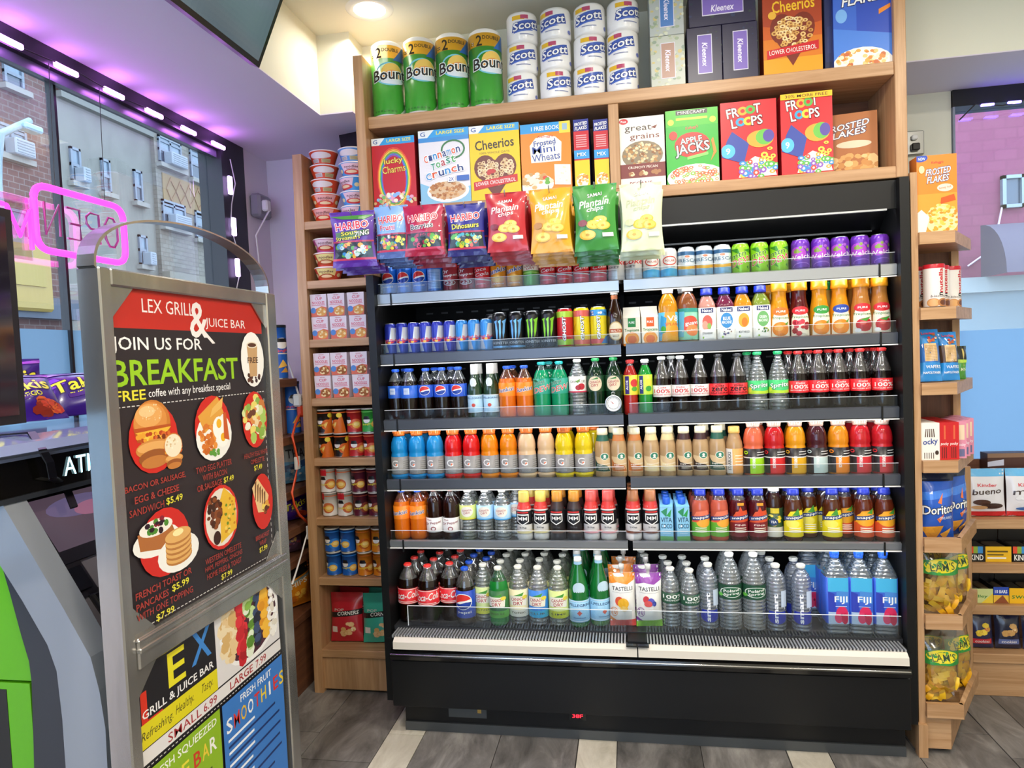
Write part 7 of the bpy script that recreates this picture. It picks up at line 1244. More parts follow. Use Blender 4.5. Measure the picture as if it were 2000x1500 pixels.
put('pkw', (1.005, 2.492, EZ[3]), 0, '')
for k, px in enumerate((1832, 1848)): put('pkr', (1.051+0.0312*k, 2.495+0.004*k, EZ[3]), 0.0, '', own='red biscuit stick box, %s' % ('beside the white box' if k == 0 else 'beside the pink boxes'), group='biscuit stick boxes on the end shelf')
for k in range(3): put('pkp', (1.1145+0.0315*k, 2.52+0.044*k, EZ[3]), 0.0, 'end shelf', group='biscuit stick boxes on the end shelf')
dor = [p_([(0, 0.62), (1, 0.7), (1, 0.8), (0, 0.74)], '3a7ad8'), tt('Doritos', 0.5, 0.50, 0.86, 0.13, 'f6f4f0', '1a1a1c', 6, 0.1, 0.06, 0.1), p_([(0.45, 0.60), (0.62, 0.74), (0.55, 0.58)], 'e8743a'), p_([(0.42, 0.36), (0.6, 0.44), (0.5, 0.3)], 'e8743a'), t_('COOL RANCH', 0.68, 0.38, 0.4, 0.04, 'e8f0f8'), p_([(0.04, 0.22), (0.62, 0.26), (0.5, 0.06), (0.3, 0.02)], 'e09a34'), p_([(0.56, 0.12), (0.86, 0.22), (0.74, 0.02)], 'e8a840'), r_(0, 0.9, 1, 1, '16203a')]
bag('dor', 'crisp_bag', 'blue tortilla crisp bag', 0.118, 0.235, 0.075, '1a55b8', dor, seed=4)
put('dor', (1.036, 2.54, EZ[4]-0.028), 0.0, '', own='blue tortilla crisp bag, front one on the end shelf', group='blue tortilla crisp bags'); put('dor', (1.128, 2.625, EZ[4]-0.028), 0.45, '', own='blue tortilla crisp bag at the angled corner', group='blue tortilla crisp bags'); put('dor', (1.038, 2.67, EZ[4]-0.028), 0.1, '', own='blue tortilla crisp bag behind the front one', group='blue tortilla crisp bags')
# clear bags of plantain strips
def clearbag(key, desc, w, h, seed):
    f, k = bagfun(w, h, 0.085, seed); b = B(); nx, ny = 12, 14; R = random.Random(seed)
    g = lambda m: [[m(w*i/nx, h*j/ny, 0.0) for i in range(nx+1)] for j in range(ny+1)]
    b.grid(g(f), 'f2f0e8', 'wrap', True); b.grid(g(k), 'f2f0e8', 'wrap', True, flip=True)
    l = B(); decal(l, [p_([(0.04, 0.62), (0.96, 0.62), (0.96, 0.80), (0.5, 0.84), (0.04, 0.80)], '2f8a3a'), e_(0.5, 0.74, 0.4, 0.09, 'e8d41c'), s_(0.5, 0.72, 0.44, 0.08, 12, 0.05, ['3a9a3a', 'e8d84a', '2a7a34'], seed), tt("LAM'S", 0.52, 0.73, 0.6, 0.1, '1a3a1c', 'e8d84a', 4, 0, 0.05, 0.06)], w, h, f, 'print', du=w/nx, dv=h/ny, off=0.001)
    s = B()
    for q in range(64):     # the strips inside
        u = R.uniform(0.16, 0.84); v = R.uniform(0.06, 0.56); a = R.uniform(0, pi); L_ = R.uniform(0.03, 0.06); y = R.uniform(-0.022, 0.022)
        cx, cz = (u-0.5)*w, v*h; dx, dz = cos(a)*L_/2, sin(a)*L_/2; bx, bz = -sin(a)*0.009, cos(a)*0.009
        P = []
        for t_e in (-1, -0.3, 0.3, 1):
            oy = 0.006*(1-t_e*t_e)
            P.append([(min(max(cx+dx*t_e+bx*s_e, -w*0.42), w*0.42), y-oy+0.003*s_e, max(cz+dz*t_e+bz*s_e, 0.008)) for s_e in (-1, 0, 1)])
        s.grid(P, R.choice(['f0b41c', 'f6c428', 'e4a414', 'f8d03c']), 'print', True)
    reg(key, 'plantain_strip_bag', 'snack bag', desc, [('wrapper', b.mesh('wrapper')), ('label', l.mesh('label')), ('plantain_strips', s.mesh('plantain_strips'))])
clearbag('cl1', 'clear bag of yellow plantain strips', 0.135, 0.25, 3); clearbag('cl2', 'clear bag of yellow plantain strips', 0.13, 0.235, 5)
for zi, nm in ((5, 'second lowest end shelf tray'), (6, 'lowest end shelf tray')):
    for k, (x, y, rz) in enumerate(((1.046, 2.55, 0.0), (1.135, 2.645, 0.5), (1.05, 2.675, 0.05))):
        o = put('cl1' if (k+zi) % 2 else 'cl2', (x, y, EZ[zi]-0.030), rz, '', tilt=0.0, own='clear bag of yellow plantain strips, %s, %s' % (('front', 'corner', 'rear')[k], nm), group='clear bags of plantain strips')
        for c in o.children:
            if c.name.startswith('plantain_strips'): c['kind'] = 'stuff'
# ================================================================== LOW SHELF, FAR RIGHT
def bueno(key, desc, tx, sh): bag(key, 'chocolate_bag', desc, 0.145, 0.19, 0.05, 'e4e2e6', [r_(0, 0.84, 1, 1, '6ab8e8'), r_(0, 0, 1, 0.1, 'c8242c'), t_('Kinder', 0.5, 0.66, 0.5, 0.07, 'd8303a', 0, 0, 0.02), t_(tx, 0.5, 0.53, 0.76, 0.12, '3a2420', 4, 0.2, 0.02), sh], seed=5)
bueno('bu1', 'white chocolate bag with brown script lettering', 'bueno', [e_(0.35, 0.3, 0.22, 0.06, '4a2a1c'), e_(0.62, 0.22, 0.3, 0.06, '3a2018'), e_(0.3, 0.19, 0.2, 0.04, 'c89a6a')])
bueno('bu2', 'white chocolate bag with blue wave picture', 'mini', [s_(0.55, 0.32, 0.36, 0.14, 22, 0.07, ['5a9ac8', 'e8e8ec', 'c86a3a', '3a6aa8'], 4), e_(0.55, 0.16, 0.36, 0.04, '3a6ab0')])
for k, (px, key) in enumerate(((1924, 'bu1'), (1972, 'bu2'), (2020, 'bu2'))): put(key, (1.398+0.147*k, 2.97, RZ[0]+0.003), 0.0, '', tilt=-0.05, own=(None, 'white chocolate bag with blue wave, beside brown script bag', 'white chocolate bag with blue wave at right edge')[k])
b = B(); b.box(0, 0.30, 0, 0.06, 0, 0.245, '4a2a22', 'print', 0.001)
decal(b, [r_(0, 0, 1, 1, '4a2a22'), r_(0, 0.93, 1, 1, '8a6a54'), p_([(0, 0.86), (0.2, 0.9), (0.2, 0.8), (0, 0.78)], 'c8c8d8'), t_('M', 0.66, 0.84, 0.12, 0.1, 'e8e8e0', 0, 0, 0.05), r_(0.5, 0.77, 1, 0.79, 'c89a4a')], 0.30, 0.245, m_flat((0, 0, 0), (1, 0, 0), (0, 0, 1)), off=0.0003)
o = mo('candy_display_box', b); o.location = (x_on(1930, 3.02, 0.95), 3.025, RZ[0]+0.001); tag(o, 'brown candy display box behind the white chocolate bags', 'box')
def bars(key, desc, w, h, sh): 
    b = B(); d = 0.11; b.box(-w/2, w/2, 0, d, 0, 0.003, '1a1614', 'print'); b.box(-w/2, w/2, 0, 0.002, 0, h, '1a1614', 'print'); b.box(-w/2, w/2, d-0.002, d, 0, h*1.9, '1a1614', 'print'); b.box(-w/2, -w/2+0.002, 0, d, 0, h, '1a1614', 'print'); b.box(w/2-0.002, w/2, 0, d, 0, h, '1a1614', 'print')
    decal(b, sh, w, h, m_flat((-w/2, 0, 0), (1, 0, 0), (0, 0, 1)), off=0.0003)
    s = []
    for k in range(6):
        q = B(); z = 0.012+0.016*(k // 2); x = -w*0.24+w*0.48*(k % 2); q.box(x-w*0.2, x+w*0.2, 0.01, d-0.012, z, z+0.013, ('3a342c', '5a4a34')[k % 2], 'foil', 0.005); s.append(('snack_bar', q.mesh('snack_bar')))
    reg(key, 'snack_bar_box', 'box', desc, [('tray', b.mesh('tray'))]+s)
kind = [r_(0, 0, 1, 1, '14120f'), r_(0, 0.55, 0.10, 1, 'd8482a'), r_(0.10, 0.55, 0.2, 1, '8aa83a'), r_(0.2, 0.55, 0.32, 1, '3a8ac8'), t_('KIND', 0.18, 0.28, 0.3, 0.36, 'f4f2ea', 0, 0, 0.05), r_(0.38, 0, 0.98, 1, 'e8b41c'), r_(0.42, 0.62, 0.9, 0.72, '5a4a1a'), r_(0.42, 0.42, 0.8, 0.5, '5a4a1a'), r_(0.42, 0.2, 0.86, 0.3, 'f4f0e0')]
bars('kin', 'black and yellow snack bar box', 0.155, 0.062, kind)
for k, px in enumerate((1915, 1999)): put('kin', (1.402+0.158*k, 2.945, RZ[1]), 0, '', own='black and yellow snack bar box, %s' % ('beside the shelf end' if k == 0 else 'cut by the right edge'))
nv = lambda a, c, t: [r_(0, 0, 1, 1, a), p_([(0.5, 0), (1, 0), (1, 0.7)], c), t_(t, 0.42, 0.45, 0.7, 0.26, '2f7a34', 0, 0.1, 0.03)]
bars('nv1', 'pale green snack bar box', 0.085, 0.058, nv('c8d08a', 'e8c83a', 'valley')); bars('nv2', 'blue and yellow snack bar box', 0.055, 0.066, [r_(0, 0, 1, 1, 'e8b83a'), r_(0, 0.5, 1, 1, '2a4aa8'), t_('10 BARS', 0.5, 0.72, 0.8, 0.2, 'fff'), p_([(0, 0), (1, 0), (0.6, 0.5)], '8a4a2a')]); bars('nv3', 'golden snack bar box', 0.125, 0.062, nv('ecb41c', 'e09a18', 'sweet'))
for key, xx in (('nv1', 1.3665), ('nv2', 1.4385), ('nv3', 1.5305)): put(key, (xx, 2.945, RZ[2]), 0, 'low right shelf')
ck = lambda c, a: [r_(0, 0.8, 1, 1, '1a2040'), s_(0.5, 0.5, 0.3, 0.16, 9, 0.14, a, 4), r_(0.1, 0.12, 0.9, 0.26, c), t_('cookies', 0.5, 0.19, 0.6, 0.08, 'f0f0f0')]
bag('ck1', 'cookie_bag', 'dark cookie bag with yellow and red picture', 0.09, 0.15, 0.045, '26284a', ck('c8303a', ['e8c83a', 'd8a83a', 'c85a3a']), seed=2); bag('ck2', 'cookie_bag', 'dark cookie bag with round cookie', 0.095, 0.15, 0.045, '1c2038', ck('5a6aa0', ['c89a5a', 'b8844a', 'e0c090']), seed=3); bag('ck3', 'cookie_bag', 'navy cookie bag with pale blue band', 0.09, 0.13, 0.045, '1a2448', ck('6ab0e0', ['d8a860', 'c08a48']), seed=4)
for key, xx in (('ck1', 1.376), ('ck2', 1.474), ('ck3', 1.572)): put(key, (xx, 2.97, RZ[3]+0.005), 0, '', tilt=-0.1, own=D[key][2]+' on lowest shelf')
# ================================================================== STEEL MENU STAND
SX, SB, SY0, SY1 = -0.93, -0.978, 1.081, 1.700
PY0, PY1 = 1.100, 1.640
st = thing('menu_stand', 'brushed steel menu stand with arched top and two posters', 'sign stand', (0, 0, 0))
def sb(name, x0, x1, y0, y1, z0, z1, bev=0.003, mat='steel'):
    w = B(); w.box(x0, x1, y0, y1, z0, z1, 'fff', mat, bev); return mo(name, w, st)
sb('post', SB, SX, SY0, SY0+0.030, 0.0, 1.640); sb('post', SB, SX, SY1-0.046, SY1, 0.0, 1.640)
sb('top_rail', SB+0.004, SX-0.0005, SY0+0.030, SY1-0.046, 1.608, 1.640); sb('middle_rail', SB+0.004, SX+0.004, SY0+0.030, SY1-0.046, 0.884, 0.944)
w = B(); w.box(SX-0.002, SX+0.010, SY0+0.028, SY1-0.03, 0.916, 0.926, 'fff', 'steel', 0.002); w.box(SX-0.002, SX+0.007, SY0+0.028, SY1-0.03, 0.936, 0.942, 'fff', 'steel', 0.002); mo('rail_ledge', w, st)
sb('bottom_rail', SB+0.004, SX-0.0005, SY0+0.030, SY1-0.046, 0.16, 0.215)
w = B(); w.box(SX-0.10, SX+0.11, SY0+0.005, SY0+0.035, 0.0, 0.02, 'fff', 'steel', 0.003); mo('foot', w, st); w = B(); w.box(SX-0.10, SX+0.11, SY1-0.04, SY1-0.01, 0.0, 0.02, 'fff', 'steel', 0.003); mo('foot', w, st)
w = B(); n = 28; yc = (SY0+SY1)/2-0.01; ra = (SY1-SY0)/2-0.012; rows = []
for k in range(n+1):
    a = pi-pi*k/n; y = yc+ra*cos(a)*(1.0 if abs(cos(a)) < 0.9 else 1.0); z = 1.638+0.122*sin(a)**0.8
    t_z = 0.0035
    rows.append([(SB+0.006, y, z), (SX-0.006, y, z), (SX-0.006, y+cos(a)*t_z*1.5, z+t_z), (SB+0.006, y+cos(a)*t_z*1.5, z+t_z)])
w.grid(rows, 'fff', 'steel', False, wrap=True); mo('arch_handle', w, st)
sb('backing_panel', SB+0.010, SX-0.016, SY0+0.030, SY1-0.046, 0.215, 1.608, 0, 'darkgrey')
PH1 = (0.944, 1.608); PH2 = (0.215, 0.884)
def gs(items, cx, cy, s):
    out = []
    for q in flat(*items):
        q = list(q); f = lambda x: cx+(x-cx)*s; g = lambda y: cy+(y-cy)*s; k = q[0]
        if k in ('e', 'o'): q[1:5] = [f(q[1]), g(q[2]), q[3]*s, q[4]*s]
        elif k == 's': q[1:5] = [f(q[1]), g(q[2]), q[3]*s, q[4]*s]; q[6] *= s
        elif k == 'p': q[1] = [(f(a), g(b)) for a, b in q[1]]
        out.append(tuple(q))
    return out
fd = lambda u, v, ru, rv: [e_(u, v, ru, rv, 'd0281e')]
def muffin(u, v, s): return [e_(u, v+0.06*s, 0.118*s, 0.085*s, 'c87a30'), e_(u-0.01*s, v+0.07*s, 0.105*s, 0.068*s, 'd98d42'), e_(u-0.02*s, v+0.09*s, 0.085*s, 0.042*s, 'e6a65c'), e_(u-0.03*s, v+0.105*s, 0.05*s, 0.02*s, 'f2c68a'), s_(u, v+0.10*s, 0.08*s, 0.03*s, 26, 0.004*s, ['f6e0b8', 'e8c088'], 3), p_([(u-0.12*s, v+0.05*s), (u+0.12*s, v+0.05*s), (u+0.1*s, v+0.0*s), (u-0.1*s, v+0.0*s)], 'b8521c'), p_([(u-0.11*s, v+0.035*s), (u+0.12*s, v+0.04*s), (u+0.05*s, v+0.0*s), (u-0.04*s, v+0.005*s)], 'f0b83a'), s_(u, v+0.012*s, 0.11*s, 0.014*s, 30, 0.014*s, ['b8401c', 'e8a030', 'f2cc50', '7a3414', 'd86a2a'], 4), e_(u, v-0.03*s, 0.115*s, 0.034*s, 'd08a40'), e_(u, v-0.024*s, 0.105*s, 0.02*s, 'e4a860'), e_(u, v-0.062*s, 0.10*s, 0.03*s, '9a5626'), e_(u, v-0.078*s, 0.085*s, 0.022*s, 'c27a38')]
red = 'a83a30'; yel = 'e8dc3a'
mt = lambda s, u, v, w_, h=0.021, c=red: t_(s, u, v, w_, h, c, 0, 0, 0.012)
R = random.Random(9)
egg = [e_(0.60, 0.55, 0.045, 0.04, 'f8f6ee'), e_(0.60, 0.565, 0.018, 0.016, 'f0b420'), e_(0.62, 0.515, 0.045, 0.035, 'f8f6ee'), e_(0.625, 0.515, 0.018, 0.015, 'f0b420')]
menu1 = [r_(0, 0, 1, 1, '2a2326'), r_(0, 0.885, 1, 1, 'c02a1e'),
  t_('LEX GRILL', 0.335, 0.955, 0.30, 0.042, 'f0e8e4', 0, 0, 0.0), t_('JUICE BAR', 0.71, 0.912, 0.30, 0.040, 'f0e8e4', 0, 0, 0.0), t_('&', 0.515, 0.922, 0.12, 0.12, 'f0e8e4', 0, 0, 0.02), p_([(0.53, 0.885), (0.555, 0.885), (0.62, 0.845), (0.60, 0.843)], 'f0e8e4'),
  t_('JOIN US FOR', 0.275, 0.835, 0.50, 0.05, 'f0eeec', 0, 0, 0.01), t_('BREAKFAST', 0.40, 0.755, 0.76, 0.078, '96c81e', 0, 0, 0.03), t_('FREE', 0.10, 0.69, 0.15, 0.03, yel, 0, 0, 0.05), t_('coffee with any breakfast special', 0.45, 0.688, 0.52, 0.032, 'f0eeec', 0, 0, 0.012),
  [r_(0.03+0.0235*k, 0.657, 0.045+0.0235*k, 0.660, 'd8d4d0') for k in range(41)], [r_(0.978, 0.03+0.0235*k, 0.982, 0.043+0.0235*k, 'd8d4d0') for k in range(26)], [r_(0.10+0.0235*k, 0.010, 0.115+0.0235*k, 0.013, 'd8d4d0') for k in range(36)],
  e_(0.90, 0.785, 0.098, 0.105, 'f4f2ec'), s_(0.9, 0.715, 0.06, 0.015, 18, 0.010, ['4a2a1c', '5e3826', '3a2016'], 3), p_([(0.855, 0.84), (0.945, 0.84), (0.93, 0.72), (0.87, 0.72)], 'c8a070'), e_(0.90, 0.84, 0.046, 0.012, 'e8dcc4'), e_(0.90, 0.84, 0.036, 0.008, '5a3420'), t_('FREE', 0.90, 0.782, 0.09, 0.022, '4a2e18', 0, 0, 0.04),
  fd(0.2, 0.555, 0.132, 0.105), muffin(0.195, 0.55, 0.84), muffin(0.30, 0.495, 0.46), e_(0.30, 0.522, 0.05, 0.036, 'efe2c4'), s_(0.30, 0.528, 0.04, 0.024, 16, 0.005, ['d8b888', 'f6ecd4'], 5),
  fd(0.56, 0.555, 0.125, 0.11), e_(0.565, 0.525, 0.125, 0.085, 'f2f0ea'), p_([(0.46, 0.60), (0.60, 0.66), (0.64, 0.60), (0.50, 0.54)], 'e0a040'), p_([(0.54, 0.59), (0.63, 0.62), (0.64, 0.655), (0.56, 0.62)], 'eab860'), s_(0.52, 0.52, 0.06, 0.05, 50, 0.014, ['d8782c', 'c8641e', 'e8943c'], 4), egg, p_([(0.63, 0.51), (0.67, 0.50), (0.655, 0.60), (0.635, 0.60)], 'c85a28'), s_(0.56, 0.465, 0.03, 0.012, 10, 0.010, ['3a7a2a', '5a9a3a'], 2),
  fd(0.885, 0.555, 0.105, 0.108), s_(0.885, 0.555, 0.09, 0.09, 60, 0.024, ['d8e0a0', 'a8c860', 'e8d870', '8ab04a', 'f0ecd8', 'c87a3a'], 6), s_(0.88, 0.57, 0.05, 0.03, 14, 0.018, ['e0904a', '6a3a2a', 'f0d8a8'], 7),
  mt('BACON OR SAUSAGE,', 0.195, 0.422, 0.33), mt('EGG & CHEESE', 0.195, 0.387, 0.24), mt('SANDWICH', 0.135, 0.352, 0.18), mt('$5.49', 0.285, 0.354, 0.095, 0.024, yel),
  mt('TWO EGG PLATTER', 0.55, 0.422, 0.25), mt('WITH BACON', 0.55, 0.392, 0.17), mt('OR SAUSAGE', 0.51, 0.362, 0.17), mt('$7.49', 0.645, 0.362, 0.075, 0.023, yel),
  mt('HEALTHY EGG WHITE', 0.875, 0.425, 0.20, 0.018), mt('OMELETTE', 0.885, 0.398, 0.12, 0.018), mt('$7.49', 0.885, 0.370, 0.07, 0.022, yel),
  gs([fd(0.22, 0.235, 0.155, 0.115), e_(0.17, 0.25, 0.14, 0.05, 'f0eee8'), p_([(0.06, 0.29), (0.26, 0.30), (0.29, 0.24), (0.2, 0.215), (0.07, 0.235)], 'b06a34'), e_(0.17, 0.295, 0.10, 0.028, 'f2ece0'), s_(0.18, 0.30, 0.07, 0.022, 22, 0.014, ['3a1c28', '8a1c2c', '2a1420', '4a8a2a'], 3), e_(0.30, 0.18, 0.135, 0.065, 'f2f0ea'), [[e_(0.30, 0.165+0.018*k, 0.085, 0.027, 'b87a3c'), e_(0.30, 0.170+0.018*k, 0.085, 0.024, 'e0ac64')] for k in range(5)], e_(0.30, 0.25, 0.035, 0.012, 'f6e8a8')], 0.21, 0.235, 0.9),
  fd(0.575, 0.24, 0.125, 0.112), e_(0.575, 0.24, 0.112, 0.10, 'e8ddd0'), p_([(0.56, 0.15), (0.68, 0.18), (0.68, 0.29), (0.60, 0.34), (0.57, 0.30)], 'e8b834'), s_(0.63, 0.23, 0.045, 0.07, 24, 0.009, ['c88a1e', '6a8a2a', 'f2d060'], 5), s_(0.525, 0.265, 0.05, 0.05, 40, 0.016, ['4a2412', '6a3418', '3a1c0e', '8a4a20'], 6), e_(0.535, 0.175, 0.026, 0.024, '3a1a10'),
  fd(0.905, 0.235, 0.09, 0.108), p_([(0.82, 0.30), (0.87, 0.33), (0.96, 0.25), (0.93, 0.19), (0.86, 0.20)], 'e8c48a'), [p_([(0.845+0.018*k, 0.315-0.012*k), (0.86+0.018*k, 0.322-0.012*k), (0.845+0.02*k, 0.25-0.008*k), (0.838+0.02*k, 0.25-0.008*k)], '7a5030') for k in range(5)], s_(0.93, 0.21, 0.035, 0.022, 14, 0.014, ['8a4420', 'e0a03a', 'f0d060', '5a2a14'], 8),
  mt('FRENCH TOAST OR', 0.20, 0.112, 0.31), mt('PANCAKES', 0.13, 0.080, 0.17), mt('$5.99', 0.285, 0.083, 0.10, 0.024, yel), mt('WITH ONE TOPPING', 0.20, 0.050, 0.31), mt('$7.99', 0.19, 0.020, 0.10, 0.024, yel),
  mt('WESTERN OMELETTE', 0.575, 0.112, 0.26, 0.019), mt('HAM, PEPPERS, ONIONS', 0.575, 0.086, 0.27, 0.019), mt('HOME FRIES & TOAST', 0.575, 0.060, 0.25, 0.019), mt('$7.99', 0.585, 0.033, 0.08, 0.022, yel),
  mt('BREAKFAST', 0.885, 0.105, 0.12, 0.018), mt('WRAP', 0.885, 0.080, 0.06, 0.018), mt('$7.99', 0.885, 0.054, 0.07, 0.022, yel)]
w = B(); pw, ph = PY1-PY0, PH1[1]-PH1[0]; xp = SX-0.012
w.face([(xp, PY0, PH1[0]), (xp, PY1, PH1[0]), (xp, PY1, PH1[1]), (xp, PY0, PH1[1])], '2a2326', 'gloss'); decal(w, menu1, pw, ph, m_flat((xp, PY0, PH1[0]), (0, 1, 0), (0, 0, 1)), 'print', off=0.0004, step=0.00002)
mo('breakfast_poster', w, st, 'dark breakfast menu poster with red header')
def fruit_col(u, cols, n, seed): return [s_(u, 0.90, 0.035, 0.09, n, 0.036, cols, seed)]
z2 = lambda z: (z-PH2[0])/(PH2[1]-PH2[0])
R = random.Random(3)
def lines(u0, u1, v0, n, dv, c, hd): return [[r_(u0, v0-dv*k, u0+(u1-u0)*(R.uniform(0.35, 0.5) if k % 2 == 0 else R.uniform(0.8, 1.0)), v0-dv*k+0.009, hd if k % 2 == 0 else c)] for k in range(n)]
menu2 = [r_(0, 0, 1, 1, '1c1a1e'), t_('L', 0.10, z2(0.795), 0.11, 0.105, 'd8341e', 0, 0, 0.02), t_('E', 0.245, z2(0.836), 0.10, 0.105, 'e8dc28', 0, 0, 0.02), t_('X', 0.40, z2(0.845), 0.13, 0.105, '3f86d0', 0, 0.05, 0.015), t_('GRILL & JUICE BAR', 0.26, z2(0.782), 0.42, 0.032, 'f2f0ee', 0, 0, 0.025),
  r_(0, z2(0.720), 0.49, z2(0.768), 'e0d21c'), t_('Refreshing.', 0.125, z2(0.742), 0.17, 0.034, '4a4418', 0, 0.25, 0.0), t_('Healthy.', 0.28, z2(0.744), 0.11, 0.036, '4a4418', 0, 0.25, 0.0), t_('Tasty.', 0.42, z2(0.745), 0.08, 0.036, '4a4418', 0, 0.25, 0.0),
  r_(0.49, z2(0.722), 1, 1, 'e0dcdc'), e_(0.76, 0.90, 0.24, 0.14, 'f4f2f0'), e_(0.76, 0.90, 0.22, 0.125, '4a2030'), s_(0.60, 0.90, 0.06, 0.10, 40, 0.034, ['e8c894', 'd8b070', 'f0dcb4'], 2), s_(0.685, 0.90, 0.022, 0.12, 30, 0.03, ['c8202a', 'e0303a', 'a8141e'], 3), s_(0.75, 0.90, 0.028, 0.12, 34, 0.03, ['8ab84a', 'c8e0a0', 'e8f0d8', '5a8a2a'], 4), s_(0.815, 0.90, 0.022, 0.12, 30, 0.026, ['2a3048', '3a4a70', '1c2030'], 5), s_(0.87, 0.90, 0.024, 0.11, 30, 0.032, ['f0a818', 'f6bc38', 'e09410'], 6), s_(0.945, 0.89, 0.04, 0.10, 50, 0.016, ['f4f0e8', 'e0d8c8', 'fff'], 7),
  r_(0, z2(0.690), 1, z2(0.719), 'e4e0de'), t_('SMALL', 0.27, z2(0.704), 0.20, 0.028, 'a83034', 0, 0, 0.02), t_('6.99', 0.43, z2(0.704), 0.09, 0.028, 'a83034'), t_('LARGE', 0.66, z2(0.704), 0.18, 0.028, 'a83034', 0, 0, 0.02), t_('7.99', 0.82, z2(0.704), 0.09, 0.028, 'a83034'),
  [r_(0.01+0.022*k, z2(0.682), 0.022+0.022*k, z2(0.684), 'd8d4d0') for k in range(45)],
  r_(0, 0.0, 0.485, z2(0.676), '8cb41e'), t_('FRESH SQUEEZED', 0.26, z2(0.655), 0.40, 0.030, 'f0f2e4'), [t_(c, 0.045+0.052*i+(0.02 if i > 4 else 0), z2(0.612), 0.014 if c == 'I' else 0.045, 0.05, k, 0, 0, 0.02) for i, (c, k) in enumerate(zip('JUICEBAR', ('d8541e', 'f2f0e8', 'e8d83a', 'f2f0e8', 'e8d83a', 'c8381e', 'e8c83a', 'f2f0e8')))], lines(0.05, 0.45, z2(0.575), 26, 0.022, '3a4a10', 'f2f4e4'),
  r_(0.50, 0.0, 1, z2(0.676), '3a78c4'), t_('FRESH FRUIT', 0.765, z2(0.656), 0.26, 0.026, 'f0f2f4'), [t_(c, 0.545+0.055*i, z2(0.618), 0.014 if c == 'I' else 0.044, 0.052, k, 0, 0, 0.03) for i, (c, k) in enumerate(zip('SMOOTHIES', ('f2f2f4', 'd8342a', 'e8b82a', 'f2f2f4', 'd8342a', 'e8c83a', 'f2f2f4', 'd8342a', 'e8c83a')))], lines(0.53, 0.96, z2(0.580), 26, 0.022, '16306a', 'f0f4fa')]
w = B(); ph = PH2[1]-PH2[0]
w.face([(xp, PY0, PH2[0]), (xp, PY1, PH2[0]), (xp, PY1, PH2[1]), (xp, PY0, PH2[1])], '1c1a1e', 'gloss'); decal(w, menu2, pw, ph, m_flat((xp, PY0, PH2[0]), (0, 1, 0), (0, 0, 1)), 'print', off=0.0004, step=0.00002)
mo('juice_poster', w, st, 'juice and smoothie menu poster in yellow, green and blue')
for (z0, z1) in (PH1, PH2):           # steel corner clips that hide the posters' corners
    for ya, sy in ((SY0+0.030, 1), (SY1-0.046, -1)):
        for za, sz in ((z0, 1), (z1, -1)):
            w = B(); w.prism([(ya, za), (ya+sy*0.062, za), (ya, za+sz*0.062)][::sy*sz], 'x', SX-0.010, SX-0.007, 'fff', 'steel'); mo('corner_clip', w, st)

# ================================================================== CASH MACHINE BEHIND THE STAND
m, nt, b, o = _new('screenpic'); c = _attr(nt); nt.links.new(c, b.inputs['Emission Color']); b.inputs['Emission Strength'].default_value = 1.1; b.inputs['Base Color'].default_value = (0.02, 0.02, 0.02, 1); b.inputs['Roughness'].default_value = 0.15
AY0, AY1 = 1.15, 1.72
am = thing('cash_machine', 'green and grey cash machine behind the menu stand', 'ATM', (0, 0, 0))
def ap(*pts): return [(lambda v: (v.x, v.z))(at_y(px, py, AY0)) for px, py in pts]
gedge = ap((-30, 985), (0, 1080), (22, 1155), (45, 1240), (60, 1290), (65, 1330), (68, 1420), (70, 1500))
sedge = ap((-60, 960), (-20, 1050), (6, 1100), (50, 1170), (99, 1256), (117, 1307), (128, 1400), (135, 1500))
fedge = ap((-70, 880), (0, 963), (80, 1100), (130, 1185), (183, 1280), (200, 1345), (212, 1420), (216, 1500))
XBK = -1.70; lowx = gedge[-1][0]; mid = gedge[5][1]
w = B(); pol = [(XBK, mid-0.003)]+[(XBK, 1.22)]+gedge[:6]; pol[-1] = (gedge[5][0], mid-0.003)
w.prism([(XBK, mid), (gedge[5][0], mid)]+gedge[:5][::-1]+[(XBK, 1.22)], 'y', AY0, AY1, '5fae14', 'plastic'); mo('upper_shell', w, am, 'bright green upper shell')
w = B(); w.prism([(XBK, 0.0), (lowx, 0.0), (lowx, mid-0.006), (XBK, mid-0.006)], 'y', AY0, AY1, '5fae14', 'plastic'); w.box(lowx-0.085, lowx-0.055, AY0-0.001, AY0+0.01, 0.05, mid-0.02, '16181a', 'plastic'); sl = mo('safe_door', w, am, 'bright green lower door')
def band(name, A, Bn, y0, y1, col, mat='plastic'):
    w = B(); n = len(A)
    for i in range(n-1):
        for yy, fl in ((y0, 0), (y1, 1)):
            q = [(A[i][0], yy, A[i][1]), (Bn[i][0], yy, Bn[i][1]), (Bn[i+1][0], yy, Bn[i+1][1]), (A[i+1][0], yy, A[i+1][1])]
            w.face(q if fl else q[::-1], col, mat)
        w.face([(Bn[i][0], y0, Bn[i][1]), (Bn[i+1][0], y0, Bn[i+1][1]), (Bn[i+1][0], y1, Bn[i+1][1]), (Bn[i][0], y1, Bn[i][1])], col, mat, True)
        w.face([(A[i][0], y1, A[i][1]), (A[i+1][0], y1, A[i+1][1]), (A[i+1][0], y0, A[i+1][1]), (A[i][0], y0, A[i][1])], col, mat, True)
    e = ((A[-1], Bn[-1]))
    if e[0][1] > 0.05:
        w.face([(e[0][0], y0, 0), (e[1][0], y0, 0), (e[1][0], y0, e[1][1]), (e[0][0], y0, e[0][1])], col, mat); w.face([(e[1][0], y0, 0), (e[1][0], y1, 0), (e[1][0], y1, e[1][1]), (e[1][0], y0, e[1][1])], col, mat); w.face([(e[1][0], y1, 0), (e[0][0], y1, 0), (e[0][0], y1, e[0][1]), (e[1][0], y1, e[1][1])], col, mat)
    return mo(name, w, am)
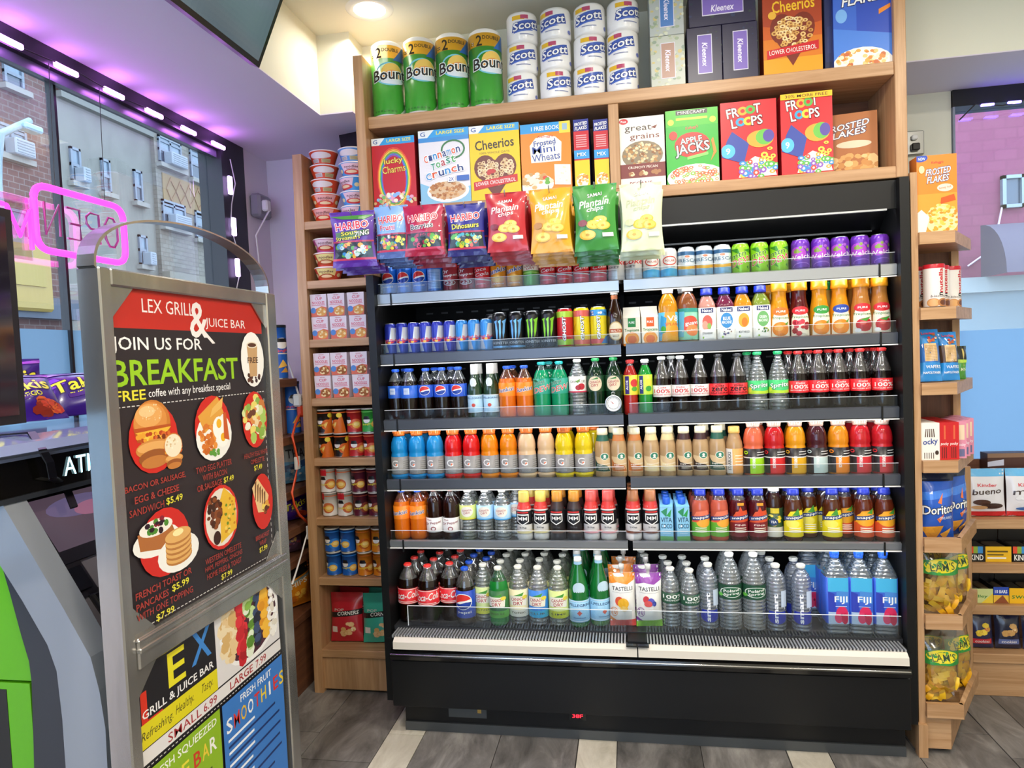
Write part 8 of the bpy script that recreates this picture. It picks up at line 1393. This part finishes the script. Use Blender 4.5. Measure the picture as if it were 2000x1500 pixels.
band('side_trim', gedge, sedge, AY0-0.004, AY0+0.05, '2e3238'); band('side_bezel', sedge, fedge, AY0-0.008, AY0+0.045, '8b8f94', 'gloss')
band('side_bezel', sedge, fedge, AY1-0.045, AY1+0.006, '8b8f94', 'gloss')
# sloping face between the bezels
fa = Vector((fedge[1][0]-0.05, 0, fedge[1][1]-0.012)); fb = Vector((fedge[4][0]-0.03, 0, fedge[4][1]))
sv = (fa-fb); SL = sv.length; sv.normalize(); fn = Vector((0, 1, 0)).cross(sv)
def on_face(px, py, lift=0.0):
    d = ray(px, py); o = Vector((0, 0, CAMZ)); k = (fb+fn*lift-o).dot(fn)/d.dot(fn); p = o+d*k
    return p.y, (p-fb).dot(sv)
def fpt(y, s, n=0.0): q = fb+sv*s+fn*n; return (q.x, y, q.z)
def fslab(w, y0, y1, s0, s1, n0, n1, col, mat='plastic'):
    P = [[fpt(y, s, n) for y, s in ((y0, s0), (y1, s0), (y1, s1), (y0, s1))] for n in (n0, n1)]
    w.face(P[1], col, mat)
    for i in range(4): w.face([P[0][i], P[0][(i+1) % 4], P[1][(i+1) % 4], P[1][i]], col, mat)
w = B(); fslab(w, AY0+0.045, AY1-0.045, -0.02, SL, -0.03, 0.0, '6c676c', 'plastic'); mo('sloping_face', w, am)
w = B(); w.box(fb.x-0.25, fb.x+0.005, AY0+0.045, AY1-0.045, 0.55, fb.z+0.0, '565b64', 'gloss'); w.box(fb.x-0.25, fb.x+0.012, AY0+0.045, AY1-0.045, 0.02, 0.545, '5fae14', 'plastic'); w.box(fb.x+0.0, fb.x+0.02, AY0+0.07, AY0+0.14, fb.z-0.09, fb.z-0.05, '3a3d42', 'plastic', 0.004); mo('lower_front', w, am)
y0, s1 = on_face(48, 985); _, s0 = on_face(95, 1088); y1 = AY1-0.06
w = B(); fslab(w, y0-0.03, AY1-0.05, s0-0.03, s1+0.03, 0.0, 0.006, '17151a'); scr = mo('screen_frame', w, am, 'black screen frame')
w = B(); sw, sh_ = y1-y0, s1-s0
fo = Vector(fpt(y0, s0, 0.0065))
w.face([fpt(y0, s0, 0.0062), fpt(y1, s0, 0.0062), fpt(y1, s1, 0.0062), fpt(y0, s1, 0.0062)], '4a3c48', 'screenpic')
decal(w, [e_(0.28, 0.72, 0.22, 0.2, '5a5070'), e_(0.34, 0.62, 0.12, 0.14, '8a5870'), e_(0.62, 0.7, 0.2, 0.2, '6a4050'), e_(0.48, 0.54, 0.10, 0.1, '4a8aa8'), e_(0.75, 0.4, 0.2, 0.2, '7a5038'), r_(0.34, 0.2, 0.8, 0.46, '80746c'), e_(0.66, 0.26, 0.12, 0.1, 'd8b080')], sw, sh_, m_flat(fo, (0, 1, 0), sv), 'screenpic', off=0.0003)
mo('screen', w, scr, 'dim coloured screen')
w = B()
for k in range(5): fslab(w, y0-0.05, y0-0.022, s1-0.02-0.035*k, s1-0.005-0.035*k, 0.0, 0.012, '121214')
mo('screen_keys', w, am)
for (a, b_) in (((108, 1112), (160, 1150)), ((168, 1158), (226, 1205))):
    ya, sa = on_face(*a); yb, sb_ = on_face(*b_)
    w = B(); fslab(w, ya, max(yb, ya+0.06), min(sa, sb_)-0.02, max(sa, sb_), 0.0, 0.004, '1a181c'); fslab(w, ya+0.01, max(yb, ya+0.06)-0.01, min(sa, sb_)-0.005, max(sa, sb_)-0.012, 0.004, 0.008, '0c0c0e', 'gloss'); mo('card_slot' if a[0] < 120 else 'key_pad', w, am)
# header with the lit letters and the curved hood
hx = fedge[1][0]+0.012
q0 = at_x(127, 930, hx); q1 = at_x(127, 893, hx)
w = B(); w.prism([(XBK+0.2, q0.z-0.02), (hx-0.004, q0.z-0.02), (hx-0.004, q1.z+0.012), (XBK+0.2, q1.z+0.012)], 'y', AY0-0.02, AY1+0.01, '14120f', 'gloss'); hd = mo('header', w, am)
w = B(); lw = q1.z-q0.z; decal(w, [t_('ATM', 0.5, 0.5, 1, 1, 'fff', 0, 0, 0.04)], lw*2.35, lw*0.98, m_flat((hx-0.003, q0.y, q0.z), (0, 1, 0), (0, 0, 1)), 'atmglow', off=0.002); mo('lit_letters', w, hd, 'glowing pale blue letters')
w = B(); w.prism([(hx-0.02, q0.z-0.026), (hx+0.004, q0.z-0.03), (hx+0.004, q0.z-0.02), (hx-0.02, q0.z-0.02)], 'y', AY0-0.02, AY1+0.01, '3a3d42', 'gloss')
w.tube([(hx-0.03+0.02, AY0+0.06+0.02*k, q0.z-0.008+0.006*sin(k)) for k in range(6)], 0.006, '2a8a3c', 'gloss', 6); mo('header_trim', w, am)
zt = q1.z+0.012
w = B(); hp = [(XBK+0.1, zt), (hx+0.004, zt), (hx+0.014, zt+0.014), (hx-0.01, zt+0.032), (hx-0.08, zt+0.042), (XBK+0.1, zt+0.042)]
w.prism(hp, 'y', AY0-0.03, AY1+0.015, '8a96b4', 'gloss'); w.box(hx-0.02, hx+0.0155, AY0-0.031, AY1+0.016, zt+0.008, zt+0.012, '3a3f4a', 'plastic'); mo('hood', w, am, 'glossy pale hood'); TOPZ = zt+0.042
w = B(); S_ = [Vector((hx-0.14, at_x(62, 868, hx-0.03).y-0.03, TOPZ+0.003)), at_x(62, 868, hx-0.06), at_x(82, 880, hx+0.012), at_x(97, 905, hx+0.018), at_x(103, 935, hx+0.016)]+[Vector(fpt(*on_face(px, py), 0.022)) for px, py in ((115, 962), (124, 985), (131, 1003))]
S_[1].z = max(S_[1].z, TOPZ+0.004)
rows = [[p+Vector((0, 0.010, 0)), p+Vector((0.002, 0.010, 0.003)), p+Vector((0.002, -0.010, 0.003)), p+Vector((0, -0.010, 0))] for p in S_]
w.grid(rows, '121217', 'plastic', False, wrap=True); mo('black_strap', w, am)
for k, (y, x, rz, own) in enumerate(((1.62, -1.46, 1.1, 'purple crisp bag with yellow lettering, nearest the menu stand'), (1.44, -1.45, 1.25, 'purple crisp bag with yellow lettering, above the black strap'), (1.265, -1.49, 1.1, 'purple crisp bag with yellow lettering, beside the dark monitor'), (1.55, -1.63, 1.2, 'purple crisp bag with yellow lettering, at the back by the glass'))):
    bag('tkx%d' % k, 'crisp_bag', own, 0.172, 0.15 if k != 3 else 0.16, 0.06, '38187c', tk, seed=3+k); put('tkx%d' % k, (x, y, TOPZ+0.016), rz, '', tilt=-0.7 if k != 3 else -0.1, group='purple crisp bags on the cash machine')
# dark monitor cut by the left edge
t = thing('display_monitor', 'dark monitor on a floor pole at the left edge', 'monitor', (0, 0, 0))
a = at_y(21, 410, 1.0); c = at_y(35, 826, 1.0)
w = B(); P = [(a.x, 1.0, a.z), (c.x+0.004, 1.0, c.z)]; w.prism([(1.0, c.z), (1.0, a.z), (0.42, a.z), (0.42, c.z)], 'x', a.x-0.045, a.x, '15121a', 'plastic'); w.box(a.x, a.x+0.003, 0.435, 0.985, c.z+0.015, a.z-0.015, '1c1822', 'gloss'); mo('screen_panel', w, t)
w = B(); w.tube([(a.x-0.06, 0.7, 0.015), (a.x-0.06, 0.7, 1.55)], 0.018, '15151a', 'plastic', 10); mo('pole', w, t); w = B(); w.lathe([(0.17, 0.0, '15151a', 'plastic'), (0.17, 0.012, '15151a', 'plastic'), (0.03, 0.02, '15151a', 'plastic')], 28, a.x-0.06, 0.7); mo('base', w, t)
# neon signs in the left window
NX = LW+0.035
t = thing('neon_open_sign', 'pink neon OPEN sign seen from behind in the left window', 'neon sign', (0, 0, 0))
def nrr(pts, r, n=6):
    out = []; m_ = len(pts)
    for i in range(m_):
        p = Vector(pts[i]); a = (Vector(pts[i-1])-p); b2 = (Vector(pts[(i+1) % m_])-p); a.normalize(); b2.normalize()
        p0 = p+a*r; p1 = p+b2*r
        for k in range(n+1):
            s = k/n; out.append(p0*(1-s)**2+p*2*s*(1-s)+p1*s*s)
    return out
fr = [at_x(63, 354, NX), at_x(240, 410, NX), at_x(246, 514, NX), at_x(72, 488, NX)]
y0, y1 = (fr[0].y+fr[3].y)/2, (fr[1].y+fr[2].y)/2; zt = (fr[0].z+fr[1].z)/2; zb = (fr[2].z+fr[3].z)/2
w = B(); w.tube(nrr([(NX, y0, zt), (NX, y1, zt), (NX, y1, zb), (NX, y0, zb)], 0.05), 0.0105, 'fff', 'neon', 8, True); mo('border_tube', w, t)
L_ = {'N': [[(0, 0), (0, 1), (1, 0), (1, 1)]], 'E': [[(1, 0), (0, 0), (0, 1), (1, 1)], [(0, 0.5), (0.8, 0.5)]], 'P': [[(0, 0), (0, 1), (0.7, 1), (1, 0.85), (1, 0.62), (0.7, 0.48), (0, 0.48)]], 'O': [[(0.3, 0), (0, 0.25), (0, 0.75), (0.3, 1), (0.7, 1), (1, 0.75), (1, 0.25), (0.7, 0), (0.3, 0)]], 'A': [[(0, 0), (0.5, 1), (1, 0)], [(0.2, 0.4), (0.8, 0.4)]], 'T': [[(0, 1), (1, 1)], [(0.5, 1), (0.5, 0)]], 'M': [[(0, 0), (0, 1), (0.5, 0.3), (1, 1), (1, 0)]]}
cw = (y1-y0)/4.9; hh = (zt-zb)*0.5; zb0 = zb+(zt-zb)*0.26
for i, ch in enumerate('NEPO'):
    for path in L_[ch]:
        w = B(); ya = y0+(y1-y0)*0.10+cw*1.0*i*1.08
        pts = []
        for j, (u, v) in enumerate(path): pts.append((NX, ya+(1-u)*cw*0.72, zb0+v*hh))
        w.tube(pts, 0.004, 'b04a94', 'gloss', 6); mo('letter_tube', w, t, 'unlit dull pink tube letter')
for yy in (y0+0.08, y1-0.08):
    w = B(); w.tube([(NX, yy, zt), (NX, yy+0.01, 2.39)], 0.0012, '333333', 'plastic', 5); mo('hanging_wire', w, t)
t = thing('neon_cash_sign', 'pink neon lettering at the far left of the window', 'neon sign', (0, 0, 0))
p0 = at_x(14, 410, NX); p1 = at_x(58, 418, NX); hz = 0.085; wz = (p1.y-p0.y)
for i, ch in enumerate('MTA'):
    for path in L_[ch]:
        w = B(); ya = p1.y-wz-(1.15*wz*i); w.tube([(NX, ya+(1-u)*wz, p0.z-0.1+v*(hz+0.03)) for u, v in path], 0.007, 'fff', 'neon', 7); mo('letter_tube', w, t)
w = B(); ya = p1.y-wz*3.4; w.box(NX-0.012, NX-0.008, ya, p1.y+0.01, p0.z-0.13, p0.z+0.05, 'ece8f0', 'acrylic'); mo('clear_backing', w, t)
# television hung from the soffit
tv = thing('television', 'large tilted television hung from the left soffit', 'television', (0, 0, 0))
dv_ = Vector((0.425, 0, 0.905)).normalized(); dn = Vector((dv_.z, 0, -dv_.x)); P0 = Vector((-1.12, 2.03, 2.392)); TL, TH = 1.12, 0.40
def tvp(y, s, n): q = P0+dv_*s+dn*n; return (q.x, 2.03-y, q.z)
def tvslab(w, y0, y1, s0, s1, n0, n1, col, mat):
    A = [tvp(y, s, n0) for y, s in ((y1, s0), (y0, s0), (y0, s1), (y1, s1))]; Z = [tvp(y, s, n1) for y, s in ((y1, s0), (y0, s0), (y0, s1), (y1, s1))]
    w.face(A[::-1], col, mat); w.face(Z, col, mat)
    for i in range(4): w.face([A[i], A[(i+1) % 4], Z[(i+1) % 4], Z[i]], col, mat)
w = B(); tvslab(w, 0, TL, 0, TH, -0.035, 0.0, '121216', 'plastic'); hs = mo('housing', w, tv)
w = B(); e = 0.016
rows = []
for i in range(25):
    rows.append([tvp(TL-e-(TL-2*e)*j/48, e+(TH-2*e)*i/24, 0.001) for j in range(49)])
def tvc(i, j):
    k = min(max(0.4*(1-j/48)+0.3*i/24+0.06*sin(j*0.3+i*0.2), 0), 1); a, b2 = H('46565f'), H('8fa4a8'); return tuple(x*(1-k)+y*k for x, y in zip(a, b2))
w.grid(rows, tvc, 'screenpic', False); decal(w, [t_('US', 0.5, 0.5, 1, 1, '26303a', 0, 0, 0.04)], 0.13, 0.05, m_flat(tvp(0.52, 0.055, 0.0015), (0, 1, 0), dv_), 'screenpic', off=0.001); mo('screen', w, tv, 'grey blue lit screen with dark lettering')
w = B(); w.box(-1.199, -1.10, 1.5, 1.56, 2.50, 2.56, '121216', 'plastic'); w.box(-1.199, -1.185, 1.40, 1.66, 2.47, 2.62, '121216', 'plastic'); mo('wall_bracket', w, tv)
finish_labels()
